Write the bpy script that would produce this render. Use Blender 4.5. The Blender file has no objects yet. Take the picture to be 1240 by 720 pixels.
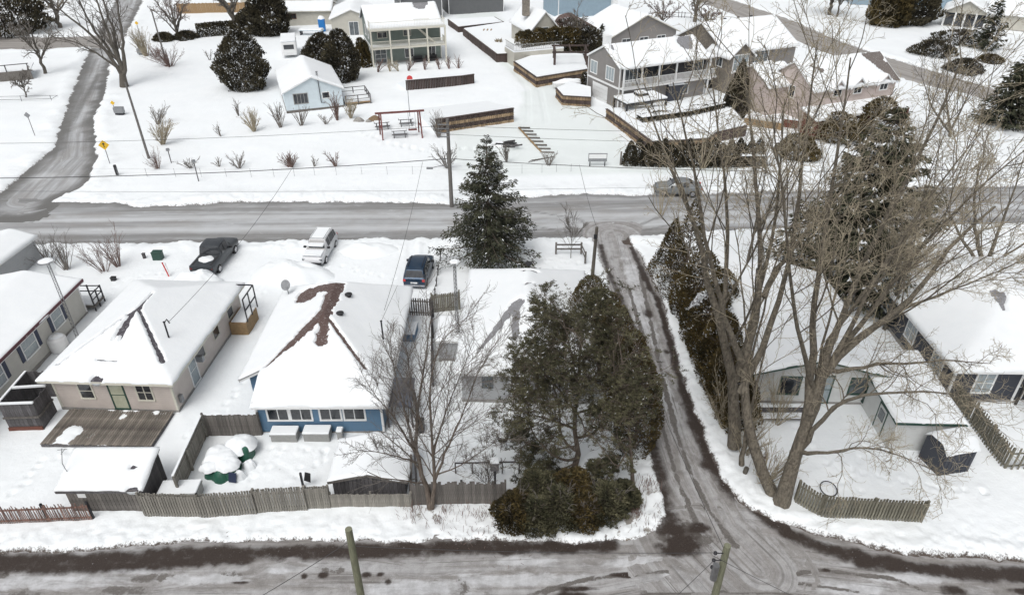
import bpy, math, random
import numpy as np
from mathutils import Vector, Matrix
random.seed(7)
RNG = np.random.default_rng(11)
sc = bpy.context.scene
COL = sc.collection
PI = math.pi
R = math.radians

# ------------------------------------------------------------------ camera
F_PX = 843.0; PITCH = R(32.2); CAM_H = 28.0          # drone camera, 28 m up, looking down 32 degrees
cam = bpy.data.cameras.new('drone_camera')
cam.sensor_fit = 'HORIZONTAL'; cam.sensor_width = 36.0
cam.lens = 36.0 * F_PX / 1240.0
cam.clip_start = 0.5; cam.clip_end = 4000
camo = bpy.data.objects.new('drone_camera', cam); COL.objects.link(camo)
camo.location = (0, 0, CAM_H); camo.rotation_euler = (PI/2 - PITCH, 0, 0)
sc.camera = camo

# ------------------------------------------------------------------ overcast daylight
SUN_EL = R(58); SUN_AZ = R(205)
w = bpy.data.worlds.new('World'); sc.world = w; w.use_nodes = True
nt = w.node_tree; nt.nodes.clear()
sky = nt.nodes.new('ShaderNodeTexSky'); sky.sky_type = 'NISHITA'; sky.sun_disc = False
sky.sun_elevation = SUN_EL; sky.sun_rotation = SUN_AZ
sky.air_density = 1.0; sky.dust_density = 4.0; sky.ozone_density = 1.5
hs = nt.nodes.new('ShaderNodeHueSaturation'); hs.inputs['Saturation'].default_value = 0.16   # cloud cover
bg = nt.nodes.new('ShaderNodeBackground'); bg.inputs['Strength'].default_value = 0.135
wo = nt.nodes.new('ShaderNodeOutputWorld')
nt.links.new(sky.outputs[0], hs.inputs['Color']); nt.links.new(hs.outputs[0], bg.inputs['Color'])
nt.links.new(bg.outputs[0], wo.inputs['Surface'])
sl = bpy.data.lights.new('sun', 'SUN'); sl.energy = 1.05; sl.angle = R(38); sl.color = (1.0, 0.97, 0.93)
so = bpy.data.objects.new('sun', sl); COL.objects.link(so)
sd_ = Vector((math.sin(SUN_AZ)*math.cos(SUN_EL), math.cos(SUN_AZ)*math.cos(SUN_EL), math.sin(SUN_EL)))
so.rotation_euler = sd_.to_track_quat('Z', 'Y').to_euler()
sc.view_settings.view_transform = 'Standard'; sc.view_settings.look = 'None'
sc.view_settings.gamma = 1.0; sc.view_settings.exposure = 0.10
sc.view_settings.use_curve_mapping = False
try:
    sc.cycles.max_bounces = 5; sc.cycles.diffuse_bounces = 3; sc.cycles.transparent_max_bounces = 4
except Exception: pass

# ------------------------------------------------------------------ measuring: photograph point (1240x720) seen at height z -> place in metres
def W(px, py, z=0.0):
    u = (px-620)/F_PX; v = (360-py)/F_PX
    d = (u, math.cos(PITCH)+v*math.sin(PITCH), -math.sin(PITCH)+v*math.cos(PITCH))
    t = (z-CAM_H)/d[2]
    return (d[0]*t, d[1]*t)
def WZ(px, py, z=0.0):
    a = W(px, py, z); return Vector((a[0], a[1], z))

# ------------------------------------------------------------------ numpy noise
_P = np.random.default_rng(3).random((256, 256))
def vnoise(x, y):
    xi = np.floor(x).astype(int); yi = np.floor(y).astype(int)
    fx = x-xi; fy = y-yi
    fx = fx*fx*(3-2*fx); fy = fy*fy*(3-2*fy)
    a = _P[yi & 255, xi & 255]; b = _P[yi & 255, (xi+1) & 255]
    c = _P[(yi+1) & 255, xi & 255]; d = _P[(yi+1) & 255, (xi+1) & 255]
    return (a*(1-fx)+b*fx)*(1-fy)+(c*(1-fx)+d*fx)*fy
def fbm(x, y, s=1.0, o=4, seed=0):
    x = np.asarray(x, float)*s+seed*17.3; y = np.asarray(y, float)*s+seed*9.7
    t = 0; a = .5; n = 0
    for i in range(o):
        t = t+a*vnoise(x, y); n += a; a *= .5; x = x*2.03+5.1; y = y*2.03+1.7
    return t/n-.5                                    # about -.5 .. .5
def sstep(a, b, x):
    t = np.clip((x-a)/(b-a), 0, 1); return t*t*(3-2*t)
def poly_sd(P, X, Y):                                # signed distance to a polygon, negative inside
    P = np.array(P); n = len(P)
    d = np.full(X.shape, 1e18); ins = np.zeros(X.shape, bool)
    for i in range(n):
        ax, ay = P[i]; bx, by = P[(i+1) % n]
        ex, ey = bx-ax, by-ay
        t = np.clip(((X-ax)*ex+(Y-ay)*ey)/(ex*ex+ey*ey+1e-12), 0, 1)
        d = np.minimum(d, (X-ax-t*ex)**2+(Y-ay-t*ey)**2)
        c = ((ay > Y) != (by > Y))
        with np.errstate(divide='ignore', invalid='ignore'):
            xx = (bx-ax)*(Y-ay)/(by-ay+1e-15)+ax
        ins ^= c & (X < xx)
    d = np.sqrt(d); return np.where(ins, -d, d)
def line_d(P, X, Y):
    d = np.full(X.shape, 1e18)
    for (ax, ay), (bx, by) in zip(P[:-1], P[1:]):
        ex, ey = bx-ax, by-ay
        t = np.clip(((X-ax)*ex+(Y-ay)*ey)/(ex*ex+ey*ey+1e-12), 0, 1)
        d = np.minimum(d, (X-ax-t*ex)**2+(Y-ay-t*ey)**2)
    return np.sqrt(d)

# ------------------------------------------------------------------ materials
def mat(name, col, rough=.7, noise=None, metal=0, bump=None, attr=None, spec=.5, mix2=None):
    """noise=(scale, darker colour, amount); bump=(scale, strength[, distance]); col lin rgb"""
    m = bpy.data.materials.new(name); m.use_nodes = True
    n = m.node_tree.nodes; l = m.node_tree.links
    b = n['Principled BSDF']
    b.inputs['Roughness'].default_value = rough; b.inputs['Metallic'].default_value = metal
    b.inputs['Specular IOR Level'].default_value = spec
    b.inputs['Base Color'].default_value = (*col, 1)
    tc = n.new('ShaderNodeTexCoord')
    src = None
    if noise:
        nz = n.new('ShaderNodeTexNoise'); nz.inputs['Scale'].default_value = noise[0]; nz.inputs['Detail'].default_value = 5
        nz.inputs['Roughness'].default_value = .65
        mp = n.new('ShaderNodeMapping')
        if len(noise) > 3: mp.inputs['Scale'].default_value = noise[3]
        l.new(tc.outputs['Object'], mp.inputs[0]); l.new(mp.outputs[0], nz.inputs['Vector'])
        r = n.new('ShaderNodeMapRange'); r.inputs[1].default_value = .36; r.inputs[2].default_value = .64
        r.inputs[4].default_value = noise[2]
        l.new(nz.outputs['Fac'], r.inputs[0])
        mx = n.new('ShaderNodeMix'); mx.data_type = 'RGBA'
        mx.inputs[6].default_value = (*col, 1); mx.inputs[7].default_value = (*noise[1], 1)
        l.new(r.outputs[0], mx.inputs[0]); src = mx.outputs[2]
    if attr:   # attr=(name, colour) mixes on a mesh attribute
        at = n.new('ShaderNodeAttribute'); at.attribute_name = attr[0]
        mx = n.new('ShaderNodeMix'); mx.data_type = 'RGBA'
        mx.inputs[6].default_value = (*col, 1); mx.inputs[7].default_value = (*attr[1], 1)
        if src: l.new(src, mx.inputs[6])
        l.new(at.outputs['Fac'], mx.inputs[0]); src = mx.outputs[2]
    if mix2:   # per-object tint
        oi = n.new('ShaderNodeObjectInfo')
        mr = n.new('ShaderNodeMapRange'); mr.inputs[3].default_value = 1-mix2; mr.inputs[4].default_value = 1+mix2
        l.new(oi.outputs['Random'], mr.inputs[0])
        vm = n.new('ShaderNodeMix'); vm.data_type = 'RGBA'; vm.blend_type = 'MULTIPLY'; vm.inputs[0].default_value = 1
        if src: l.new(src, vm.inputs[6])
        else: vm.inputs[6].default_value = (*col, 1)
        l.new(mr.outputs[0], vm.inputs[7]); src = vm.outputs[2]
    if src: l.new(src, b.inputs['Base Color'])
    if bump:
        bn = n.new('ShaderNodeTexNoise'); bn.inputs['Scale'].default_value = bump[0]; bn.inputs['Detail'].default_value = 4
        l.new(tc.outputs['Object'], bn.inputs['Vector'])
        bu = n.new('ShaderNodeBump'); bu.inputs['Strength'].default_value = bump[1]
        bu.inputs['Distance'].default_value = bump[2] if len(bump) > 2 else .05
        l.new(bn.outputs['Fac'], bu.inputs['Height']); l.new(bu.outputs[0], b.inputs['Normal'])
    return m
def siding(name, col, pitch=.16, axis='Z', depth=.02, dark=.8):
    """lapped boards: relief from a wave along one axis, plus weathering"""
    m = mat(name, col, .65, noise=(1.3, tuple(c*dark for c in col), .5))
    n = m.node_tree.nodes; l = m.node_tree.links; b = n['Principled BSDF']
    tc = n.new('ShaderNodeTexCoord'); sp = n.new('ShaderNodeSeparateXYZ'); l.new(tc.outputs['Object'], sp.inputs[0])
    mm = n.new('ShaderNodeMath'); mm.operation = 'DIVIDE'; mm.inputs[1].default_value = pitch
    l.new(sp.outputs[axis], mm.inputs[0])
    fr = n.new('ShaderNodeMath'); fr.operation = 'FRACT'; l.new(mm.outputs[0], fr.inputs[0])
    bu = n.new('ShaderNodeBump'); bu.inputs['Strength'].default_value = .9; bu.inputs['Distance'].default_value = depth
    l.new(fr.outputs[0], bu.inputs['Height']); l.new(bu.outputs[0], b.inputs['Normal'])
    return m
M = {}
M['snow'] = mat('snow', (.855, .885, .90), .6, noise=(.35, (.82, .855, .875), .8), bump=(5, .4, .06), spec=.25)
M['roof_snow'] = mat('roof_snow', (.835, .86, .875), .6, noise=(1.2, (.80, .83, .85), .7), bump=(6, .25, .04), spec=.25)
M['beige'] = siding('beige_siding', (.60, .535, .49))
M['greige'] = siding('grey_beige_siding', (.55, .54, .50))
M['blue'] = siding('blue_siding', (.115, .215, .33))
M['ltblue'] = siding('pale_blue_siding', (.66, .745, .79))
M['grey'] = siding('grey_siding', (.42, .43, .44))
M['taupe'] = siding('taupe_siding', (.25, .235, .225))
M['sage'] = siding('sage_siding', (.20, .24, .22))
M['char'] = siding('charcoal_siding', (.04, .045, .06))
M['slate'] = siding('slate_siding', (.13, .135, .14))
M['cream'] = siding('cream_siding', (.52, .50, .44))
M['pinkish'] = siding('blush_siding', (.56, .475, .44))
M['whitewall'] = siding('white_wall', (.62, .63, .62), .3, 'Z', .006)
M['steelblue'] = siding('steel_blue_siding', (.27, .36, .43))
M['stone'] = mat('cut_stone', (.27, .24, .20), .85, noise=(3.5, (.14, .125, .11), .9), bump=(8, .6))
M['concrete'] = mat('weathered_concrete', (.32, .31, .29), .85, noise=(2.5, (.2, .19, .18), .8), bump=(20, .3))
M['white'] = mat('white_paint', (.78, .79, .79), .45, noise=(4, (.7, .7, .69), .4))
M['cream_trim'] = mat('cream_paint', (.62, .60, .52), .5, noise=(4, (.52, .5, .43), .4))
M['glass'] = mat('window_glass', (.045, .055, .065), .08, noise=(1.6, (.14, .16, .17), .8), spec=.8)
M['glass_dark'] = mat('dark_window_glass', (.018, .02, .026), .08, noise=(2.0, (.05, .055, .06), .8), spec=.8)
M['curtain'] = mat('curtained_glass', (.33, .38, .40), .15, noise=(3, (.2, .24, .26), .7, (6, 6, 1)), spec=.7)
M['cream_glass'] = mat('cream_curtained_glass', (.46, .47, .36), .15, noise=(3, (.34, .35, .27), .7), spec=.7)
M['navy'] = mat('navy_shutter', (.02, .03, .07), .5)
M['black'] = mat('black_paint', (.02, .02, .022), .5)
M['darkmetal'] = mat('dark_metal', (.045, .045, .05), .45, metal=.6)
M['galv'] = mat('galvanised_metal', (.33, .34, .35), .45, noise=(7, (.22, .22, .23), .6), metal=.7)
M['sh_brown'] = mat('brown_shingle', (.085, .052, .045), .9, noise=(9, (.14, .10, .09), .6, (1, 6, 6)), bump=(30, .5))
M['sh_dark'] = mat('dark_shingle', (.05, .045, .055), .9, noise=(9, (.1, .09, .1), .6, (1, 6, 6)), bump=(30, .5))
M['sh_grey'] = mat('grey_shingle', (.16, .16, .17), .9, noise=(9, (.30, .30, .31), .8, (1, 6, 6)), bump=(30, .5))
M['sh_taupe'] = mat('taupe_shingle', (.13, .11, .10), .9, noise=(9, (.2, .175, .16), .6, (1, 6, 6)), bump=(30, .5))
M['weathered'] = mat('weathered_board', (.185, .17, .155), .85, noise=(3.0, (.075, .068, .062), .85, (6, 6, 1)), bump=(25, .5, .02), mix2=.28)
M['weathered_dark'] = mat('dark_weathered_board', (.12, .115, .12), .85, noise=(3.0, (.05, .046, .046), .85, (6, 6, 1)), bump=(25, .5, .02), mix2=.3)
M['fencewood'] = mat('grey_fence_board', (.29, .275, .245), .85, noise=(3.0, (.13, .12, .10), .8, (6, 6, 1)), bump=(25, .5, .02), mix2=.2)
M['fencewood_green'] = mat('mossy_fence_board', (.24, .225, .18), .85, noise=(3.0, (.09, .085, .06), .85, (6, 6, 1)), bump=(25, .5, .02), mix2=.2)
M['decking'] = mat('deck_board', (.27, .24, .205), .8, noise=(1.3, (.07, .06, .052), .95, (1.6, .8, 1)), bump=(25, .4, .02), mix2=.3)
M['snowfence'] = mat('red_brown_slat', (.20, .115, .09), .85, noise=(6, (.10, .07, .06), .7), mix2=.4)
M['tanwood'] = mat('tan_wood', (.34, .225, .115), .8, noise=(5, (.18, .12, .065), .6))
M['redwood'] = mat('red_stained_wood', (.17, .055, .05), .7, noise=(6, (.09, .04, .035), .5))
M['brick'] = mat('rust_brick', (.17, .065, .045), .85, noise=(7, (.1, .045, .035), .6), bump=(20, .4))
M['block_tan'] = mat('tan_wall_block', (.36, .26, .16), .9, noise=(8, (.17, .12, .08), .7), bump=(20, .5), mix2=.35)
M['block_dark'] = mat('brown_wall_block', (.085, .06, .052), .9, noise=(8, (.04, .03, .028), .7), bump=(20, .5), mix2=.3)
M['green_tarp'] = mat('green_tarp', (.025, .115, .075), .45, noise=(4, (.012, .06, .04), .6), bump=(6, .5))
M['green_paint'] = mat('dark_green_paint', (.02, .06, .045), .5)
M['grey_plastic'] = mat('grey_plastic', (.30, .30, .29), .5, noise=(5, (.24, .24, .23), .5))
M['blue_plastic'] = mat('blue_plastic', (.02, .19, .52), .4)
M['yellow'] = mat('yellow_sign', (.75, .46, .03), .5, noise=(6, (.6, .36, .02), .4))
M['red'] = mat('red_paint', (.55, .05, .05), .5)
M['pole_wood'] = mat('treated_pole_wood', (.235, .24, .165), .85, noise=(6, (.13, .135, .09), .8, (5, 5, .6)), bump=(20, .6, .02))
M['pole_grey'] = mat('grey_pole_wood', (.19, .18, .17), .85, noise=(6, (.10, .095, .09), .8, (5, 5, .6)), bump=(20, .6, .02))
M['wire'] = mat('cable', (.05, .05, .052), .6)
M['bark_grey'] = mat('grey_bark', (.15, .135, .115), .95, noise=(3, (.075, .066, .055), .85, (4, 4, .8)), bump=(9, 1, .12))
M['bark_tan'] = mat('tan_bark', (.205, .18, .14), .95, noise=(3.4, (.055, .047, .038), .8, (3, 3, .8)), bump=(8, 1, .12))
M['bark_brown'] = mat('brown_bark', (.19, .155, .125), .95, noise=(3, (.06, .046, .038), .8, (4, 4, .8)), bump=(12, .8, .06))
M['twig_red'] = mat('red_brown_twig', (.20, .135, .115), .9, noise=(2, (.08, .055, .05), .6))
M['twig_grey'] = mat('grey_twig', (.22, .20, .18), .9, noise=(2, (.09, .078, .07), .6))
M['twig_tan'] = mat('tan_twig', (.43, .375, .275), .9, noise=(.9, (.22, .19, .14), .9))
def dust(m):      # thin snow left between the shingle rows
    n = m.node_tree.nodes; l = m.node_tree.links; b = n['Principled BSDF']; src = b.inputs['Base Color'].links[0].from_socket
    tc = n.new('ShaderNodeTexCoord'); nz = n.new('ShaderNodeTexNoise'); nz.inputs['Scale'].default_value = 5; nz.inputs['Detail'].default_value = 8; nz.inputs['Roughness'].default_value = .8
    mp = n.new('ShaderNodeMapping'); mp.inputs['Scale'].default_value = (1, 2.2, 1); l.new(tc.outputs['Object'], mp.inputs[0]); l.new(mp.outputs[0], nz.inputs['Vector'])
    r = n.new('ShaderNodeMapRange'); r.inputs[1].default_value = .56; r.inputs[2].default_value = .66; r.inputs[4].default_value = .8; l.new(nz.outputs['Fac'], r.inputs[0])
    mx = n.new('ShaderNodeMix'); mx.data_type = 'RGBA'; mx.inputs[7].default_value = (.75, .77, .79, 1); l.new(src, mx.inputs[6]); l.new(r.outputs[0], mx.inputs[0]); l.new(mx.outputs[2], b.inputs['Base Color'])
for k in ('sh_brown', 'sh_dark', 'sh_grey', 'sh_taupe'): dust(M[k])
M['tyre'] = mat('tyre_rubber', (.018, .018, .019), .85)
M['car_grey'] = mat('dark_grey_paint', (.055, .062, .07), .3, metal=.4, noise=(2, (.12, .125, .13), .35))
M['car_navy'] = mat('navy_paint', (.02, .045, .085), .28, metal=.4, noise=(2, (.10, .115, .13), .3))
M['car_white'] = mat('white_car_paint', (.62, .63, .65), .35, noise=(2, (.5, .5, .5), .5))
M['car_silver'] = mat('silver_grey_paint', (.26, .28, .29), .3, metal=.4, noise=(2, (.25, .26, .27), .5))
M['chrome'] = mat('bright_metal', (.5, .5, .52), .25, metal=.9)
M['grass'] = mat('dead_grass', (.22, .17, .09), .9, noise=(3, (.12, .09, .05), .6))

# ------------------------------------------------------------------ mesh building
def link(name, me, m=None, parent=None, loc=None):
    o = bpy.data.objects.new(name, me); COL.objects.link(o)
    if m is not None and me is not None and not me.materials:
        me.materials.append(m)
    if parent is not None: o.parent = parent
    if loc is not None: o.location = loc
    return o
def tag(o, label=None, cat=None, group=None, kind=None):
    if label: o['label'] = label
    if cat: o['category'] = cat
    if group: o['group'] = group
    if kind: o['kind'] = kind
    return o
def thing(name, label, cat, loc=(0, 0, 0), rz=0, group=None):
    o = bpy.data.objects.new(name, None); COL.objects.link(o); o.empty_display_size = .3
    o.location = loc; o.rotation_euler = (0, 0, rz)
    return tag(o, label, cat, group)
def fast_mesh(name, V, faces_q=None, faces_t=None, smooth=False):
    me = bpy.data.meshes.new(name)
    V = np.asarray(V, np.float32).reshape(-1, 3)
    q = np.zeros((0, 4), np.int32) if faces_q is None or len(faces_q) == 0 else np.asarray(faces_q, np.int32)
    t = np.zeros((0, 3), np.int32) if faces_t is None or len(faces_t) == 0 else np.asarray(faces_t, np.int32)
    me.vertices.add(len(V)); me.vertices.foreach_set('co', V.ravel())
    nl = q.size+t.size; me.loops.add(nl); me.polygons.add(len(q)+len(t))
    me.loops.foreach_set('vertex_index', np.concatenate([q.ravel(), t.ravel()]))
    st = np.concatenate([np.arange(len(q))*4, len(q)*4+np.arange(len(t))*3]).astype(np.int32)
    me.polygons.foreach_set('loop_start', st)
    if smooth: me.polygons.foreach_set('use_smooth', np.ones(len(st), bool))
    me.update(calc_edges=True)
    return me
def add_attr(me, name, vals):
    a = me.attributes.new(name, 'FLOAT', 'POINT'); a.data.foreach_set('value', np.asarray(vals, np.float32).ravel())
def grid_mesh(name, xs, ys, Z, smooth=True, attrs=None, keep=None):
    ny, nx = Z.shape
    X, Y = np.meshgrid(xs, ys) if xs.ndim == 1 else (xs, ys)
    V = np.stack([X, Y, Z], -1).reshape(-1, 3)
    i = np.arange(ny*nx).reshape(ny, nx)
    q = np.stack([i[:-1, :-1], i[:-1, 1:], i[1:, 1:], i[1:, :-1]], -1).reshape(-1, 4)
    if keep is not None:
        k = keep.ravel()[q].any(1); q = q[k]
        u = np.unique(q); rm = np.full(len(V), -1); rm[u] = np.arange(len(u)); q = rm[q]; V = V[u]
        if attrs: attrs = {a: v.ravel()[u] for a, v in attrs.items()}
    me = fast_mesh(name, V, q, smooth=smooth)
    if attrs:
        for a, v in attrs.items(): add_attr(me, a, v)
    return me

class MB:
    def __init__(s): s.v = []; s.f = []
    def poly(s, pts): b = len(s.v); s.v += [tuple(p) for p in pts]; s.f.append(tuple(range(b, b+len(pts)))); return s
    def box(s, x0, x1, y0, y1, z0, z1):
        b = len(s.v)
        s.v += [(x0, y0, z0), (x1, y0, z0), (x1, y1, z0), (x0, y1, z0), (x0, y0, z1), (x1, y0, z1), (x1, y1, z1), (x0, y1, z1)]
        s.f += [tuple(b+i for i in q) for q in ((0, 3, 2, 1), (4, 5, 6, 7), (0, 1, 5, 4), (1, 2, 6, 5), (2, 3, 7, 6), (3, 0, 4, 7))]
        return s
    def bar(s, a, c, w, h=None, up=(0, 0, 1)):
        """square bar between two points"""
        h = h or w; a = Vector(a); c = Vector(c); d = (c-a).normalized(); up = Vector(up)
        if abs(d.dot(up)) > .98: up = Vector((1, 0, 0))
        x = d.cross(up).normalized(); y = x.cross(d).normalized()
        b = len(s.v)
        for p in (a, c):
            for i, j in ((-1, -1), (1, -1), (1, 1), (-1, 1)): s.v.append(tuple(p+x*(i*w/2)+y*(j*h/2)))
        s.f += [tuple(b+i for i in q) for q in ((0, 1, 2, 3), (7, 6, 5, 4), (0, 4, 5, 1), (1, 5, 6, 2), (2, 6, 7, 3), (3, 7, 4, 0))]
        return s
    def prism(s, pts, off):
        """polygon pts (3-D) extruded by off"""
        n = len(pts); b = len(s.v); off = Vector(off)
        s.v += [tuple(p) for p in pts]+[tuple(Vector(p)+off) for p in pts]
        s.f.append(tuple(range(b+n-1, b-1, -1))); s.f.append(tuple(range(b+n, b+2*n)))
        for i in range(n): j = (i+1) % n; s.f.append((b+i, b+j, b+n+j, b+n+i))
        return s
    def tube(s, pts, rad, sides=8, cap=True):
        pts = [Vector(p) for p in pts]; n = len(pts)
        if not hasattr(rad, '__len__'): rad = [rad]*n
        b = len(s.v); ref = None
        for i, p in enumerate(pts):
            d = (pts[min(i+1, n-1)]-pts[max(i-1, 0)]).normalized()
            if ref is None: ref = Vector((0, 0, 1)) if abs(d.z) < .9 else Vector((1, 0, 0))
            x = d.cross(ref).normalized(); y = x.cross(d).normalized(); ref = y
            for k in range(sides):
                a = 2*PI*k/sides; s.v.append(tuple(p+(x*math.cos(a)+y*math.sin(a))*rad[i]))
        for i in range(n-1):
            for k in range(sides):
                k2 = (k+1) % sides
                s.f.append((b+i*sides+k, b+i*sides+k2, b+(i+1)*sides+k2, b+(i+1)*sides+k))
        if cap:
            s.f.append(tuple(b+k for k in range(sides-1, -1, -1))); s.f.append(tuple(b+(n-1)*sides+k for k in range(sides)))
        return s
    def lathe(s, prof, c=(0, 0, 0), n=16, ax='Z'):
        b = len(s.v)
        for r, z in prof:
            for k in range(n):
                a = 2*PI*k/n; p = (r*math.cos(a), r*math.sin(a), z)
                if ax == 'X': p = (z, r*math.cos(a), r*math.sin(a))
                if ax == 'Y': p = (r*math.cos(a), z, r*math.sin(a))
                s.v.append((p[0]+c[0], p[1]+c[1], p[2]+c[2]))
        for i in range(len(prof)-1):
            for k in range(n):
                k2 = (k+1) % n; s.f.append((b+i*n+k, b+i*n+k2, b+(i+1)*n+k2, b+(i+1)*n+k))
        s.f.append(tuple(b+k for k in range(n-1, -1, -1))); m = b+(len(prof)-1)*n; s.f.append(tuple(m+k for k in range(n)))
        return s
    def mesh(s, name, smooth=False):
        me = bpy.data.meshes.new(name); me.from_pydata(s.v, [], s.f)
        if smooth: me.polygons.foreach_set('use_smooth', np.ones(len(s.f), bool))
        me.update(); return me
    def obj(s, name, m, parent=None, loc=None, smooth=False, label=None, bevel=0):
        o = link(name, s.mesh(name, smooth), m, parent, loc)
        if label: o['label'] = label
        if bevel:
            bv = o.modifiers.new('bevel', 'BEVEL'); bv.width = bevel; bv.segments = 2; bv.limit_method = 'ANGLE'
        return o
def copy_tree(o, parent=None):
    c = o.copy(); COL.objects.link(c)
    if parent is not None: c.parent = parent
    for ch in list(o.children): copy_tree(ch, c)
    return c

# many tapered tubes in one go: P (N,m,3), Rr (N,m)
def tubes_np(P, Rr, sides=3):
    N, m, _ = P.shape
    D = np.empty_like(P); D[:, 1:-1] = P[:, 2:]-P[:, :-2]; D[:, 0] = P[:, 1]-P[:, 0]; D[:, -1] = P[:, -1]-P[:, -2]
    D /= np.linalg.norm(D, axis=2, keepdims=True)+1e-9
    ref = np.where(np.abs(D[:, :1, 2:3]) > .8, np.array([[[1., 0, 0]]]), np.array([[[0, 0, 1.]]]))
    ref = np.broadcast_to(ref, P.shape)
    X = np.cross(D, ref); X /= np.linalg.norm(X, axis=2, keepdims=True)+1e-9
    Y = np.cross(X, D)
    a = np.arange(sides)*2*PI/sides
    V = P[:, :, None]+(X[:, :, None]*np.cos(a)[None, None, :, None]+Y[:, :, None]*np.sin(a)[None, None, :, None])*Rr[:, :, None, None]
    idx = np.arange(N*m*sides).reshape(N, m, sides); nx = np.roll(idx, -1, 2)
    q = np.stack([idx[:, :-1], nx[:, :-1], nx[:, 1:], idx[:, 1:]], -1).reshape(-1, 4)
    return V.reshape(-1, 3), q
def join_np(parts, name, smooth=False):
    Vs, Qs, b = [], [], 0
    for V, q in parts: Vs.append(V); Qs.append(q+b); b += len(V)
    return fast_mesh(name, np.concatenate(Vs), np.concatenate(Qs), smooth=smooth)
# ------------------------------------------------------------------ roads as outlines (metres)
def WP(L): return [W(*a) for a in L]
main_poly = [(-400, 61.3-3.4)]+WP([(0, 247), (57, 246), (140, 247), (162, 251), (237, 249), (287, 245), (310, 246), (410, 245), (505, 247), (542, 249), (632, 240), (700, 236), (795, 238), (930, 233), (1117, 228), (1240, 226)])+[(400, 80.5), (400, 71)] + \
    WP([(1240, 270), (1130, 272), (895, 277), (855, 280), (770, 284), (730, 286), (635, 286), (485, 288), (310, 291), (120, 294), (0, 295)])+[(-400, 48)]
left_poly = WP([(-60, 262), (0, 236), (67, 180), (75, 152), (92, 105), (107, 67), (118, 45), (134, 14), (150, -20)])+[(-150, 320), (-122, 320)] + \
    WP([(188, -30), (172, 2), (162, 22), (150, 47), (132, 80), (124, 115), (112, 145), (113, 180), (118, 190), (108, 212), (100, 226), (60, 244), (40, 262)])
cross_poly = [(-400, 148)]+WP([(0, 46), (60, 46), (125, 44), (142, 44), (142, 56), (110, 57), (60, 60), (0, 61)])+[(-400, 134)]
lane_poly = WP([(722, 290), (727, 300), (733, 320), (745, 355), (752, 364), (770, 405), (785, 452), (791, 500), (792, 540), (797, 570), (805, 600), (812, 625), (800, 645), (790, 690),
    (960, 690), (925, 634), (890, 605), (867, 575), (855, 543), (850, 530), (827, 470), (812, 410), (797, 360), (785, 332), (770, 306), (757, 290), (762, 275), (722, 275)])
back_poly = [(-300, 21.6)]+WP([(-60, 677), (0, 675), (60, 670), (130, 668), (230, 661), (330, 660), (430, 660), (520, 659), (600, 658), (700, 661), (760, 661), (812, 640), (900, 618), (930, 629), (955, 641), (980, 650), (1030, 662), (1080, 671), (1130, 678), (1180, 680), (1240, 681), (1300, 683)])+[(300, 20.4), (300, 2), (-300, 2)]
upper_poly = WP([(815, -20), (890, 2), (960, 26), (1010, 48), (1060, 66), (1130, 87), (1180, 102), (1240, 120), (1320, 142), (1320, 160), (1240, 138), (1180, 117), (1120, 103), (1045, 82), (1000, 64), (950, 43), (880, 14), (790, -18)])

RN = {}
def road_sd(X, Y):
    out = {}
    for k, P in (('main', main_poly), ('left', left_poly), ('cross', cross_poly), ('lane', lane_poly), ('back', back_poly), ('upper', upper_poly)):
        out[k] = poly_sd(P, X, Y)
    return out

# ------------------------------------------------------------------ driveways: packed snow, a little lower
drive_poly = WP([(548, 160), (620, 150), (640, 110), (560, 40), (548, 0), (590, 0), (640, 70), (700, 120), (770, 190), (900, 205), (860, 212), (640, 214), (560, 214)])
def ground_z(X, Y, detail=True):
    X = np.asarray(X, float); Y = np.asarray(Y, float)
    S = road_sd(X, Y)
    far = sstep(60, 90, Y)
    nz = fbm(X, Y, .9, 4, 1)*.9+fbm(X, Y, 3.2, 3, 2)*.35
    sdm = np.minimum.reduce([S['main'], S['left']+.0, S['cross'], S['upper']])
    sdb = np.minimum(S['lane'], S['back'])
    a = sdm+nz*.9
    b = sdb+nz*.55
    base = .16+fbm(X, Y, .12, 3, 5)*.35+fbm(X, Y, .7, 3, 6)*.07
    cl = np.minimum(a, b)
    z = -.14+(base+.14)*sstep(-.05, .40, cl)
    # ploughed banks
    bm = np.exp(-((a-1.3)/.9)**2)*(.12+.55*fbm(X, Y, .55, 4, 8))
    bb = np.exp(-((b-.8)/.7)**2)*(.03+.30*fbm(X, Y, 1.5, 4, 9))
    z = z+np.clip(bm, 0, 1)*sstep(0, .5, a)+np.clip(bb, 0, 1)*sstep(0, .3, b)
    if detail:
        lump = fbm(X, Y, 3.6, 4, 12)
        near = np.exp(-np.clip(cl, 0, 99)/1.8)*sstep(.1, .5, cl)
        z = z+lump*near*.34+fbm(X, Y, 2.0, 3, 14)*.05
    dirt = np.exp(-np.clip(b, 0, 9)/.45)
    dirt = np.maximum(dirt, .75*np.exp(-np.clip(a, 0, 9)/.55))
    return z, dirt, S, a, b
def gz(x, y):
    z, *_ = ground_z(np.array([x]), np.array([y]), False); return float(z[0])

def spaced(stops):
    out = [stops[0][0]]; 
    for (a, s0), (b, s1) in zip(stops[:-1], stops[1:]):
        x = out[-1]
        while x < b-1e-6:
            t = (x-a)/(b-a); x = min(b, x+s0*(1-t)+s1*t); out.append(x)
    return np.array(out)
gx = spaced([(-1500, 200), (-160, 3), (-75, .45), (-30, .14), (30, .14), (75, .45), (160, 3), (1500, 200)])
gy = spaced([(2, 1.5), (18, .11), (34, .14), (64, .24), (110, .7), (200, 1.4), (420, 20), (3000, 200)])
GX, GY = np.meshgrid(gx, gy)
Z, dirt, S, A_, B_ = ground_z(GX, GY)
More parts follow.
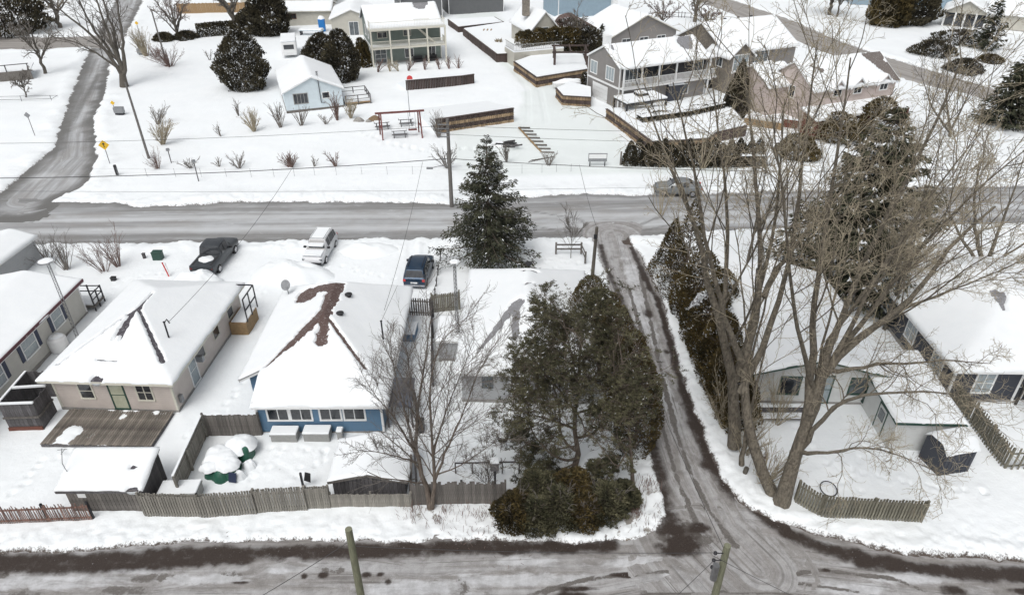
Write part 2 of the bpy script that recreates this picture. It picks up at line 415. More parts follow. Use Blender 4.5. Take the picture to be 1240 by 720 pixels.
# tamped patches: worn footpaths and old tyre lines
fp = sstep(.35, .0, line_d(WP([(300, 520), (330, 560), (370, 585), (395, 560), (440, 545)]), GX, GY))*.05
Z -= fp*(1+fbm(GX, GY, 5, 2, 3))
for L in ([(540, 238), (560, 205), (600, 190), (640, 150), (640, 110), (600, 60), (560, 20)], [(552, 238), (575, 208), (625, 190), (662, 150), (655, 112), (615, 60), (575, 20)],
          [(500, 292), (498, 320)], [(518, 292), (516, 320)], [(385, 300), (392, 284)], [(300, 300), (330, 292)]):
    Z -= sstep(.55, .2, line_d(WP(L), GX, GY))*.07
dv = poly_sd(drive_poly, GX, GY)
def footprints(L, n_side=.16, step=.62, rad=.13, dep=.10, seed=1):
    global Z
    rng = np.random.default_rng(seed); P = np.array(WP(L)); s = np.concatenate([[0], np.cumsum(np.linalg.norm(np.diff(P, axis=0), axis=1))])
    u = np.arange(0, s[-1], step); k = 0
    for d in u:
        x = np.interp(d, s, P[:, 0]); y = np.interp(d, s, P[:, 1]); k += 1
        x += rng.normal()*.07+n_side*(1 if k % 2 else -1); y += rng.normal()*.07
        i0, i1 = np.searchsorted(gy, [y-.6, y+.6]); j0, j1 = np.searchsorted(gx, [x-.6, x+.6])
        dd = np.hypot((gx[None, j0:j1]-x)/rad, (gy[i0:i1, None]-y)/(rad*1.35)); Z[i0:i1, j0:j1] -= dep*np.exp(-dd**2)*rng.uniform(.6, 1.2)-.03*np.exp(-((dd-2)/.7)**2)
for i_, L_ in enumerate(([(300, 590), (330, 560), (345, 545), (400, 548), (440, 555)], [(345, 600), (365, 570), (395, 560), (385, 545)], [(325, 545), (300, 545), (262, 548)], [(232, 520), (228, 560), (205, 610)], [(560, 560), (600, 575), (640, 560)], [(565, 520), (575, 560), (610, 590), (650, 580)], [(600, 500), (590, 540), (560, 590)],
        [(520, 352), (525, 400), (540, 450), (545, 500)], [(1000, 560), (1050, 580), (1120, 590), (1200, 600)], [(1060, 520), (1040, 560), (1020, 590)], [(960, 520), (1000, 560), (1040, 600)], [(310, 330), (330, 400), (290, 470), (240, 540)], [(100, 545), (50, 560), (20, 600)], [(640, 300), (680, 330), (650, 350)], [(395, 320), (440, 330), (480, 340)],
        [(560, 300), (620, 305), (700, 320)], [(440, 160), (470, 175), (520, 185), (600, 178)], [(700, 400), (640, 300)][1:]+[(660, 310)], [(230, 330), (180, 335), (140, 345), (115, 400)])): footprints(L_, seed=i_, rad=.13 if L_[0][1] > 250 else .3, dep=.11)
drv = sstep(.8, -.6, dv+fbm(GX, GY, .3, 3, 4)*2)
grass = np.zeros_like(Z)
def patch(px, py, rx, ry, amt, seed=1, sc_=2.2):
    c = W(px, py)
    d = ((GX-c[0])/rx)**2+((GY-c[1])/ry)**2
    return amt*np.exp(-d)*sstep(-.05, .28, fbm(GX, GY, sc_, 4, seed))
for a in ((765, 640, 1.6, 1.4, 1.0, 21), (770, 600, 1.2, 1.6, .7, 22), (600, 640, 4.0, .55, .5, 23), (520, 622, .9, .7, .8, 24), (575, 625, 2.0, .7, .55, 25), (350, 595, 1.2, .6, .25, 26), (700, 645, 4, .5, .7, 27),
          (790, 600, .7, 2.6, .8, 28), (800, 420, .6, 6, .35, 29), (930, 550, 2, 3, .35, 30), (615, 560, 3, 1.5, .3, 31), (345, 570, .9, .7, .5, 32)):
    grass = np.maximum(grass, patch(*a))
me = grid_mesh('snow_ground', gx, gy, Z, attrs={'dirt': dirt, 'packed': drv, 'grass': grass})
m = M['snow']; n = m.node_tree.nodes; l = m.node_tree.links; b_ = n['Principled BSDF']
src = b_.inputs['Base Color'].links[0].from_socket
def noise_node(n, l, tc, scale, detail=6, vec=None, rough=.65):
    x = n.new('ShaderNodeTexNoise'); x.inputs['Scale'].default_value = scale; x.inputs['Detail'].default_value = detail; x.inputs['Roughness'].default_value = rough
    if vec:
        mp = n.new('ShaderNodeMapping'); mp.inputs['Scale'].default_value = vec; l.new(tc.outputs['Object'], mp.inputs[0]); l.new(mp.outputs[0], x.inputs['Vector'])
    else: l.new(tc.outputs['Object'], x.inputs['Vector'])
    return x.outputs['Fac']
def math_node(n, l, op, a, b=None, c=None):
    x = n.new('ShaderNodeMath'); x.operation = op
    for i, v in enumerate((a, b, c)):
        if v is None: continue
        if isinstance(v, (int, float)): x.inputs[i].default_value = v
        else: l.new(v, x.inputs[i])
    return x.outputs[0]
def ramp01(n, l, v, a, b):
    x = n.new('ShaderNodeMapRange'); x.interpolation_type = 'SMOOTHSTEP'; x.inputs[1].default_value = a; x.inputs[2].default_value = b
    l.new(v, x.inputs[0]); return x.outputs[0]
def mixc(n, l, fac, a, b, mode='MIX'):
    x = n.new('ShaderNodeMix'); x.data_type = 'RGBA'; x.blend_type = mode
    for i, v in ((0, fac), (6, a), (7, b)):
        if isinstance(v, (int, float)): x.inputs[i].default_value = v
        elif isinstance(v, tuple): x.inputs[i].default_value = (*v, 1)
        else: l.new(v, x.inputs[i])
    return x.outputs[2]
def attr_node(n, name):
    x = n.new('ShaderNodeAttribute'); x.attribute_name = name; return x.outputs['Fac']
tc = n.new('ShaderNodeTexCoord')
n1 = noise_node(n, l, tc, 3.5, 8, rough=.75); n2 = noise_node(n, l, tc, 11, 6, rough=.8)
comb = math_node(n, l, 'MULTIPLY_ADD', attr_node(n, 'dirt'), .62, math_node(n, l, 'MULTIPLY_ADD', n1, .5, math_node(n, l, 'MULTIPLY', n2, .5)))
dm = ramp01(n, l, comb, .80, .93)
gr = ramp01(n, l, math_node(n, l, 'MULTIPLY_ADD', attr_node(n, 'grass'), .55, math_node(n, l, 'MULTIPLY_ADD', n1, .4, math_node(n, l, 'MULTIPLY', n2, .6))), .72, .86)
c0 = mixc(n, l, attr_node(n, 'packed'), src, (.74, .785, .78))
soft = ramp01(n, l, attr_node(n, 'dirt'), .25, 1.0)
c1 = mixc(n, l, math_node(n, l, 'MULTIPLY', soft, .28), c0, (.50, .48, .46))
c2 = mixc(n, l, dm, c1, (.085, .068, .058))
c3 = mixc(n, l, math_node(n, l, 'MULTIPLY', gr, .8), c2, (.15, .12, .085))
l.new(c3, b_.inputs['Base Color'])
tag(link('snow_ground', me, M['snow']), kind='structure', label='snow covered ground of the gardens and verges')

# ------------------------------------------------------------------ road surfaces
def road_mat(name, kind):
    m = bpy.data.materials.new(name); m.use_nodes = True
    n = m.node_tree.nodes; l = m.node_tree.links; b = n['Principled BSDF']; b.inputs['Specular IOR Level'].default_value = .3
    tc = n.new('ShaderNodeTexCoord')
    # coordinates along the road are baked as attributes u (along) and v (across)
    cb = n.new('ShaderNodeCombineXYZ'); l.new(attr_node(n, 'u'), cb.inputs[0]); l.new(attr_node(n, 'v'), cb.inputs[1])
    def nz(scale, vec, detail=6, rough=.65, dist=0):
        mp = n.new('ShaderNodeMapping'); mp.inputs['Scale'].default_value = vec; l.new(cb.outputs[0], mp.inputs[0])
        x = n.new('ShaderNodeTexNoise'); x.inputs['Scale'].default_value = scale; x.inputs['Detail'].default_value = detail; x.inputs['Roughness'].default_value = rough
        x.inputs['Distortion'].default_value = dist
        l.new(mp.outputs[0], x.inputs['Vector']); return x.outputs['Fac']
    streak = nz(1.0, (.06, 1.6, 1), 8); fine = noise_node(n, l, tc, 22, 4, rough=.8); mid = noise_node(n, l, tc, 1.6, 8, rough=.7); blot = nz(.5, (.5, 1, 1), 5)
    if kind == 'main':
        c = mixc(n, l, ramp01(n, l, streak, .38, .62), (.27, .27, .272), (.47, .485, .50))
        c = mixc(n, l, math_node(n, l, 'MULTIPLY', ramp01(n, l, blot, .42, .62), .5), c, (.26, .245, .23))
        c = mixc(n, l, math_node(n, l, 'MULTIPLY', ramp01(n, l, nz(1.0, (.25, .9, 1), 7, .7, 1.5), .60, .66), .5), c, (.60, .62, .64))
        c = mixc(n, l, attr_node(n, 'slush'), c, (.60, .62, .635))
        c = mixc(n, l, math_node(n, l, 'MULTIPLY', attr_node(n, 'wet'), .8), c, (.11, .107, .10))
        c = mixc(n, l, .10, c, mixc(n, l, ramp01(n, l, fine, .3, .7), (0.05, .05, .05), (.8, .8, .8)))
    elif kind == 'upper':
        c = mixc(n, l, ramp01(n, l, streak, .35, .65), (.24, .225, .21), (.38, .36, .34))
    else:
        c = mixc(n, l, ramp01(n, l, streak, .36, .62), (.27, .255, .245), (.43, .43, .435))
        c = mixc(n, l, math_node(n, l, 'MULTIPLY', ramp01(n, l, nz(1.0, (.30, .9, 1), 8, .7, 1.2), .50, .60), .6), c, (.20, .185, .17))
        sl_ = math_node(n, l, 'MULTIPLY', ramp01(n, l, math_node(n, l, 'MULTIPLY_ADD', attr_node(n, 'slush'), .36, nz(1.3, (.30, 1, 1), 8, .75, .8)), .62, .86), .85)
        c = mixc(n, l, sl_, c, (.60, .61, .63))
        c = mixc(n, l, ramp01(n, l, math_node(n, l, 'MULTIPLY_ADD', attr_node(n, 'wet'), .45, mid), .76, .88), c, (.12, .108, .098))
        c = mixc(n, l, .11, c, mixc(n, l, ramp01(n, l, fine, .3, .7), (0.03, .03, .03), (.8, .8, .8)))
        c = mixc(n, l, .75, c, mixc(n, l, ramp01(n, l, mid, .30, .68), (.66, .65, .64), (1.12, 1.12, 1.12)), 'MULTIPLY')
        rt = math_node(n, l, 'MULTIPLY', ramp01(n, l, nz(1.0, (.10, 6, 1), 6, .6, .3), .56, .64), ramp01(n, l, blot, .38, .6))
        c = mixc(n, l, math_node(n, l, 'MULTIPLY', rt, .65), c, (.10, .09, .08))
        dk = ramp01(n, l, math_node(n, l, 'MULTIPLY_ADD', attr_node(n, 'dirt'), .60, math_node(n, l, 'MULTIPLY_ADD', mid, .8, math_node(n, l, 'MULTIPLY', fine, .35))), .76, 1.14)
        c = mixc(n, l, dk, c, mixc(n, l, ramp01(n, l, fine, .35, .7), (.032, .024, .020), (.062, .048, .041)))
        c = mixc(n, l, math_node(n, l, 'MULTIPLY', ramp01(n, l, nz(26, (1, 1, 1), 3, .9), .66, .70), .7), c, (.05, .04, .035))
    if kind not in ('main', 'upper'):
        fl = math_node(n, l, 'MULTIPLY', ramp01(n, l, noise_node(n, l, tc, 5.5, 7, rough=.8), .62, .67), .6); c = mixc(n, l, fl, c, (.58, .59, .60))
    l.new(c, b.inputs['Base Color']); b.inputs['Roughness'].default_value = .55
    bp = n.new('ShaderNodeBump'); bp.inputs['Strength'].default_value = .4; bp.inputs['Distance'].default_value = .03
    l.new(math_node(n, l, 'ADD', fine, streak), bp.inputs['Height']); l.new(bp.outputs[0], b.inputs['Normal'])
    return m
def road_mesh(name, P, step, zoff, matl, axis, masks, x0=None, x1=None, y0=None, y1=None, label=None, grow=1.1):
    P_ = np.array(P)
    xa = max(P_[:, 0].min()-2, x0 if x0 is not None else -1e9); xb = min(P_[:, 0].max()+2, x1 if x1 is not None else 1e9)
    ya = max(P_[:, 1].min()-2, y0 if y0 is not None else -1e9); yb = min(P_[:, 1].max()+2, y1 if y1 is not None else 1e9)
    xs = np.arange(xa, xb, step); ys = np.arange(ya, yb, step)
    X, Y = np.meshgrid(xs, ys); sd = poly_sd(P, X, Y)
    line = np.array(axis)       # centre line for the along / across coordinates
    best = np.full(X.shape, 1e18); U = np.zeros(X.shape); Vv = np.zeros(X.shape); acc = 0
    for (ax, ay), (bx, by) in zip(line[:-1], line[1:]):
        ex, ey = bx-ax, by-ay; L = math.hypot(ex, ey); t = np.clip(((X-ax)*ex+(Y-ay)*ey)/L**2, 0, 1)
        d = np.hypot(X-ax-t*ex, Y-ay-t*ey); s = np.sign((X-ax)*ey-(Y-ay)*ex)
        k = d < best; best = np.where(k, d, best); U = np.where(k, acc+t*L, U); Vv = np.where(k, s*d, Vv); acc += L
    at = {'u': U, 'v': Vv}; at.update(masks(X, Y, sd, U, Vv))
    rut = fbm(U*.15, Vv, 2.2, 4, 3)*.03
    Zr = np.full(X.shape, zoff)+rut
    me = grid_mesh(name, xs, ys, Zr, attrs=at, keep=sd < grow)
    return tag(link(name, me, matl), kind='structure', label=label)
def blobs(X, Y, L):
    m = np.zeros(X.shape)
    for px, py, rx, ry in L:
        c = W(px, py); d = np.hypot((X-c[0])/rx, (Y-c[1])/ry)+fbm(X, Y, 2.5, 3, int(px) % 13)*.7
        m = np.maximum(m, sstep(1.7, .3, d))
    return m
def strokes(X, Y, L):
    m = np.zeros(X.shape)
    for wd, pts in L:
        d = line_d(WP(pts), X, Y)+fbm(X, Y, 1.3, 4, 5)*wd*.8
        m = np.maximum(m, sstep(wd*1.5, wd*.1, d))
    return m
def main_masks(X, Y, sd, U, V):
    ed = sstep(-1.0, -.1, sd+fbm(X, Y, .8, 3, 2)*.8)
    sl = np.maximum(strokes(X, Y, [(.5, [(0, 268), (310, 262), (620, 262), (900, 258), (1240, 250)]), (.6, [(0, 281), (310, 277), (640, 274), (1000, 266), (1240, 260)])])*.6, 0)
    wet = np.maximum(ed*.8, strokes(X, Y, [(.8, [(0, 289), (250, 286), (620, 284), (760, 282), (1240, 266)]), (.6, [(0, 254), (300, 253), (620, 250), (1000, 240)])])*.6)
    arcs = strokes(X, Y, [(.16, [(738, 330), (737, 310), (745, 296), (775, 280), (830, 268)]), (.16, [(732, 300), (745, 288), (775, 272), (800, 262)]), (.14, [(725, 300), (700, 284), (640, 272), (600, 262)]), (.14, [(640, 255), (700, 265), (735, 285), (742, 300)])])
    return {'slush': sl*(1-ed), 'wet': np.maximum(wet, arcs*.9)}
main_m = road_mat('slushy_asphalt', 'main')
road_mesh('main_street', main_poly, .3, .0, main_m, [(-400, 53), (-46, 57.2), (0, 58.3), (40, 61), (400, 75.7)], main_masks, -110, 110, label='slush covered grey main street across the scene')
def left_masks(X, Y, sd, U, V):
    return {'slush': sstep(.1, .4, fbm(X, Y, .25, 3, 7))*.6, 'wet': np.clip(np.maximum(sstep(-1.5, -.1, sd+fbm(X, Y, .8, 3, 2)*1.6)*1.2, strokes(X, Y, [(1.0, [(-10, 250), (30, 215), (67, 182), (95, 112), (108, 68)]), (.5, [(40, 210), (85, 150), (120, 90)]), (.6, [(118, 190), (106, 215), (75, 240)])])), 0, 1.2)}
ax_left = WP([(40, 240), (90, 190), (95, 150), (112, 105), (125, 60), (150, 10), (165, -20)])
road_mesh('side_street', left_poly, .35, .006, road_mat('slushy_side_street', 'main'), ax_left, left_masks, -150, 0, 40, 240, label='icy grey side street climbing away at the left')
road_mesh('cross_street', cross_poly, .5, .010, road_mat('slushy_cross_street', 'upper'), [(-400, 141), (-70, 141)], left_masks, -170, -50, 100, 200, label='narrow cross street meeting the side street far back')
road_mesh('upper_road', upper_poly, .5, .010, road_mat('grey_upper_road', 'upper'), WP([(800, -15), (885, 8), (955, 35), (1060, 75), (1240, 130)]), left_masks, 20, 200, 70, 230, label='thin bare road running diagonally at the upper right')
def lane_masks(X, Y, sd, U, V):
    n_ = fbm(X, Y, .8, 4, 2)
    right = strokes(X, Y, [(.36, [(765, 300), (785, 345), (797, 365), (810, 410), (826, 470), (845, 520), (857, 552)]), (.8, [(838, 490), (850, 530), (862, 560), (885, 590), (920, 622), (960, 645), (990, 655)])])
    left = strokes(X, Y, [(.38, [(727, 297), (735, 325), (752, 362), (770, 405), (782, 440)]), (.7, [(785, 500), (790, 545), (800, 580), (806, 610), (815, 640)])])
    spots = blobs(X, Y, [(803, 622, .8, .5), (815, 640, .9, .5), (828, 656, 1.0, .6), (845, 640, .6, .4), (820, 665, 1.2, .5), (795, 470, .2, .25), (808, 426, .25, .3), (785, 380, .4, .6)])
    wet = strokes(X, Y, [(.25, [(775, 330), (790, 400), (805, 470), (818, 520), (835, 570), (860, 620), (890, 660)]), (.22, [(760, 345), (785, 430), (803, 520), (820, 580), (842, 630)])])
    ice = blobs(X, Y, [(780, 395, .8, 2.2), (772, 362, .8, 1.5), (765, 330, .7, 2), (800, 470, .6, 2.5)])
    return {'dirt': np.maximum.reduce([right, left*.85, spots]), 'wet': np.maximum(wet, blobs(X, Y, [(835, 650, 1.5, 1.0)])), 'slush': ice}
def back_masks(X, Y, sd, U, V):
    top = strokes(X, Y, [(.60, [(-60, 682), (60, 679), (150, 677), (230, 670), (330, 668), (380, 668), (450, 666), (560, 662), (700, 662), (740, 661)]), (.55, [(-60, 687), (30, 686), (120, 686), (200, 681), (300, 674)]),
        (.55, [(862, 560), (890, 590), (925, 625), (960, 650), (1010, 668), (1060, 677), (1120, 688), (1180, 692), (1260, 694)]), (.5, [(1040, 680), (1150, 693), (1260, 700)])])
    spots = blobs(X, Y, [(803, 622, .8, .5), (815, 640, .9, .5), (828, 656, 1.0, .6), (845, 640, .6, .4), (820, 665, 1.2, .5), (369, 697, .22, .16), (391, 696, .26, .2), (443, 695, .26, .18), (461, 695, .2, .14), (470, 704, .2, .2),
        (755, 696, .6, .15), (815, 703, .25, .12), (860, 700, .3, .1), (915, 656, .35, .15), (912, 685, .3, .13), (1155, 715, .6, .3), (290, 705, .4, .1), (700, 712, .9, .12), (690, 720, .8, .2), (1000, 690, .3, .1), (1240, 715, .8, .2)])
    wet = np.maximum(strokes(X, Y, [(.16, [(640, 720), (690, 706), (740, 697), (800, 692), (850, 690)]), (.14, [(660, 718), (690, 705), (720, 698)]), (.28, [(780, 720), (850, 712), (940, 716), (1000, 728)]), (.18, [(930, 700), (990, 690), (1080, 700), (1120, 715)]), (.15, [(845, 600), (870, 650), (900, 690), (930, 710)]), (.15, [(825, 600), (850, 650), (880, 680), (960, 705), (1040, 716)])]),
        blobs(X, Y, [(150, 715, 1.5, .35), (30, 722, 1.2, .4), (0, 697, .8, .25), (560, 710, .4, .5), (280, 695, 1.0, .3), (180, 700, 1.6, .3), (400, 690, 1.0, .25)])*.8)
    slush = np.maximum(blobs(X, Y, [(60, 705, 3.5, .45), (160, 690, 1.6, .2), (250, 700, 2.2, .3), (340, 690, 1, .2), (620, 700, 3.5, .4), (500, 712, 3, .5), (760, 680, 1.8, .4), (820, 690, .8, .5), (1030, 712, 1.6, .35), (1100, 700, 2.0, .3), (850, 705, 1.0, .4), (640, 680, 2, .25)]), .35*sstep(0, .3, fbm(X, Y, .35, 3, 9)))
    return {'dirt': np.maximum(top, spots), 'wet': wet, 'slush': slush}
lane_axis = WP([(745, 285), (757, 330), (775, 390), (800, 460), (820, 530), (838, 580), (870, 640), (920, 690)])
back_m = road_mat('muddy_slush', 'back')
road_mesh('back_lane', back_poly, .12, .006, back_m, [(-300, 19.5), (-4, 19.5), (4, 19.8), (9, 20.8), (20, 19.5), (300, 16)], back_masks, -34, 34, 14.5, 30, label='muddy slush covered lane across the foreground')
road_mesh('narrow_lane', lane_poly, .12, .012, road_mat('muddy_narrow_lane', 'lane'), lane_axis, lane_masks, label='narrow slushy lane curving between the gardens')
# ------------------------------------------------------------------ houses
def wing_h(wg, X, Y):
    x0, x1, y0, y1 = wg['box']; oh = wg.get('oh', .35); p = wg['pitch']; z = wg['z']
    k = wg['kind']
    dx0, dx1, dy0, dy1 = X-(x0-oh), (x1+oh)-X, Y-(y0-oh), (y1+oh)-Y
    if k == 'gable_y': h = np.minimum(dx0, dx1)*p
    elif k == 'gable_x': h = np.minimum(dy0, dy1)*p
    elif k == 'hip':
        px, pf, pb = wg.get('ps', (p, p, p)); h = np.minimum(np.minimum(np.minimum(dx0, dx1)*px, dy0*pf), dy1*pb)
    elif k == 'flat': h = np.zeros_like(X)+.01*dy0
    elif k == 'shed_y': h = dy0*p          # rises away from the front
    elif k == 'shed_x': h = dx1*p          # rises to the left
    elif k == 'shed_y_back': h = dy1*p
    return h+z
def roof_and_snow(parent, wg, rmat, snow=.15, patches=(), step=.14, fascia='white', seed=1, overlap=()):
    x0, x1, y0, y1 = wg['box']; oh = wg.get('oh', .35)
    xa, xb, ya, yb = x0-oh, x1+oh, y0-oh, y1+oh
    nx = max(8, int((xb-xa)/step)); ny = max(8, int((yb-ya)/step))
    xs = np.linspace(xa, xb, nx+1); ys = np.linspace(ya, yb, ny+1); X, Y = np.meshgrid(xs, ys)
    H = wing_h(wg, X, Y); keep = None
    if wg.get('notch'):
        a, b, c, d = wg['notch']; keep = ~((X > a) & (X < b) & (Y > c) & (Y < d))
    # roof: top surface plus a skirt that gives it its thickness
    def skirted(H, t, nm, kp):
        Xp = np.pad(X, 1, 'edge'); Yp = np.pad(Y, 1, 'edge'); Hp = np.pad(H, 1, 'edge')
        Hp[0, :] -= t; Hp[-1, :] -= t; Hp[:, 0] -= t; Hp[:, -1] -= t
        kk = None if kp is None else np.pad(kp, 1, 'edge')
        return grid_mesh(nm, Xp, Yp, Hp, smooth=False, keep=kk)
    rf = link('roof', skirted(H, .14, 'roof', keep), M[rmat], parent)
    if fascia:
        f = MB(); e = .02; t = .16
        pts = [(xa-e, ya-e), (xb+e, ya-e), (xb+e, yb+e), (xa-e, yb+e)]
        if wg.get('notch'): nb_, nd_ = wg['notch'][1], wg['notch'][3]; pts = [(nb_, ya-e), (xb+e, ya-e), (xb+e, yb+e), (xa-e, yb+e), (xa-e, nd_), (nb_, nd_)]
        def hh(x, y): return float(wing_h(wg, np.array([np.clip(x, xa, xb)]), np.array([np.clip(y, ya, yb)]))[0])
        for i in range(len(pts)):
            a = pts[i]; b = pts[(i+1) % len(pts)]
            mid = ((a[0]+b[0])/2, (a[1]+b[1])/2)
            for p, q in ((a, mid), (mid, b)):
                f.bar((p[0], p[1], hh(*p)-.08), (q[0], q[1], hh(*q)-.08), .05, .17)
        f.obj('fascia', M[fascia], rf)
    snow *= .62
    if snow > 0:
        ed = np.minimum.reduce([X-xa, xb-X, Y-ya, yb-Y])
        if wg.get('notch'):
            a, b, c, d = wg['notch']; dn = np.hypot(np.maximum(np.maximum(a-X, X-b), 0), np.maximum(np.maximum(c-Y, Y-d), 0)); ed = np.minimum(ed, dn)
        th = snow*(1+.5*fbm(X, Y, .6, 3, seed))*np.sqrt(np.clip((ed+.02)/.15, .05, 1))
        # settle: soften the creases of the roof shape under the snow
        Hs = H.copy()
        for _ in range(6):
            P = np.pad(Hs, 1, 'edge'); Hs = (P[:-2, 1:-1]+P[2:, 1:-1]+P[1:-1, :-2]+P[1:-1, 2:]+2*P[1:-1, 1:-1])/6
        th = th+np.clip(Hs-H, -.06, .06)
        mask = np.full(X.shape, -1.0)
        for pt in patches:          # bare strips: (x1,y1,w1,x2,y2,w2)
            ax, ay, wa, bx, by, wb = pt
            ex, ey = bx-ax, by-ay; t = np.clip(((X-ax)*ex+(Y-ay)*ey)/(ex*ex+ey*ey+1e-9), 0, 1)
            d = np.hypot(X-ax-t*ex, Y-ay-t*ey); ww = wa+(wb-wa)*t
            mask = np.maximum(mask, ww-d+fbm(X, Y, 3.4, 4, seed+4)*.36*np.clip(ww/.25, .18, 1)+fbm(X, Y, 9, 2, seed+6)*.22*np.clip(ww/.3, .1, 1))
        th = th-np.where(mask > -.3, sstep(-.10, .06, mask)*(snow*1.7+.08), 0)
        at = {}
        Xp = np.pad(X, 1, 'edge'); Yp = np.pad(Y, 1, 'edge'); Hp = np.pad(H+th, 1, 'edge'); Lo = np.pad(H, 1, 'edge')-.03
        bd = np.ones(Hp.shape, bool); bd[1:-1, 1:-1] = False
        Hp = np.where(bd, Lo, Hp)
        o = .05      # the snow hangs a little over the eave
        Xp = np.where(Xp <= xa, xa-o, np.where(Xp >= xb, xb+o, Xp)); Yp = np.where(Yp <= ya, ya-o, np.where(Yp >= yb, yb+o, Yp))
        kk = None if keep is None else np.pad(keep, 1, 'edge')
        ew = fbm(Xp, Yp, 1.1, 3, seed+7)*.14; Xp = Xp+np.where(bd, ew, ew*.3); Yp = Yp+np.where(bd, fbm(Yp, Xp, 1.3, 3, seed+9)*.14, 0)
        link('roof_snow', grid_mesh('roof_snow', Xp, Yp, Hp, keep=kk), M['roof_snow'], parent)
    return rf
_wm = {}
def window(parent, side, D, u, z, w, h, glass='glass', trim='white', mull=(1, 0), t=.09, name='window', off=0.0, shut=None):
    """side: f front (y=D[2]), b back, l left (x=D[0]), r right; u along the wall; z centre height"""
    x0, x1, y0, y1 = D
    key = (w, h, mull, t, trim, glass)
    if key not in _wm:
        f = MB(); o = .035
        f.box(-w/2-t, w/2+t, -o, .02, h/2, h/2+t); f.box(-w/2-t, w/2+t, -o-.03, .02, -h/2-t, -h/2)
        f.box(-w/2-t, -w/2, -o+.002, .02, -h/2, h/2); f.box(w/2, w/2+t, -o+.002, .02, -h/2, h/2)
        for i in range(mull[0]): c = -w/2+w*(i+1)/(mull[0]+1); f.box(c-.025, c+.025, -o+.006, .01, -h/2, h/2)
        for i in range(mull[1]): c = -h/2+h*(i+1)/(mull[1]+1); f.box(-w/2, w/2, -o+.009, .01, c-.02, c+.02)
        _wm[key] = (f.mesh('window_frame'), MB().box(-w/2, w/2, -.012, .012, -h/2, h/2).mesh('pane'))
        _wm[key][0].materials.append(M[trim]); _wm[key][1].materials.append(M[glass])
    fm, gm = _wm[key]
    wo_ = link(name, fm, None, parent); p = link('pane', gm, None, wo_)
    loc, rz = {'f': ((u, y0-off, z), 0), 'b': ((u, y1+off, z), PI), 'l': ((x0-off, u, z), -PI/2), 'r': ((x1+off, u, z), PI/2)}[side]
    wo_.location = loc; wo_.rotation_euler = (0, 0, rz)
    if shut:
        for s in (-1, 1): MB().box(s*(w/2+t+.03) if s > 0 else -(w/2+t+.33), (w/2+t+.33) if s > 0 else -(w/2+t+.03), -.04, 0, -h/2, h/2).obj('shutter', M[shut], wo_)
    return wo_
def wing_walls(parent, wg, m, base=.0, foot=None, trimc=None):
    x0, x1, y0, y1 = wg['box']; z = wg['z']; b = MB(); z0 = wg.get('z0', -.3); e = .01
    b.box(x0, x1, y0, y1, z0, z)
    p = wg['pitch']; oh = wg.get('oh', .35); hx = (x1-x0)/2; hy = (y1-y0)/2
    if wg['kind'] == 'gable_y':
        top = z+p*(hx+oh)-.05; b.prism([(x0, y0, z), (x1, y0, z), (x1, y0, z+p*oh-.05), ((x0+x1)/2, y0, top), (x0, y0, z+p*oh-.05)], (0, y1-y0, 0))
    elif wg['kind'] == 'gable_x':
        top = z+p*(hy+oh)-.05; b.prism([(x0, y0, z), (x0, y1, z), (x0, y1, z+p*oh-.05), (x0, (y0+y1)/2, top), (x0, y0, z+p*oh-.05)], (x1-x0, 0, 0))
    elif wg['kind'] == 'hip': b.box(x0+.01, x1-.01, y0+.01, y1-.01, z-.01, z+.14)
    elif wg['kind'] in ('shed_y', 'shed_x', 'shed_y_back', 'flat'):
        if wg['kind'] == 'shed_y': b.prism([(x0, y0, z), (x0, y0, z+p*oh-.05), (x0, y1, z+p*(y1-y0+oh)-.05), (x0, y1, z)], (x1-x0, 0, 0))
        if wg['kind'] == 'shed_y_back': b.prism([(x0, y0, z), (x0, y0, z+p*(y1-y0+oh)-.05), (x0, y1, z+p*oh-.05), (x0, y1, z)], (x1-x0, 0, 0))
        if wg['kind'] == 'shed_x': b.prism([(x1, y0, z), (x1, y0, z+p*oh-.05), (x0, y0, z+p*(x1-x0+oh)-.05), (x0, y0, z)], (0, y1-y0, 0))
    o = b.obj('wall', M[m], parent)
    if foot: MB().box(x0-.03, x1+.03, y0-.03, y1+.03, z0, foot[0]).obj('foundation', M[foot[1]], parent)
    if trimc:
        for x, sx in ((x0, -1), (x1, 1)):
            for y, sy in ((y0, -1), (y1, 1)): MB().box(min(x+sx*.025, x-sx*.1), max(x+sx*.025, x-sx*.1), min(y+sy*.025, y-sy*.1), max(y+sy*.025, y-sy*.1), (foot[0]+.004 if foot else 0), z-.01).obj('corner_trim', M[trimc], parent)
    return o
def house(name, label, cat, origin, rz, wings, rmat, wall, foot=(.35, 'concrete'), trimc='white', fascia='white', snow=.24, patches=(), group=None, step=.14):
    t = thing(name, label, cat, (origin[0], origin[1], 0), rz, group)
    for i, wg in enumerate(wings):
        wing_walls(t, wg, wg.get('wall', wall), foot=foot if wg.get('z0', 0) <= .01 else None, trimc=trimc)
        roof_and_snow(t, wg, wg.get('roof', rmat), wg.get('snow', snow), wg.get('patches', patches if i == 0 else ()), step, fascia, seed=int(abs(origin[0])*7) % 40+i)
    return t
def stack_pipe(parent, x, y, z, h=.5, r=.06, m='darkmetal'):
    MB().tube([(x, y, z), (x, y, z+h)], r, 8).tube([(x, y, z+h), (x, y, z+h+.05)], r*1.4, 8).obj('vent_pipe', M[m], parent)
def roof_vent(parent, x, y, z, m='black'):
    MB().lathe([(.16, 0), (.16, .12), (.24, .14), (.24, .2), (.1, .26)], (x, y, z), 10).obj('roof_vent', M[m], parent)

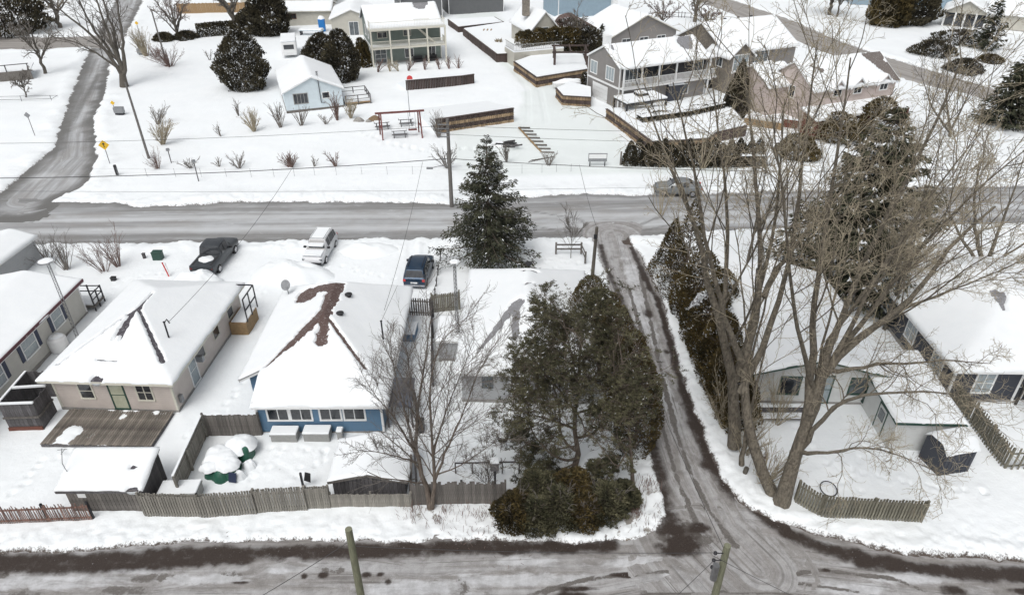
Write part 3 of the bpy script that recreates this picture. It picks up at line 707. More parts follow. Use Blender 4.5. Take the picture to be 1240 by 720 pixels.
# H1: long mobile home at the left edge
t = house('mobile_home', 'long beige mobile home with navy shutters at the left edge of the photo', 'house', (-37.6, 25.5), 0, [dict(box=(0, 6.85, 0, 16.6), z=2.75, kind='gable_y', pitch=.2, oh=.3)], 'sh_dark', 'greige', foot=(.3, 'concrete'))
D = (0, 6.85, 0, 16.6)
for y, ww, g in ((4.3, 1.5, 'curtain'), (6.95, 1.5, 'curtain'), (10.4, 1.3, 'curtain'), (13.6, 1.05, 'curtain')):
    window(t, 'r', D, y, 1.75, ww, 1.15, g, mull=(0, 1), shut='navy')
MB().box(6.84, 7.2, -.3, 16.9, 2.66, 2.70).box(7.17, 7.22, -.31, 16.91, 2.66, 2.86).obj('drip_edge', mat('maroon_trim', (.10, .03, .04), .6), t)
# stair landing at its far end
p = thing('entry_landing', 'small dark railed landing at the far end of the mobile home', 'landing', (-30.6, 42.3, 0))
MB().box(-1.6, .4, 0, 1.4, .5, .62).obj('platform', M['weathered'], p)
for x, y in ((-1.6, 1.35), (.35, 1.35), (.35, .05), (-.6, 1.35), (.35, .7)): MB().box(x-.04, x+.04, y-.04, y+.04, 0, 1.6).obj('post', M['darkmetal'], p)
MB().box(-1.6, .4, 1.32, 1.38, 1.5, 1.56).box(.32, .38, 0, 1.4, 1.5, 1.56).box(-1.6, .4, 1.32, 1.38, 1.05, 1.1).box(.32, .38, 0, 1.4, 1.05, 1.1).obj('railing', M['darkmetal'], p)
MB().box(-1.5, .3, .1, 1.3, .62, .74).obj('snow', M['roof_snow'], p)

# H2: beige bungalow
H2 = dict(box=(0, 7.1, 0, 10.3), z=2.62, kind='hip', pitch=.46, oh=.42, ps=(.46, .40, .46))
pk = (3.55, 4.45)
t = house('beige_bungalow', 'beige bungalow with hipped roof and weathered deck, second from the left edge', 'house', (-26.9, 31.75), R(-2.5), [H2], 'sh_dark', 'beige', foot=(.3, 'concrete'), trimc='cream_trim', fascia='cream_trim', snow=.26, step=.085,
    patches=[(3.55, 4.6, .17, .4, .6, .07), (3.5, 4.3, .06, 3.3, 3.0, .21), (3.3, 3.0, .2, 3.22, 2.5, .05), (3.15, 2.9, .04, 3.0, 2.15, .01), (3.45, 2.9, .04, 3.45, 2.15, .01), (3.75, 4.3, .06, 6.5, .9, .11), (2.6, .9, .03, 3.8, .85, .03), (2.9, -.3, .18, 3.3, -.3, .12), (3.55, 4.6, .05, 3.6, 6.3, .02)])
D = H2['box']
window(t, 'f', D, 1.9, 1.6, .75, 1.05, 'glass_dark', 'cream_trim', (0, 1)); window(t, 'f', D, 5.4, 1.6, .85, 1.1, 'glass_dark', 'cream_trim', (1, 1))
window(t, 'f', D, 3.75, 1.35, .8, 2.0, 'cream_glass', 'green_paint', (0, 1), name='door')
for y, w_, h_ in ((8.6, .8, .85), (6.2, .8, .85), (3.9, .8, .9)): window(t, 'r', D, y, 1.7, w_, h_, 'glass_dark', 'cream_trim', (0, 0), t=.06)
window(t, 'r', D, 2.6, 1.3, .8, 1.95, 'curtain', 'white', (0, 1), name='side_door')
MB().box(7.12, 7.55, 3.1, 3.35, 1.5, 1.9).obj('meter_box', M['galv'], t); MB().box(7.12, 7.3, .3, .55, .6, 1.1).obj('meter_box', M['galv'], t)
stack_pipe(t, 6.0, 2.9, 3.1, 1.5, .05, 'darkmetal'); MB().tube([(6.0, 2.9, 4.55), (6.15, 3.0, 4.75), (6.3, 2.95, 4.5)], .04, 6).obj('service_mast_cap', M['darkmetal'], t)
# porch at the far right corner
pw = MB().box(7.15, 8.35, 8.0, 10.0, -.1, 1.1); pw.obj('porch_wall', M['tanwood'], t)
rr = MB()
for a, b in (((7.3, 10.1, 2.9), (8.4, 10.1, 2.9)), ((8.4, 10.1, 2.9), (8.4, 8.2, 2.9)), ((8.4, 10.1, 1.1), (8.4, 10.1, 2.9)), ((8.4, 8.2, 1.1), (8.4, 8.2, 2.9)), ((8.4, 9.1, 1.1), (8.4, 9.1, 2.9)), ((7.0, 10.1, 2.9), (7.3, 10.1, 2.9)), ((8.4, 8.2, 2.0), (8.4, 10.1, 2.0))): rr.bar(a, b, .07)
rr.obj('porch_railing', M['darkmetal'], t); MB().box(7.3, 8.3, 8.1, 9.9, 1.1, 1.18).obj('porch_snow', M['roof_snow'], t)

# deck of individual boards
t = thing('wooden_deck', 'worn grey wooden deck with thin snow in front of the beige bungalow', 'deck', (-26.4, 28.6, 0), R(-2))
MB().box(0, 6.3, 0, 2.85, .02, .30).obj('frame', M['weathered_dark'], t)
bm_ = MB().box(0, .115, 0, 2.9, 0, .035).mesh('deck_board'); bm_.materials.append(M['decking'])
for i in range(45): link('deck_board', bm_, None, t, (i*.14, -.02+.03*(i % 3), .30+.004*(i % 2)))
snw = grid_mesh('deck_snow', np.linspace(.1, 6.3, 80), np.linspace(0, 2.9, 40), (lambda X, Y: .30+.09*sstep(.02, .26, fbm(X, Y, .9, 4, 3)+.22*np.exp(-((X-1.2)/.8)**2-((Y-.8)/1.0)**2)+.12*np.exp(-((Y-2.8)/.25)**2)-.15)*1.2)(*np.meshgrid(np.linspace(.1, 6.3, 80), np.linspace(0, 2.9, 40))))
link('deck_snow', snw, M['snow'], t)
# board enclosure at the bungalow's left corner
t = thing('wood_enclosure', 'roofless dark board enclosure beside the deck of the beige bungalow', 'enclosure', (-29.0, 30.0, 0), R(3))
def board_wall(parent, a, b, h, n, m='weathered_dark', z0=0, th=.03, name='board', gap=.012, hvar=.04, lean=0):
    a = Vector((*a, z0)); b = Vector((*b, z0)); L = (b-a).length; d = (b-a).normalized(); ang = math.atan2(d.y, d.x)
    w_ = L/n
    ms = []
    for k in range(3):
        me = MB().box(0, w_-gap, -th/2, th/2, 0, h+hvar*(k-1)).mesh(name); me.materials.append(M[m]); ms.append(me)
    for i in range(n):
        o = link(name, random.choice(ms), None, parent, a+d*(w_*i)+Vector((0, 0, 0))); o.rotation_euler = (lean, 0, ang)
for a, b, n in (((0, 0), (1.9, 0), 8), ((0, 0), (0, 2.9), 12), ((1.9, 0), (1.9, 1.5), 6), ((0, 2.9), (1.9, 2.9), 8)): board_wall(t, a, b, 2.0, n)
MB().box(-.05, 1.95, -.09, -.02, .95, 1.05).box(-.05, 1.95, -.09, -.02, 0, .12).box(1.92, 1.99, 0, 1.5, .95, 1.05).obj('rail', M['weathered'], t)
MB().box(-.06, 1.96, -.07, .05, 2.0, 2.1).box(-.06, .06, 0, 2.95, 2.02, 2.08).obj('snow_cap', M['roof_snow'], t); MB().bar((0, 1.4, 2.05), (1.9, 1.5, 2.05), .12).obj('cross_beam', M['roof_snow'], t)
MB().box(.0, 1.9, -.12, -.03, -.1, .3).obj('red_base_board', M['brick'], t)

# H3: blue bungalow with bare brown patches
H3 = dict(box=(0, 8.0, 0, 11.6), z=2.45, kind='hip', pitch=.5, oh=.45, ps=(.52, .40, .75), notch=(-1, .95, -1, 1.9))
t = house('blue_bungalow', 'blue bungalow with bare brown shingles along its hipped snowy roof', 'house', (-15.35, 29.7), R(.5), [H3], 'sh_brown', 'blue', foot=(.25, 'concrete'), snow=.26, step=.085,
    patches=[(4.0, 5.6, .48, 1.25, 1.9, .05), (4.1, 5.4, .2, 4.22, 3.5, .32), (4.2, 5.2, .10, 7.0, 1.8, .08), (4.1, 5.3, .34, 3.95, 9.2, .52), (3.95, 8.6, .5, 1.7, 9.6, .5), (1.7, 8.9, .5, 2.4, 8.3, .35), (4.1, 5.6, .3, 4.0, 7.6, .5)])
t.children[0].data.vertices   # wall box spans the notch: trim below
for o in [c for c in t.children if c.name.startswith('wall')]:
    bpy.data.objects.remove(o)
MB().box(1.0, 8, 0, 2.3, -.3, 2.45).box(0, 8, 2.3, 11.6, -.3, 2.45).box(.01, 7.99, 2.31, 11.59, 2.44, 2.6).box(1.01, 7.99, .01, 2.31, 2.44, 2.6).obj('wall', M['blue'], t)
for o in list(t.children):
    if o.name.startswith(('foundation', 'corner_trim')): bpy.data.objects.remove(o)
MB().box(.97, 8.03, -.03, 2, -.3, .2).box(-.03, 8.03, 2.27, 11.63, -.3, .2).obj('foundation', M['concrete'], t)
MB().box(.93, 1.06, -.05, .08, .2, 2.44).obj('corner_trim', M['white'], t); MB().box(7.93, 8.05, -.05, .08, .2, 2.44).obj('corner_trim', M['white'], t)
D = H3['box']
for u in (2.15, 3.45, 5.1, 6.45): window(t, 'f', D, u, 1.55, 1.1, .85, 'glass_dark', 'white', (1, 0), t=.1)
MB().tube([(1.0, -.35, 2.7), (1.02, -.12, 2.4), (1.02, -.08, .25)], .045, 8).obj('downpipe', M['white'], t)
def mz(x, y): return float(wing_h(H3, np.array([x]), np.array([y]))[0])
roof_vent(t, 4.9, 5.7, mz(4.9, 5.7)+.1); roof_vent(t, 5.0, 7.9, mz(5, 7.9)+.12)
stack_pipe(t, 7.5, 5.0, 3.0, 1.4, .05); MB().tube([(7.6, 11.0, 3.3), (7.5, 5.0, 4.4)], .012, 5).obj('service_cable', M['wire'], t)
d_ = thing('satellite_dish', 'grey satellite dish on a mast at the far left eave of the blue bungalow', 'satellite dish', (-15.2, 40.2, 3.0))
MB().tube([(0, 0, -.2), (0, 0, .55)], .035, 6).obj('mast', M['galv'], d_)
dd = MB().lathe([(.02, 0), (.22, .03), (.36, .1), (.37, .12)], (0, 0, 0), 16); o = dd.obj('dish', M['galv'], d_, (0, -.05, .7)); o.rotation_euler = (R(60), 0, R(-20))
MB().bar((0, -.05, .6), (.15, -.55, .75), .03).obj('feed_arm', M['galv'], d_)

# H4: grey bungalow right of the bare maple
H4 = dict(box=(0, 7.6, 0, 11.3), z=2.6, kind='hip', pitch=.5, oh=.35, ps=(.5, .42, .6))
t = house('grey_bungalow', 'light grey bungalow with grey shingle streaks on its snowy roof, left of the pine', 'house', (-3.0, 32.4), R(-1.5), [H4], 'sh_grey', 'grey', foot=(.35, 'concrete'), trimc=None, fascia='white', snow=.24,
    patches=[(1.1, 1.2, .07, 3.2, 4.5, .40), (3.15, 3.5, .22, 3.15, 1.9, .14), (3.7, 6.4, .08, 4.2, 6.8, .02), (3.6, 8.3, .1, 4.5, 8.4, .1)])
D = H4['box']
window(t, 'f', D, 1.55, 1.65, .7, .9, 'glass', 'grey', (0, 0)); window(t, 'f', D, 4.9, 1.5, .9, 1.0, 'glass_dark', 'white', (0, 1)); window(t, 'f', D, 3.4, 1.6, .9, 1.1, 'glass_dark', 'white', (0, 1))
MB().box(7.0, 8.6, -.0, .02, 0, 0).v if False else None
roof_vent(t, 3.9, 9.5, 4.3)
g = house('lean_to_annex', 'low snow topped annex against the left side of the grey bungalow', 'shed', (-4.75, 36.4), R(-1), [dict(box=(0, 1.45, 0, 2.6), z=1.9, kind='shed_x', pitch=-.0, oh=.12)], 'sh_grey', 'grey', trimc=None, snow=.18)

# H5: low house behind the big cottonwoods
H5 = dict(box=(0, 7.4, 0, 11.0), z=2.65, kind='gable_y', pitch=.28, oh=.4)
t = house('white_cottage', 'white walled cottage with snowy roof behind the big bare cottonwoods', 'house', (14.2, 32.3), R(-2), [H5], 'sh_grey', 'whitewall', trimc='green_paint', fascia='green_paint')
D = H5['box']
window(t, 'f', D, 2.3, 1.55, 1.1, 1.2, 'glass_dark', 'green_paint', (0, 0)); window(t, 'f', D, 4.3, 1.3, .85, 1.9, 'curtain', 'green_paint', (0, 1), name='door'); window(t, 'f', D, 6.3, 1.6, .9, 1.1, 'glass', 'green_paint', (0, 1))
t = thing('snowy_bench', 'long weathered bench under thick snow in front of the white cottage', 'bench', (14.6, 30.5, 0))
MB().box(0, 2.6, 0, .5, .40, .46).obj('seat', M['weathered'], t); MB().box(0, 2.6, .48, .55, .45, .95).obj('backrest', M['weathered_dark'], t); MB().box(0, .1, 0, .5, 0, .4).obj('leg', M['weathered'], t); MB().box(2.5, 2.6, 0, .5, 0, .4).obj('leg', M['weathered'], t); MB().box(0, 2.6, .02, .45, .46, .56).box(0, 2.6, .45, .58, .95, 1.05).obj('snow', M['roof_snow'], t)

# white garage with green framed doors
G5 = dict(box=(0, 3.5, 0, 5.9), z=2.35, kind='shed_y', pitch=.05, oh=.12)
t = house('white_garage', 'white garage with green framed side door, right of the cottonwoods', 'garage', (20.85, 28.25), R(-2), [G5], 'sh_grey', 'whitewall', foot=None, trimc=None, fascia='green_paint', snow=.2)
D = G5['box']
o = window(t, 'l', D, 1.5, 1.0, .85, 1.95, 'whitewall', 'green_paint', (0, 0), t=.07, name='door'); MB().box(-.28, .28, -.05, -.01, .1, .75).obj('door_pane', M['glass'], o)
o = window(t, 'l', D, 4.1, 1.15, .9, 1.2, 'glass_dark', 'green_paint', (0, 0), t=.06)
# dark shed
t = thing('dark_shed', 'small charcoal garden shed with rounded snow cap beside the white garage', 'shed', (22.65, 26.3, 0), R(12))
MB().box(0, 1.9, 0, 1.5, 0, 1.75).prism([(0, 0, 1.75), (0, 1.5, 1.75), (0, 1.1, 2.15), (0, .4, 2.15)], (1.9, 0, 0)).obj('wall', M['char'], t, bevel=.02)
for i in range(7): MB().box(.1+.26*i, .13+.26*i, -.02, 0, .05, 1.7).obj('rib', M['char'], t)
X, Y = np.meshgrid(np.linspace(-.1, 2.0, 26), np.linspace(-.1, 1.6, 22)); ed = np.minimum.reduce([X+.1, 2.0-X, Y+.1, 1.6-Y])
link('snow_cap', grid_mesh('snow_cap', np.linspace(-.1, 2.0, 26), np.linspace(-.1, 1.6, 22), 1.75+.4*np.clip(np.minimum(Y+.1, 1.6-Y)/.45, 0, 1)+.22*np.sqrt(np.clip(ed/.3, 0, 1))+fbm(X, Y, 1.5, 2, 2)*.1), M['roof_snow'], t)

# H6: dark house at the right edge
H6 = dict(box=(0, 10.5, 0, 13.0), z=2.75, kind='hip', pitch=.5, oh=.35, ps=(.42, .42, .42))
t = house('charcoal_house', 'charcoal house with white framed windows at the right edge of the photo', 'house', (26.2, 32.4), R(-1), [H6], 'sh_grey', 'char', trimc='white', snow=.25, patches=[(4.3, 5.2, .25, 4.1, 3.6, .04), (4.6, 4.9, .18, 4.3, 4.2, .1), (5.3, .1, .12, 7.5, .1, .10)])
D = H6['box']
window(t, 'f', D, 1.9, 1.6, 1.0, 1.35, 'curtain', 'white', (1, 1), t=.1); window(t, 'f', D, 4.5, 1.35, .85, 2.0, 'glass_dark', 'white', (1, 1), t=.14, name='door'); window(t, 'f', D, 7.0, 1.6, 1.1, 1.2, 'glass', 'white', (1, 1), t=.1)
for y in (1.8, 5.2, 8.6): window(t, 'l', D, y, 1.7, 1.1, 1.25, 'curtain', 'white', (1, 1), t=.1)

# H7 pale blue cottage far side of the street
def lz(wg, x, y): return float(wing_h(wg, np.array([x]), np.array([y]))[0])
H7 = dict(box=(0, 7.3, 0, 11.3), z=2.7, kind='gable_y', pitch=.46, oh=.25)
t = house('pale_blue_cottage', 'pale blue cottage with snowy gable roof and dark railed deck across the street', 'house', (-29.2, 89.2), R(20), [H7], 'sh_grey', 'ltblue', foot=(.35, 'weathered'), trimc=None, snow=.28)
D = H7['box']
window(t, 'f', D, 2.0, 1.75, 1.7, 1.2, 'glass_dark', 'grey_plastic', (3, 0)); window(t, 'f', D, 5.2, 1.9, .85, .7, 'glass_dark', 'white', (0, 0))
MB().tube([(4.45, -.1, 4.3), (4.5, -.1, 1.0), (5.0, -.1, 1.0)], .05, 6).obj('downpipe', M['darkmetal'], t); stack_pipe(t, 4.5, .8, lz(H7, 4.5, .8)+.15, .5, .12, 'galv')
t = thing('cottage_deck', 'snowy deck with dark rails at the right of the pale blue cottage', 'deck', (-22.1, 91.9, 0), R(20))
MB().box(0, 3.4, 0, 4.2, .4, .55).obj('platform', M['tanwood'], t); MB().box(0, 3.4, .1, 4.1, .55, .68).obj('snow', M['roof_snow'], t)
for x, y in ((.1, 0), (1.7, 0), (3.35, 0), (3.35, 1.4), (3.35, 2.8), (3.35, 4.15), (1.7, 4.15), (.1, 4.15)): MB().box(x-.06, x+.06, y-.06, y+.06, 0, 1.5).obj('post', M['weathered_dark'], t)
MB().box(0, 3.4, -.04, .04, 1.42, 1.5).box(0, 3.4, -.03, .03, .95, 1.0).box(3.31, 3.39, 0, 4.2, 1.42, 1.5).box(3.32, 3.38, 0, 4.2, .95, 1.0).box(0, 3.4, 4.11, 4.19, 1.42, 1.5).box(0, 3.4, 4.12, 4.18, .95, 1.0).obj('railing', M['weathered_dark'], t)

# H8 sage green house with two-storey porch
def railing(parent, a, b, h=.95, m='cream_trim', nb=None, pick=.12, th=.035):
    """rails and pickets; every picket its own piece when there are few, else one balustrade"""
    a = Vector(a); b = Vector(b); L = (b-a).length; r = MB()
    r.bar(a+Vector((0, 0, h)), b+Vector((0, 0, h)), .08, .06); r.bar(a+Vector((0, 0, .1)), b+Vector((0, 0, .1)), .06, .05)
    n = int(L/pick)
    for i in range(1, n): p = a.lerp(b, i/n); r.bar(p+Vector((0, 0, .1)), p+Vector((0, 0, h)), th)
    return r.obj('railing', M[m], parent)
o8 = (-21.9, 112.3); rz8 = R(18)
W8 = dict(box=(.3, 11.6, 2.4, 11.0), z=5.6, kind='gable_x', pitch=.55, oh=.35)
t = house('sage_green_house', 'sage green two storey house with cream balconies and rooftop terrace', 'house', o8, rz8, [W8], 'sh_grey', 'sage', foot=(.3, 'concrete'), trimc='cream_trim', snow=.3, step=.2, patches=[(9.2, 6.2, 1.0, 9.9, 6.6, .7)])
for zz, th in ((2.7, .25), (5.45, .28)):
    MB().box(0, 12, 0, 2.5, zz, zz+th).obj('porch_floor', M['cream_trim'], t)
MB().box(.1, 11.9, .1, 2.6, 5.73, 5.93).obj('terrace_snow', M['roof_snow'], t); MB().box(.1, 11.9, .3, 2.4, 2.95, 2.99).obj('porch_snow', M['roof_snow'], t)
for x in (.12, 3.05, 6.0, 8.95, 11.88): MB().box(x-.12, x+.12, -.01, .22, 0, 2.7).box(x-.12, x+.12, -.01, .22, 2.95, 5.45).obj('porch_post', M['cream_trim'], t)
for i in range(4): x = (.12, 3.05, 6.0, 8.95, 11.88); railing(t, (x[i]+.12, .1, 2.95), (x[i+1]-.12, .1, 2.95))
railing(t, (11.9, .1, 2.95), (11.9, 2.3, 2.95)); railing(t, (.12, .1, 5.73), (11.88, .1, 5.73), 1.0, 'cream_trim', pick=.24, th=.02); railing(t, (.12, .1, 5.73), (.12, 2.5, 5.73), 1.0, pick=.24, th=.02); railing(t, (11.9, .1, 5.73), (11.9, 2.5, 5.73), 1.0, pick=.24, th=.02)
railing(t, (7.0, .9, 5.73), (9.6, .9, 5.73), 1.0, pick=.24, th=.02)
st = MB(); 
for i in range(10): st.box(7.6+i*.27, 7.9+i*.27, 1.2, 2.2, 5.3-i*.27, 5.36-i*.27)
st.bar((7.6, 1.2, 5.5), (10.5, 1.2, 2.9), .08, .28).obj('porch_stair', M['cream_trim'], t)
D = (.3, 11.6, 2.4, 11.0)
window(t, 'f', D, 1.7, 1.15, 1.7, 2.1, 'glass', 'white', (1, 2), name='french_door'); window(t, 'f', D, 6.3, 1.4, 1.3, 1.3, 'glass_dark', 'white', (1, 0)); window(t, 'f', D, 10.0, 1.5, 1.2, 1.3, 'glass_dark', 'white', (1, 0))
window(t, 'f', D, 2.2, 4.4, 1.4, .8, 'glass_dark', 'cream_trim', (1, 0)); window(t, 'f', D, 6.2, 4.5, 1.1, .8, 'glass_dark', 'cream_trim', (1, 0))
for y, z in ((4.4, 4.4), (7.4, 4.4), (7.4, 1.6), (4.4, 1.6)): window(t, 'l', D, y, z, 1.3, 1.4, 'glass', 'white', (1, 0))
MB().box(.22, .28, 2.4, 11.0, 2.6, 2.85).obj('trim_band', M['white'], t)
for x, w_ in ((6.8, 1.5), (8.8, 1.9)):
    q = thing('covered_grill', 'dark covered barbecue on the lower porch of the sage green house' if x < 7 else 'dark wicker porch sofa on the lower porch of the sage green house', 'barbecue' if x < 7 else 'sofa', (o8[0]+x*math.cos(rz8)-1.2*math.sin(rz8), o8[1]+x*math.sin(rz8)+1.2*math.cos(rz8), 0), rz8)
    if x > 7: q.name = 'porch_sofa'
    MB().box(0, w_, 0, .7, .1, .5).obj('seat' if x > 7 else 'cover', M['black'], q, bevel=.06); MB().box(0, w_, .6, .8, .4, .95).obj('backrest' if x > 7 else 'lid', M['black'], q, bevel=.06)

# H9 taupe two storey house with white balcony
W9 = dict(box=(0, 14.2, 0, 7.8), z=5.35, kind='gable_x', pitch=.5, oh=.15)
t = house('taupe_house', 'taupe two storey house with long white balcony and garage door', 'house', (13.9, 91.0), R(26), [W9], 'sh_grey', 'taupe', foot=(.25, 'concrete'), trimc='white', snow=.3, step=.2, patches=[(12.0, 2.6, 1.1, 12.8, 3.6, .9), (.7, 3.0, .2, .9, 3.8, .1)])
# balcony under the roof: floor slab, flat dark panel standing in for its shade
MB().box(-.06, 14.26, -.06, -.002, 2.55, 2.8).box(-.06, -.002, -.06, 7.86, 2.55, 2.8).obj('trim_band', M['white'], t)
MB().box(.3, 13.8, -.02, -.004, 3.7, 5.2).obj('balcony_shade_panel', M['glass_dark'], t)
MB().box(.1, 15.4, -.9, -.06, 2.62, 2.82).obj('balcony_floor', M['white'], t)
MB().box(0, 15.3, -.95, .1, 5.36, 5.5).obj('balcony_ceiling', M['white'], t)
for x in (.12, 2.9, 5.6, 8.4, 11.2, 14.0): MB().box(x-.09, x+.09, -.85, -.67, 2.82, 5.36).obj('balcony_post', M['white'], t)
for i in range(5): x = (.12, 2.9, 5.6, 8.4, 11.2, 15.3); railing(t, (x[i], -.76, 2.82), (x[i+1], -.76, 2.82), 1.05, 'white', pick=.2, th=.06)
MB().box(13.9, 14.08, -.85, -.67, 0, 2.62).box(0.03, .2, -.85, -.67, 0, 2.62).obj('balcony_post', M['white'], t)
sn = roof_and_snow(t, dict(box=(0, 14.3, -.9, .05), z=5.5, kind='shed_y', pitch=.3, oh=.1), 'sh_grey', .25, step=.2)
D = (0, 14.2, 0, 7.8)
window(t, 'l', D, 6.3, 4.1, 1.5, 1.5, 'curtain', 'white', (1, 0), t=.12); window(t, 'l', D, 2.3, 4.1, 1.8, 1.6, 'curtain', 'white', (2, 0), t=.12); window(t, 'f', D, 1.7, 4.2, 1.8, 1.6, 'glass', 'white', (2, 0), t=.12, off=.03); window(t, 'f', D, 12.6, 4.1, 1.4, 1.9, 'glass', 'white', (1, 0), t=.12, off=.03)
gd = MB()
for i in range(4): gd.box(-.05, 0, 2.6, 6.3, .02+i*.56, .55+i*.56)
gd.obj('garage_door', M['white'], t); window(t, 'f', D, 4.6, 1.5, 1.1, 1.1, 'glass', 'white', (0, 0), t=.12); window(t, 'f', D, 10.8, 1.4, 1.0, 1.2, 'glass', 'white', (0, 0), t=.12)
MB().box(1.5, 2.3, 6.0, 6.9, 5.6, 8.0).obj('chimney', M['white'], t)

# H10 stone fronted house
rz = R(24)
W10 = dict(box=(0, 12.5, 0, 11.5), z=5.3, kind='gable_x', pitch=.5, oh=.35)
t = house('stone_house', 'tall stone and grey house with arched bay windows and snowy roof', 'house', (29.6, 99.3), rz, [W10, dict(box=(-.6, 3.4, -1.6, 3), z=5.0, kind='gable_y', pitch=.85, oh=.3, wall='stone'), dict(box=(3.6, 8.2, -1.4, .2), z=2.7, kind='shed_y', pitch=.4, oh=.3, wall='stone')], 'sh_grey', 'stone', foot=None, trimc=None, snow=.28, step=.2)
window(t, 'f', (-.6, 3.4, -1.6, 3), 1.4, 4.2, 2.4, 2.0, 'curtain', 'white', (3, 1), t=.15); window(t, 'f', (-.6, 3.4, -1.6, 3), 1.4, 1.3, 1.3, 1.9, 'glass', 'white', (1, 0), t=.12); window(t, 'f', W10['box'], 6.0, 4.2, 3.0, 1.6, 'glass', 'white', (3, 0), t=.15); window(t, 'f', (3.6, 8.2, -1.4, .2), 5.9, 1.3, 1.6, 1.7, 'glass_dark', 'white', (1, 0), t=.12); window(t, 'l', (-.6, 3.4, -1.6, 3), .5, 4.2, 1.2, 1.3, 'glass', 'white', (1, 0), t=.12)
MB().box(12.52, 12.6, .1, 11.4, 2.6, 5.3).prism([(12.52, 0, 5.3), (12.52, 11.5, 5.3), (12.52, 5.75, 8.3)], (.08, 0, 0)).obj('gable_wall', M['taupe'], t)
MB().box(8.25, 12.45, -.05, -.005, 0, 5.2).obj('grey_front_wall', M['taupe'], t)
for i in range(4): roof_vent(t, 2+i*2.4, 6.6, 8.2)

# H11 blush house with dormers and brown bare roof
rz = R(22); W11 = dict(box=(0, 12.6, 0, 7.6), z=5.2, kind='gable_x', pitch=.62, oh=.3)
t = house('blush_house', 'blush pink house with dormers and one bare brown roof end behind branches', 'house', (35.2, 81.2), rz, [W11, dict(box=(-.9, 13.5, -2.2, .05), z=2.6, kind='shed_y', pitch=.25, oh=.3, wall='brick')], 'sh_taupe', 'pinkish', foot=None, trimc=None, snow=.26, step=.2, patches=[(10.3, 3.5, .4, 12.6, 1.0, 1.3), (11.4, 3.6, .6, 12.2, 3.6, .9), (2.6, 2.2, .3, 1.4, 3.0, .1)])
for x in (3.4, 6.5, 10.6):
    dw = dict(box=(x-1.05, x+1.05, -.12, 2.6), z=5.0, kind='gable_y', pitch=.95, oh=.2, z0=4.0); wing_walls(t, dw, 'pinkish'); roof_and_snow(t, dw, 'sh_taupe', .12, [(x+.7, 1.2, .7, x+.7, .4, .3)] if x > 4 else [], .12, 'white'); window(t, 'f', dw['box'], x, 4.7, 1.1, .8, 'glass_dark', 'white', (1, 0))
for x in (2.2, 8.6): window(t, 'f', (-.9, 13.5, -2.2, .05), x, 1.4, 2.0, 1.5, 'glass', 'white', (2, 0))
window(t, 'l', W11['box'], 3.6, 4.2, .9, 1.3, 'glass_dark', 'white', (0, 0))
# blush house's left wing
t2 = house('blush_annex', 'windowless blush annex with snowy roof left of the blush dormer house', 'annex', (31.0, 84.2), rz, [dict(box=(0, 4.4, 0, 7.0), z=4.8, kind='gable_x', pitch=.5, oh=.2)], 'sh_taupe', 'pinkish', foot=None, trimc=None, snow=.26, step=.2)

# H12 tan porch house top right and others along the top edge
W12 = dict(box=(0, 7.2, 0, 9.0), z=2.9, kind='gable_y', pitch=.55, oh=.5)
t = house('tan_porch_house', 'tan house with open gabled porch near the top right corner', 'house', (84.5, 144.5), R(-32), [W12, dict(box=(7.2, 17, 2.0, 11), z=2.9, kind='gable_x', pitch=.4, oh=.4)], 'sh_grey', 'cream', foot=(.3, 'concrete'), snow=.3, step=.3)
MB().box(.3, 3.3, -.05, -.01, .4, 2.7).box(3.7, 6.9, -.05, -.01, .4, 2.7).obj('porch_shade_panel', M['glass_dark'], t)  # flat dark panels on the wall stand in for the shade inside the porch
for x in (.1, 1.9, 3.55, 5.4, 7.1): MB().box(x-.15, x+.15, -.2, -.02, 0, 2.9).obj('porch_post', M['white'], t)
t = house('cream_garage', 'cream building with maroon gable end near the top left', 'garage', (-45.2, 144.3), R(6), [dict(box=(0, 9.5, 0, 8), z=2.9, kind='gable_x', pitch=.25, oh=.4)], 'sh_dark', 'cream', foot=None, trimc=None, snow=.3, step=.3, fascia='cream_trim')
window(t, 'f', (0, 9.5, 0, 8), 2.1, 1.9, 1.6, .8, 'glass_dark', 'brick', (2, 0))
t = house('cream_outbuilding', 'cream outbuilding with small door just left of the sage green house', 'outbuilding', (-33.2, 135.0), R(8), [dict(box=(0, 7.5, 0, 12), z=3.2, kind='gable_y', pitch=.4, oh=.3)], 'sh_dark', 'cream', foot=None, trimc=None, snow=.3, step=.3)
window(t, 'f', (0, 7.5, 0, 12), 4.0, 1.4, 1.6, 2.3, 'glass', 'white', (1, 0), name='door')
t = house('slate_garage', 'long slate grey garage at the top centre of the photo', 'garage', (-13.3, 156.2), R(16), [dict(box=(0, 12, 0, 9), z=4.0, kind='gable_x', pitch=.3, oh=.3)], 'sh_dark', 'slate', foot=None, trimc='white', snow=.3, step=.3)
t = house('dark_roof_house', 'grey walled house with a bare dark roof corner behind the sage green house', 'house', (-22.5, 150.0), R(16), [dict(box=(0, 8.5, 0, 9), z=4.2, kind='gable_y', pitch=.6, oh=.3)], 'sh_dark', 'slate', foot=None, trimc='white', snow=.3, step=.3, patches=[(4, 1, 1.6, 3.2, 4, 1.2)])
t = house('brown_roof_cottage', 'cream cottage with steep gable and bare brown roof behind the tall cedar hedge', 'house', (3.0, 118.5), R(20), [dict(box=(0, 5, 0, 9), z=4.2, kind='gable_y', pitch=1.1, oh=.3), dict(box=(4.6, 12.5, 1, 8), z=3.6, kind='hip', pitch=.6, oh=.4, roof='sh_brown', ps=(.6, .6, .6), patches=[(8.0, 2.6, 2.6, 11.5, 3.2, 2.4)])], 'sh_brown', 'cream', foot=None, trimc=None, snow=.28, step=.25)
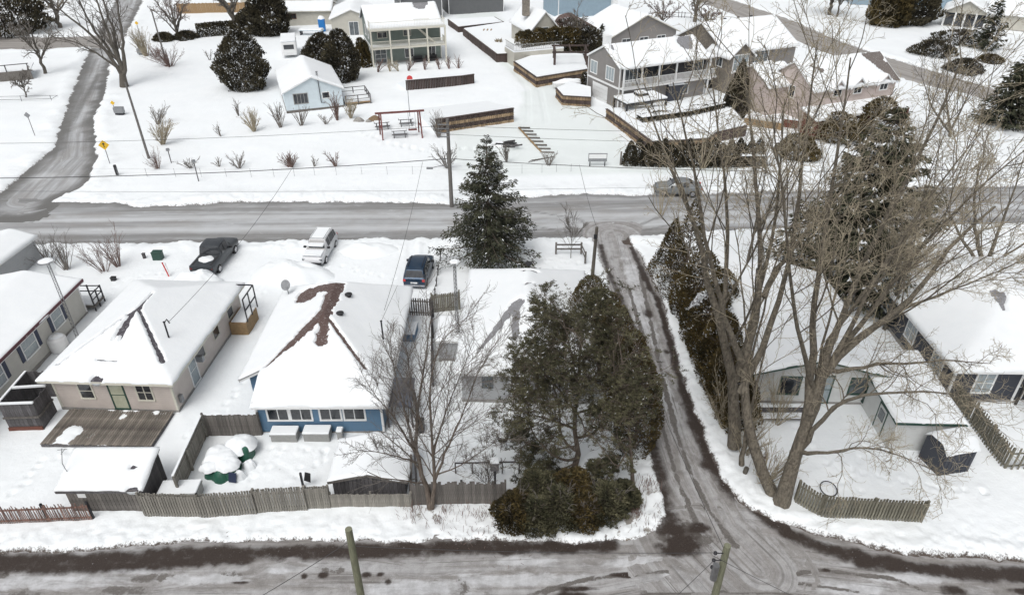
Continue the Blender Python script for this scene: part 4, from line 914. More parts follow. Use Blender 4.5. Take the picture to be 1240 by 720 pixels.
window(t, 'f', (0, 5, 0, 9), 2.6, 3.6, 1.0, 2.3, 'glass', 'white', (0, 0))
MB().box(.2, 1.2, 3.5, 4.5, 6, 8.6).obj('chimney', M['stone'], t)
MB().box(-4.5, 4, -4.5, -.1, .0, 2.3).obj('lower_wall', M['cream'], t); MB().box(-4.5, 4, -4.5, -.1, 2.3, 2.5).obj('terrace_snow', M['roof_snow'], t); railing(t, (-4.4, -4.4, 2.4), (3.9, -4.4, 2.4), 1.0, 'grey_plastic', pick=.3, th=.03); railing(t, (-4.4, -4.4, 2.4), (-4.4, -.2, 2.4), 1.0, 'grey_plastic', pick=.3, th=.03)
t = house('low_taupe_house', 'low taupe house with broad snowy roof behind the balcony house', 'house', (16.5, 121.0), R(24), [dict(box=(0, 13, 0, 10), z=2.9, kind='gable_y', pitch=.45, oh=.5)], 'sh_grey', 'taupe', foot=None, trimc=None, snow=.3, step=.3, fascia='cream_trim')
for x in (3, 6.5, 10): window(t, 'f', (0, 13, 0, 10), x, 1.9, 1.6, .9, 'glass_dark', 'white', (1, 0))
t = house('steel_blue_house', 'steel blue two storey house cut by the top edge of the photo', 'house', (9.5, 152.0), R(18), [dict(box=(0, 13, 0, 9), z=6.5, kind='gable_x', pitch=.5, oh=.4)], 'sh_grey', 'steelblue', foot=None, trimc='white', snow=.3, step=.4)
window(t, 'f', (0, 13, 0, 9), 8.5, 5.2, 1.4, 1.4, 'glass_dark', 'white', (1, 0)); window(t, 'f', (0, 13, 0, 9), 3.5, 5.2, 1.4, 1.4, 'glass_dark', 'white', (1, 0)); MB().box(11.7, 12.7, -1.1, -.05, 0, 8).obj('chimney', M['white'], t)
t = house('pale_blue_house', 'pale blue house behind the tan porch house at the top right', 'house', (76, 168.0), R(-15), [dict(box=(0, 26, 0, 9), z=6.0, kind='gable_x', pitch=.4, oh=.4)], 'sh_grey', 'steelblue', foot=None, trimc='white', snow=.3, step=.5)
window(t, 'f', (0, 26, 0, 9), 4.5, 2.5, 2.2, 2.0, 'glass_dark', 'white', (1, 0)); window(t, 'f', (0, 26, 0, 9), 15, 4.5, 1.6, 1.4, 'glass_dark', 'white', (1, 0))
t = house('long_cream_house', 'long cream house crossing the top left corner behind the gardens', 'house', (-60.0, 165.0), R(4), [dict(box=(0, 20, 0, 9), z=3.4, kind='gable_x', pitch=.35, oh=.4)], 'sh_dark', 'cream', foot=None, trimc=None, snow=.3, step=.5)
t = house('edge_grey_building', 'pale grey building corner cut by the left edge, north of the mobile home', 'building', (-41.5, 43.3), R(-3), [dict(box=(0, 3.3, 0, 6), z=2.7, kind='gable_y', pitch=.3, oh=.2)], 'sh_grey', 'grey', foot=None, trimc=None, snow=.25)
# ------------------------------------------------------------------ fences of separate boards
def fence(name, label, pts, h, n, m='fencewood', style='flat', rail=True, th=.022, w=.12, post=2.4, snow=False, cat='fence', lean=.0, hv=.022, group=None, postm=None):
    """pts: list of world points; n boards in all; style flat / shadow (boards alternate sides) / picket"""
    o0 = pts[0]; t = thing(name, label, cat, (o0[0], o0[1], gz(*o0)-.04), 0, group)
    L = sum(math.dist(a, b) for a, b in zip(pts[:-1], pts[1:])); pitch = L/n
    meshes = []
    for k in range(4):
        b = MB(); hh = h+hv*(k-1.5)
        if style == 'picket': b.prism([(-w/2, -th/2, 0), (w/2, -th/2, 0), (w/2, -th/2, hh-.08), (w*.2, -th/2, hh), (-w*.2, -th/2, hh), (-w/2, -th/2, hh-.08)], (0, th, 0))
        else: b.box(-w/2, w/2, -th/2, th/2, 0, hh)
        me = b.mesh('board'); me.materials.append(M[m]); meshes.append(me)
    rl = MB(); i = 0
    for a, c in zip(pts[:-1], pts[1:]):
        a = Vector((a[0]-o0[0], a[1]-o0[1], 0)); c = Vector((c[0]-o0[0], c[1]-o0[1], 0)); seg = (c-a).length
        d = (c-a)/seg; nn = max(1, int(round(seg/pitch))); ang = math.atan2(d.y, d.x); nrm = Vector((-d.y, d.x, 0))
        za = gz(a.x+o0[0], a.y+o0[1])-t.location.z-.04; zc = gz(c.x+o0[0], c.y+o0[1])-t.location.z-.04
        for k in range(nn):
            p = a+d*(seg*(k+.5)/nn); p.z = za+(zc-za)*(k+.5)/nn+random.uniform(-.006, .006)
            side = (-1 if (k % 2) else 1) if style == 'shadow' else -1
            q = link('board', random.choice(meshes), None, t, p+nrm*side*(.085 if style == 'shadow' else .03))
            q.rotation_euler = (lean+random.uniform(-.006, .006), random.uniform(-.005, .005)*(1 if style != 'slat' else 12), ang)
            i += 1
        if rail:
            for zf in (.18, .82): rl.bar(a+Vector((0, 0, za+h*zf)), c+Vector((0, 0, zc+h*zf)), .05, .08)
        k = 0; npst = max(1, int(round(seg/post)))
        for k in range(npst+1):
            p = a.lerp(c, k/npst); z = za+(zc-za)*k/npst
            MB().box(-.05, .05, -.05, .05, -.1, h+.08).obj('post', M[postm or m], t, p+Vector((0, 0, z))+nrm*.06)
    if rail: rl.obj('rail', M[m], t)
    if snow:
        s = MB()
        for a, c in zip(pts[:-1], pts[1:]): s.bar((a[0]-o0[0], a[1]-o0[1], h+.06), (c[0]-o0[0], c[1]-o0[1], h+.06), .11, .05)
        s.obj('snow_cap', M['roof_snow'], t)
    return t
fence('snow_fence', 'red brown slatted snow fence at the lower left corner', WP([(-40, 640), (0, 637), (60, 634), (114, 631)]), 1.15, 75, 'snowfence', 'slat', th=.012, w=.045, post=3, postm='darkmetal', hv=.08)
fence('board_fence', 'grey spaced board fence along the lane behind the green tarp', WP([(176, 625), (246, 625), (312, 622)]), 1.5, 84, 'fencewood', 'shadow', w=.10)
fence('board_fence', 'grey fence stretch of wide boards ending in a post below the blue bungalow', WP([(313, 621), (373, 618)]), 1.55, 40, 'fencewood', 'shadow', w=.10)
fence('board_fence', 'short open slatted fence stretch just left of the small gabled shed', WP([(374, 616), (401, 615)]), 1.45, 20, 'fencewood', 'shadow', w=.10)
fence('board_fence', 'low close boarded fence in front of the small gabled shed', WP([(402, 615), (499, 614)]), .95, 44, 'fencewood', 'flat', w=.13)
fence('board_fence', 'weathered close boarded fence behind the bare maple trunk', WP([(500, 612), (560, 610), (612, 610)]), 1.55, 42, 'weathered', 'flat', w=.145, hv=.07)
fence('side_fence', 'board fence running down from the yard corner beside the beige bungalow', WP([(251, 530), (233, 571), (219, 604)]), 1.55, 34, 'fencewood', 'flat', w=.14, snow=True)
fence('yard_fence', 'board fence between the yard corner and the blue bungalow', WP([(252, 529), (318, 529)]), 1.6, 32, 'weathered', 'flat', w=.12)
fence('driveway_fence', 'picket gate fence behind the dark blue parked car', WP([(485, 383), (523, 385)]), 1.5, 14, 'weathered', 'picket', w=.10)
fence('driveway_fence', 'dark board fence stretch right of the picket gate, by the lattice mast', WP([(524, 381), (557, 377)]), 1.6, 15, 'fencewood_green', 'picket', w=.12)
fence('side_fence', 'long dark fence seen end on behind the bare maple', WP([(524, 386), (524, 470)]), 1.3, 40, 'weathered_dark', 'flat', w=.14)
fence('curved_fence', 'mossy board fence beside the big cottonwood trunk', WP([(961, 608), (990, 627), (1113, 635)]), 1.35, 84, 'fencewood_green', 'shadow', w=.105)
fence('picket_fence', 'diagonal slatted fence between the white garage and the charcoal house', [W(1130, 452, .3), W(1173, 512, .1), W(1214, 569, 0)], 1.45, 78, 'fencewood_green', 'shadow', w=.085)
fence('picket_fence', 'slatted fence return running off the right edge of the photo', WP([(1216, 570), (1262, 567)]), 1.4, 12, 'fencewood_green', 'shadow', w=.10)
t = thing('rail_fence', 'short two rail wooden fence near the top of the narrow lane', 'fence', (*W(673, 309), .15))
for x, y in ((0, 0), (2.1, 0), (2.3, -1.6)): MB().box(x-.07, x+.07, y-.07, y+.07, 0, 1.05).obj('post', M['weathered'], t)
for z in (.45, .85): MB().bar((0, 0, z), (2.1, 0, z), .05, .13).obj('rail', M['weathered'], t); MB().bar((2.1, 0, z), (2.3, -1.6, z), .05, .13).obj('rail', M['weathered'], t)
t = thing('garden_rail', 'thin low garden rail on posts behind the weathered fence', 'rail', (*W(552, 575), .15))
MB().tube([(0, 0, .75), (3.4, .1, .75)], .045, 6).obj('rail', M['weathered_dark'], t)
for x in (0, .9, 2.5, 3.4): MB().tube([(x, 0, 0), (x, 0, .75)], .04, 6).obj('post', M['weathered_dark'], t)
# leaning posts along the driveway
for i, (x, y, lbl) in enumerate(((533, 318, 'leaning fence post beside the dark blue car'), (530, 336, 'thin leaning post right of the dark blue car'), (528, 350, 'broken post nearest the picket gate'), (526, 362, 'short stake just above the picket gate'))):
    p = W(x, y); tag(MB().tube([(0, 0, -.1), (.08, .3, 1.0-.12*i)], .05, 6).tube([(0, .0, .6), (.05, 1.1, .5)], .03, 5).obj('leaning_post', M['weathered_dark'], None, (*p, .15)), lbl, 'post', 'broken posts beside the driveway')
# thin wire fence on the far side of the street
t = thing('wire_fence', 'barely visible wire fence along the far verge', 'fence', (0, 0, 0))
wf = WP([(110, 215), (222, 216), (320, 216), (400, 214), (500, 213), (643, 211), (700, 210)])
for i in range(40):
    k = i/39*(len(wf)-1); j = min(int(k), len(wf)-2); a = Vector(wf[j]).lerp(Vector(wf[j+1]), k-j)
    if i % 2 == 0: MB().tube([(a.x, a.y, 0), (a.x, a.y, 1.1)], .018, 5).obj('post', M['galv'], t)
MB().tube([(x, y, 1.0) for x, y in wf], .005, 4).obj('wire', M['wire'], t); MB().tube([(x, y, .6) for x, y in wf], .004, 4).obj('wire', M['galv'], t)

# ------------------------------------------------------------------ old plank shed lower left
t = thing('plank_shed', 'old grey plank shed with deep snow on its roof in the lower left', 'shed', (-22.1, 24.0, 0), R(.5))
SW, SD = 3.75, 2.2
MB().box(.02, SW-.02, .03, SD-.03, 0, 1.5).prism([(SW-.05, .03, 1.5), (SW-.05, SD-.03, 1.5), (SW-.05, SD-.03, 2.2)], (.03, 0, 0)).obj('frame', M['weathered_dark'], t)
board_wall(t, (0, 0), (SW, 0), 1.58, 20, 'weathered', hvar=.05, name='plank')
for i in range(12):
    y = SD*(i+.5)/12; hh = 1.62+.6*(i+.5)/12
    o = MB().box(-.015, .015, -.1, .1, 0, hh).obj('plank', M['weathered_dark'], t, (SW, y, 0))
wg = dict(box=(-.35, SW-.05, .1, SD), z=1.62, kind='shed_y', pitch=.27, oh=.1)
roof_and_snow(t, wg, 'sh_dark', .24, [(3.2, .0, .08, 3.5, .02, .12), (2.95, 1.2, .10, 3.1, 1.2, .06)], .1, 'weathered_dark')
MB().tube([(-.2, .9, 1.9), (-.25, .9, 2.6), (-.2, 1.2, 3.3)], .02, 5).bar((-.45, 1.2, 3.2), (.05, 1.2, 3.25), .02).bar((-.2, 1.0, 3.1), (-.2, 1.4, 3.1), .02).obj('aerial', M['galv'], t)
MB().box(.55, .95, -.03, -.018, 1.15, 1.42).obj('white_plate', M['white'], t)
# small gabled shed
t = thing('gabled_shed', 'small dark boarded shed with low gable behind the close boarded fence', 'shed', (-9.15, 24.95, 0), R(0))
wg = dict(box=(0, 3.7, 0, 2.7), z=1.42, kind='gable_y', pitch=.26, oh=.15)
MB().box(.03, 3.67, .05, 2.7, 0, 1.25).obj('frame', M['black'], t)
for i in range(18):
    x = 3.7*(i+.5)/18; hh = 1.42+.26*(min(x, 3.7-x)+.1)
    MB().box(-.095, .095, -.015, .015, 0, hh).obj('board', M['weathered_dark'], t, (x, .02, 0))
roof_and_snow(t, wg, 'sh_dark', .17, [], .1, 'weathered')
t = thing('leaning_planks', 'two weathered planks leaning at the right side of the small gabled shed', 'planks', (-5.3, 25.3, 0))
MB().bar((0, 0, 0), (.15, .5, 2.3), .12, .04).obj('plank', M['weathered'], t); MB().bar((.35, 0, 0), (.25, 1.0, 2.2), .12, .04).obj('plank', M['weathered_dark'], t); MB().bar((.1, .1, .9), (.4, .2, .9), .04).obj('rung', M['weathered'], t)
# dark lean-to behind the maple
t = thing('dark_lean_to', 'small lean-to with bare dark blue grey roof beside the blue bungalow', 'lean-to', (-7.15, 29.9, 0), R(-1))
for x_, y_ in ((0, .3), (1.4, .3), (0, 1.6), (1.4, 1.6)): MB().box(x_-.05, x_+.05, y_-.05, y_+.05, 0, 1.8).obj('post', M['weathered_dark'], t)
MB().prism([(-.1, .1, 1.8), (1.5, .1, 1.8), (1.5, 1.8, 2.5), (-.1, 1.8, 2.5)], (0, 0, .06)).obj('roof', mat('blue_grey_sheet', (.07, .085, .115), .7, noise=(6, (.045, .05, .07), .7, (6, 1, 1))), t)
MB().box(1.7, 2.1, -.2, .3, 0, .9).obj('bin', M['black'], t)

# ------------------------------------------------------------------ boxes, bins, yard things
def lidbox(name, label, cat, p, rz, w, d, h, m='grey_plastic', lid=.1, sn=.12):
    t = thing(name, label, cat, (p[0], p[1], .12), rz)
    MB().box(-w/2, w/2, -d/2, d/2, 0, h).obj('body', M[m], t, bevel=.02); MB().box(-w/2-.04, w/2+.04, -d/2-.04, d/2+.04, h, h+lid).obj('lid', M[m], t, bevel=.02)
    if sn: MB().box(-w/2-.03, w/2+.03, -d/2-.03, d/2+.03, h+lid, h+lid+sn).obj('snow', M['roof_snow'], t, bevel=.05)
    return t
lidbox('storage_bench', 'grey storage box below the left windows of the blue bungalow', 'storage box', W(347, 533), 0, 1.45, .65, .5)
lidbox('storage_bench', 'grey storage box below the right windows of the blue bungalow', 'storage box', W(386, 532), 0, 1.45, .65, .5)
lidbox('small_bin', 'small pale bin beside the right storage box at the blue wall', 'bin', W(413, 531), 0, .3, .35, .45)
lidbox('garden_chest', 'large snow topped grey chest between the plank shed and board fence', 'chest', W(222, 603), R(3), 1.9, .9, .55)
lidbox('hot_tub', 'blue grey hot tub with pale snowy cover behind the picket gate', 'hot tub', (-7.15, 39.2), R(-2), 1.15, 1.5, .6, 'blue', sn=.08)
# tarp covered furniture
t = thing('tarp_covered_furniture', 'green tarpaulin covered patio set heaped with snow in the yard', 'covered furniture', (*W(272, 572), .1))
def lumps(nm, cx, cy, rx, ry, h, parent, m, seed, sq=2.6, n=36, base=0, droop=0):
    a = np.linspace(0, 2*PI, n, endpoint=False); rr = np.linspace(0, 1, 14)
    A, Rr = np.meshgrid(a, rr); k = 1+.30*fbm(np.cos(A)*1.8+seed, np.sin(A)*1.8, 1, 4, seed)*2
    X = cx+Rr*k*rx*np.cos(A); Y = cy+Rr*k*ry*np.sin(A); Zz = base+h*(1-Rr**sq)*(1+.5*fbm(X, Y, 1.6, 3, seed+1))+fbm(X, Y, 2.6, 3, seed)*.16*(1-Rr)
    V = np.stack([X, Y, Zz], -1).reshape(-1, 3); i = np.arange(V.shape[0]).reshape(14, n); j = np.roll(i, -1, 1)
    q = np.stack([i[:-1], j[:-1], j[1:], i[1:]], -1).reshape(-1, 4)
    return link(nm, fast_mesh(nm, V, q, smooth=True), M[m], parent)
lumps('tarp', 0, .1, 1.0, .95, .72, t, 'green_tarp', 3, 5); lumps('tarp', .95, 1.1, .42, .6, .9, t, 'green_tarp', 8, 4); lumps('tarp', .5, -.35, .6, .35, .75, t, 'green_tarp', 12, 4)
lumps('snow_heap', -.25, .5, .95, .75, .38, t, 'roof_snow', 5, 6, base=.62); lumps('snow_heap', .35, -.1, .7, .55, .3, t, 'roof_snow', 17, 6, base=.62); lumps('snow_heap', -.5, -.25, .55, .45, .25, t, 'roof_snow', 21, 6, base=.6); lumps('snow_heap', .55, 1.3, .9, .85, .55, t, 'roof_snow', 6, 3, base=.6); lumps('snow_heap', 1.3, .3, .4, .35, .5, t, 'roof_snow', 9, 3); lumps('snow_heap', .95, -.45, .4, .3, .5, t, 'roof_snow', 14, 3)
MB().prism([(.55, -.85, .1), (.95, -.9, .1), (1.0, -.75, .6), (.6, -.7, .6)], (.02, .06, 0)).obj('dark_panel', M['navy'], t)
t = thing('black_flag_post', 'short dark post with a hanging black cloth behind the board fence', 'post', (*W(368, 592), .1))
MB().box(-.05, .05, -.05, .05, 0, 1.1).obj('post', M['darkmetal'], t); MB().prism([(.1, 0, .55), (.45, -.05, .45), (.5, .05, 1.0), (.2, .1, 1.05)], (0, .02, 0)).obj('cloth', M['black'], t)
t = thing('bird_feeder', 'brown box bird feeder with snow cap on a tall dark pole', 'bird feeder', (*W(600, 606), .1))
MB().tube([(0, 0, 0), (0, 0, 2.2)], .05, 8).obj('pole', M['darkmetal'], t); MB().box(-.2, .2, -.17, .17, 2.2, 2.72).obj('box', M['weathered_dark'], t, bevel=.015); MB().box(-.22, .22, -.19, .19, 2.72, 2.84).obj('snow_cap', M['roof_snow'], t, bevel=.04)
t = thing('kettle_grill', 'black garden grill standing in the snow behind the feeder', 'grill', (*W(609, 543), .1))
MB().lathe([(.06, .5), (.28, .58), (.33, .75), (.28, .92), (.05, 1.0)], (0, 0, 0), 14).obj('bowl', M['black'], t, smooth=True)
for a in (0, 2.1, 4.2): MB().bar((.25*math.cos(a), .25*math.sin(a), 0), (.12*math.cos(a), .12*math.sin(a), .6), .03).obj('leg', M['darkmetal'], t)
lumps('snow_cap', 0, 0, .26, .26, .14, t, 'roof_snow', 3, 2.5, 16, base=.93)
t = thing('white_tank', 'round white water tank between the mobile home and beige bungalow', 'tank', (*W(74, 424), .1))
MB().lathe([(.56, 0), (.58, .1), (.58, .85), (.52, .98), (.25, 1.08), (.16, 1.16), (.05, 1.2)], (0, 0, 0), 24).obj('body', M['white'], t, smooth=True); lumps('snow_cap', 0, 0, .45, .45, .1, t, 'roof_snow', 4, 2, 20, base=1.05)
MB().box(.5, .8, -.12, .12, .05, .25).obj('pump', M['darkmetal'], t)
t = thing('wire_hoop', 'dark wire hoop lying in snow behind the mossy fence', 'hoop', (*W(1001, 598), .3))
a_ = np.linspace(0, 2*PI, 21); MB().tube([(.42*math.cos(a), .42*math.sin(a), .12+.1*math.sin(a)) for a in a_], .03, 5).obj('ring', M['darkmetal'], t)
tag(MB().tube([(0, 0, 0), (.05, 0, .45)], .13, 10).obj('cut_stump', M['bark_grey'], None, (*W(901, 575), .1)), 'short sawn stump with snow on top left of the cottonwoods', 'stump')
t = thing('patio_canopy', 'snow topped patio canopy on a dark leg at the right edge', 'canopy', (30.3, 29.6, 0))
MB().box(0, 3, 0, 2.6, 2.1, 2.2).obj('frame', M['galv'], t); MB().box(.02, 3, .02, 2.6, 2.2, 2.36).obj('snow', M['roof_snow'], t, bevel=.05)
for x, y in ((.05, .1), (.05, 2.5), (2.9, .1)): MB().box(x-.06, x+.06, y-.06, y+.06, 0, 2.1).obj('leg', M['darkmetal'], t)
t = thing('lawn_mower', 'grey tarpaulined mower against the back wall of the charcoal yard', 'mower', (*W(1163, 540), .1)); MB().box(-.5, .5, -.3, .3, .1, .5).obj('body', M['galv'], t, bevel=.1); lumps('snow', 0, 0, .5, .3, .15, t, 'roof_snow', 6, 2, 16, base=.48)
# boxes near the street
for nm, lb, ct, px, py, w_, d_2, h_, m_ in (('utility_box', 'dark green utility box in snow beside the main street', 'utility box', 193, 316, .75, .55, .75, 'green_paint'), ('marker_post', 'small brown marker post left of the green utility box', 'marker', 176, 315, .22, .2, .5, 'weathered_dark'), ('black_post_box', 'small black box in the snow behind the mobile home', 'box', 139, 342, .35, .3, .35, 'black')):
    t = thing(nm, lb, ct, (*W(px, py), .1)); MB().box(-w_/2, w_/2, -d_2/2, d_2/2, 0, h_).obj('body', M[m_], t, bevel=.03); MB().box(-w_/2-.02, w_/2+.02, -d_2/2-.02, d_2/2+.02, h_, h_+.06).obj('lid', M[m_], t, bevel=.02)
t = thing('hazard_sticks', 'pair of leaning red and white marker sticks behind the beige bungalow', 'marker sticks', (*W(206, 338), .1))
MB().tube([(0, 0, 0), (-.35, .2, 1.3)], .05, 6).obj('stick', M['red'], t); MB().tube([(.1, 0, 0), (-.2, .3, 1.2)], .05, 6).obj('stick', M['white'], t)

# ------------------------------------------------------------------ masts, poles and wires
def lattice(name, label, p, h, lean=0):
    t = thing(name, label, 'mast', (*p, 0)); w_ = .2; mast = MB()
    cs = [(0, w_*.577), (-w_/2, -w_*.29), (w_/2, -w_*.29)]
    for x, y in cs: MB().tube([(x, y, 0), (x*.8, y*.8, h)], .022, 5).obj('leg', M['galv'], t)
    n = int(h/.3); 
    for i in range(n):
        z = i*h/n; z2 = (i+1)*h/n
        for k in range(3): a = cs[k]; b = cs[(k+1) % 3]; mast.bar((*a, z), (*b, z2), .012); mast.bar((*a, z), (*b, z), .012)
    mast.obj('bracing', M['darkmetal'], t); return t
pA = W(97, 414); lm = lattice('lattice_mast', 'lattice mast topped by a snowy dish beside the mobile home', pA, 6.2)
o = MB().lathe([(.02, 0), (.3, .04), (.5, .12), (.52, .16)], (0, 0, 0), 20).obj('dish', M['galv'], lm, (-.05, -.1, 6.25)); lumps('snow_cap', -.05, -.1, .5, .5, .12, lm, 'roof_snow', 4, 2.5, 18, base=6.38)
pB = W(556, 432); lm = lattice('lattice_mast', 'lattice mast against the left eave of the grey bungalow', pB, 7.2)
lumps('snow_cap', 0, 0, .32, .32, .1, lm, 'roof_snow', 4, 2.5, 18, base=7.25)
def hz(p, px, py):   # height at which the ray through a photo point passes over the plane y = p.y
    v = (360-py)/F_PX; dy = math.cos(PITCH)+v*math.sin(PITCH); dz = -math.sin(PITCH)+v*math.cos(PITCH)
    return CAM_H+dz*p[1]/dy
def pole(label, p, h, r0=.17, r1=.12, m='pole_grey', lean=(0, 0), name='utility_pole'):
    t = thing(name, label, 'utility pole', (*p, 0))
    MB().tube([(0, 0, -.2), (lean[0]*h/2, lean[1]*h/2, h/2), (lean[0]*h, lean[1]*h, h)], [r0, (r0+r1)/2, r1], 12).obj('shaft', M[m], t, smooth=False); return t
P1 = W(547, 250); h1 = hz(P1, 541, 144); p1 = pole('tall grey wooden pole with street lamp arm left of the spruce', P1, h1, .2, .14)
zs = hz(P1, 545, 197)
MB().tube([(0, 0, zs-.4), (-.8, -.2, zs-.2), (-1.6, -.4, zs-.35)], .035, 6).obj('lamp_arm', M['galv'], p1); MB().box(-2.1, -1.5, -.52, -.28, zs-.45, zs-.3).obj('lamp_head', M['galv'], p1, bevel=.04)
for i in range(4): MB().box(-.9, .1, -.18, -.1, h1-.5-.38*i, h1-.42-.38*i).obj('cross_arm', M['galv'], p1)
P2 = W(717, 337); h2 = hz(P2, 727, 275); p2 = pole('dark wooden pole at the top left of the narrow lane', P2, h2, .15, .12, 'bark_grey', (.02, .0))
MB().box(-.12, .12, -.2, -.1, h2-.9, h2-.55).obj('bracket', M['darkmetal'], p2)
PL = W(181, 194); hL = hz(PL, 157, 100); p3_ = pole('thin grey pole beside the big maple at the left street', PL, hL, .14, .1, 'pole_grey', (-.02, 0))
PL2 = W(203, 81); pole('slender far pole near the pale shrubs at the upper left', PL2, hz(PL2, 180, 11), .13, .1, 'pole_grey', (-.03, 0))
PF1 = (-5.9, 16.2); hF1 = hz(PF1, 422, 640); PF1 = ((422-620)/F_PX*(PF1[1]*math.cos(PITCH)+(CAM_H-hF1)*math.sin(PITCH)), PF1[1]); pole('foreground greenish utility pole top at the bottom edge', PF1, hF1, .17, .125, 'pole_wood')
PF2 = (5.9, 16.6); hF2 = hz(PF2, 881, 660); PF2 = ((881-620)/F_PX*(PF2[1]*math.cos(PITCH)+(CAM_H-hF2)*math.sin(PITCH)), PF2[1]); pf2 = pole('foreground utility pole carrying insulators at the bottom right', PF2, hF2, .17, .125, 'pole_wood')
for z in (.35, .75, 1.15):
    MB().tube([(-.1, -.05, hF2-z), (-.42, -.1, hF2-z+.05)], .02, 6).obj('insulator_pin', M['darkmetal'], pf2); MB().lathe([(.04, 0), (.07, .03), (.04, .07), (.07, .1), (.03, .14)], (-.42, -.1, hF2-z), 10).obj('insulator', M['darkmetal'], pf2)
MB().tube([(-.3, -.15, hF2-1.7), (-.3, -.15, hF2-.9)], .13, 10).obj('transformer_can', M['galv'], pf2)
def cable(label, a, b, sag=.5, r=.014, name='overhead_cable', n=16, m='wire'):
    a = Vector(a); b = Vector(b); o = MB().tube([(a.lerp(b, i/n)-Vector((0, 0, sag*4*(i/n)*(1-i/n)))) for i in range(n+1)], r, 5).obj(name, M[m])
    return tag(o, label, 'cable')
zc = hz(P1, 547, 192)
cable('overhead cable running left from the lamp pole along the street', (P1[0], P1[1], zc), (-75, P1[1]-3.5, zc), 1.1, .035)
cable('overhead cable running right from the lamp pole over the far verge', (P1[0], P1[1], zc), (62, P1[1]+1, zc-.5), 1.2, .03)
cable('upper thin power line running right from the lamp pole top', (P1[0], P1[1], h1-.6), (70, P1[1]+2, h1-.6), 1.0, .018)
cable('upper thin power line running left from the lamp pole top', (P1[0], P1[1], h1-.6), (-80, P1[1]-3.5, h1-.6), 1.0, .016)
cable('second thin power line running right below the topmost line', (P1[0], P1[1], h1-1.4), (70, P1[1]+2, h1-1.4), 1.2, .016)
cable('service cable dropping to the dark pole at the lane', (6.2, P1[1], zc-.6), (P2[0]+.1, P2[1], h2-.1), .3, .016)
cable('service cable dropping toward the blue bungalow', (-8.2, P1[1], zc-.3), (-7.9, 36.0, 4.4), .5, .014)
cable('service cable dropping toward the beige bungalow', (-20, P1[1]-1, zc-.6), (-20.6, 34.6, 4.5), .6, .014)
cable('telephone line crossing above the main street surface', (-75, 54, 5.0), (62, 57, 5.2), 1.2, .012)
cable('thin line from the lane pole down the narrow lane', (P2[0], P2[1], h2-.5), (PF2[0], PF2[1], hF2-.4), .8, .012)
cable('foreground line between the two greenish poles', (PF1[0], PF1[1], hF1-.9), (PF2[0]-.4, PF2[1], hF2-.4), .15, .010)
cable('foreground line leaving the greenish pole toward the lower left', (PF1[0], PF1[1], hF1-.6), (PF1[0]-6, PF1[1]-4.5, hF1-.9), .2, .012)
cable('foreground line from the insulator pole toward the right', (PF2[0]-.4, PF2[1], hF2-.6), (PF2[0]+6, PF2[1]-3.8, hF2-.9), .15, .010)
cable('foreground line from the insulator pole toward the lower left', (PF2[0]-.4, PF2[1], hF2-.9), (PF2[0]-4, PF2[1]-3, hF2-1), .1, .010)

# ------------------------------------------------------------------ signs and posts by the left street
def rect_sign(name, label, p, h, w_, m, diamond=True, mark=None, rz=0, thick=.02):
    t = thing(name, label, 'sign', (*p, .05), rz)
    MB().tube([(0, 0, 0), (0, 0, h)], .035, 6).obj('post', M['weathered_dark'], t)
    s = w_/2; pts = [(0, -.05, h-s), (s, -.05, h), (0, -.05, h+s), (-s, -.05, h)] if diamond else [(-s, -.05, h-s*.8), (s, -.05, h-s*.8), (s, -.05, h+s*.8), (-s, -.05, h+s*.8)]
    b = MB().prism(pts, (0, thick, 0)).obj('plate', M[m], t)
    if mark == 'arrow': MB().box(-.045, .045, -.056, -.051, h-.25, h+.1).prism([(-.16, -.056, h+.08), (.16, -.056, h+.08), (0, -.056, h+.28)], (0, .005, 0)).obj('arrow_mark', M['black'], b)
    return t
rect_sign('warning_sign', 'yellow diamond warning sign nearest the street corner', W(134, 201), 2.3, 1.1, 'yellow', True, 'arrow', R(10))
t = rect_sign('warning_sign', 'small yellow sign above a grey newspaper box at the left street', W(141, 140), 1.6, .6, 'yellow', True, None, 0)
t = thing('mail_box', 'grey mailbox cabinet beside the small yellow sign', 'mailbox', (*W(146, 140), .1)); MB().box(-.6, .6, -.3, .3, .3, 1.0).obj('body', M['galv'], t, bevel=.05); MB().box(-.5, .5, -.25, .25, 0, .3).obj('base', M['darkmetal'], t)
rect_sign('warning_sign', 'farthest yellow diamond sign before the pale shrub', W(170, 45), 2.4, .7, 'yellow')
t = thing('mail_box', 'grey mailbox cabinet beside the pale shrub at the far left street', 'mailbox', (*W(173, 68), .1)); MB().box(-.7, .7, -.3, .3, .3, 1.1).obj('body', M['galv'], t, bevel=.05); MB().box(-.5, .5, -.25, .25, 0, .3).obj('base', M['darkmetal'], t)
rect_sign('road_sign', 'grey backed sign on a thin post left of the side street', W(43, 166), 2.6, .75, 'galv')
tag(MB().box(-.12, .12, -.12, .12, 0, 1.2).obj('bollard', M['black'], None, (*W(143, 214), .1), bevel=.03), 'small black bollard on the far verge near the corner', 'bollard')
for px, py, tx, ty, lb in ((241, 221, 236, 196, 'thin lamp post among the shrubs on the far verge'), (263, 95, 259, 80, 'short post with a box top left of the dark cedar'), (208, 199, 200, 182, 'thin guy wire stake beside the pole on the far verge')):
    p = W(px, py); hh = hz(p, tx, ty); t = thing('garden_post', lb, 'post', (*p, 0)); MB().tube([(0, 0, 0), (0, 0, hh)], .05, 6).obj('shaft', M['weathered_dark'], t); MB().box(-.14, .14, -.14, .14, hh-.05, hh+.2).obj('head', M['galv'], t)
p = W(746/1, 200); 
p = W(724, 215); t = thing('yard_sign', 'white board sign on posts at the far roadside right of the spruce', 'sign', (*W(723, 203), .1))
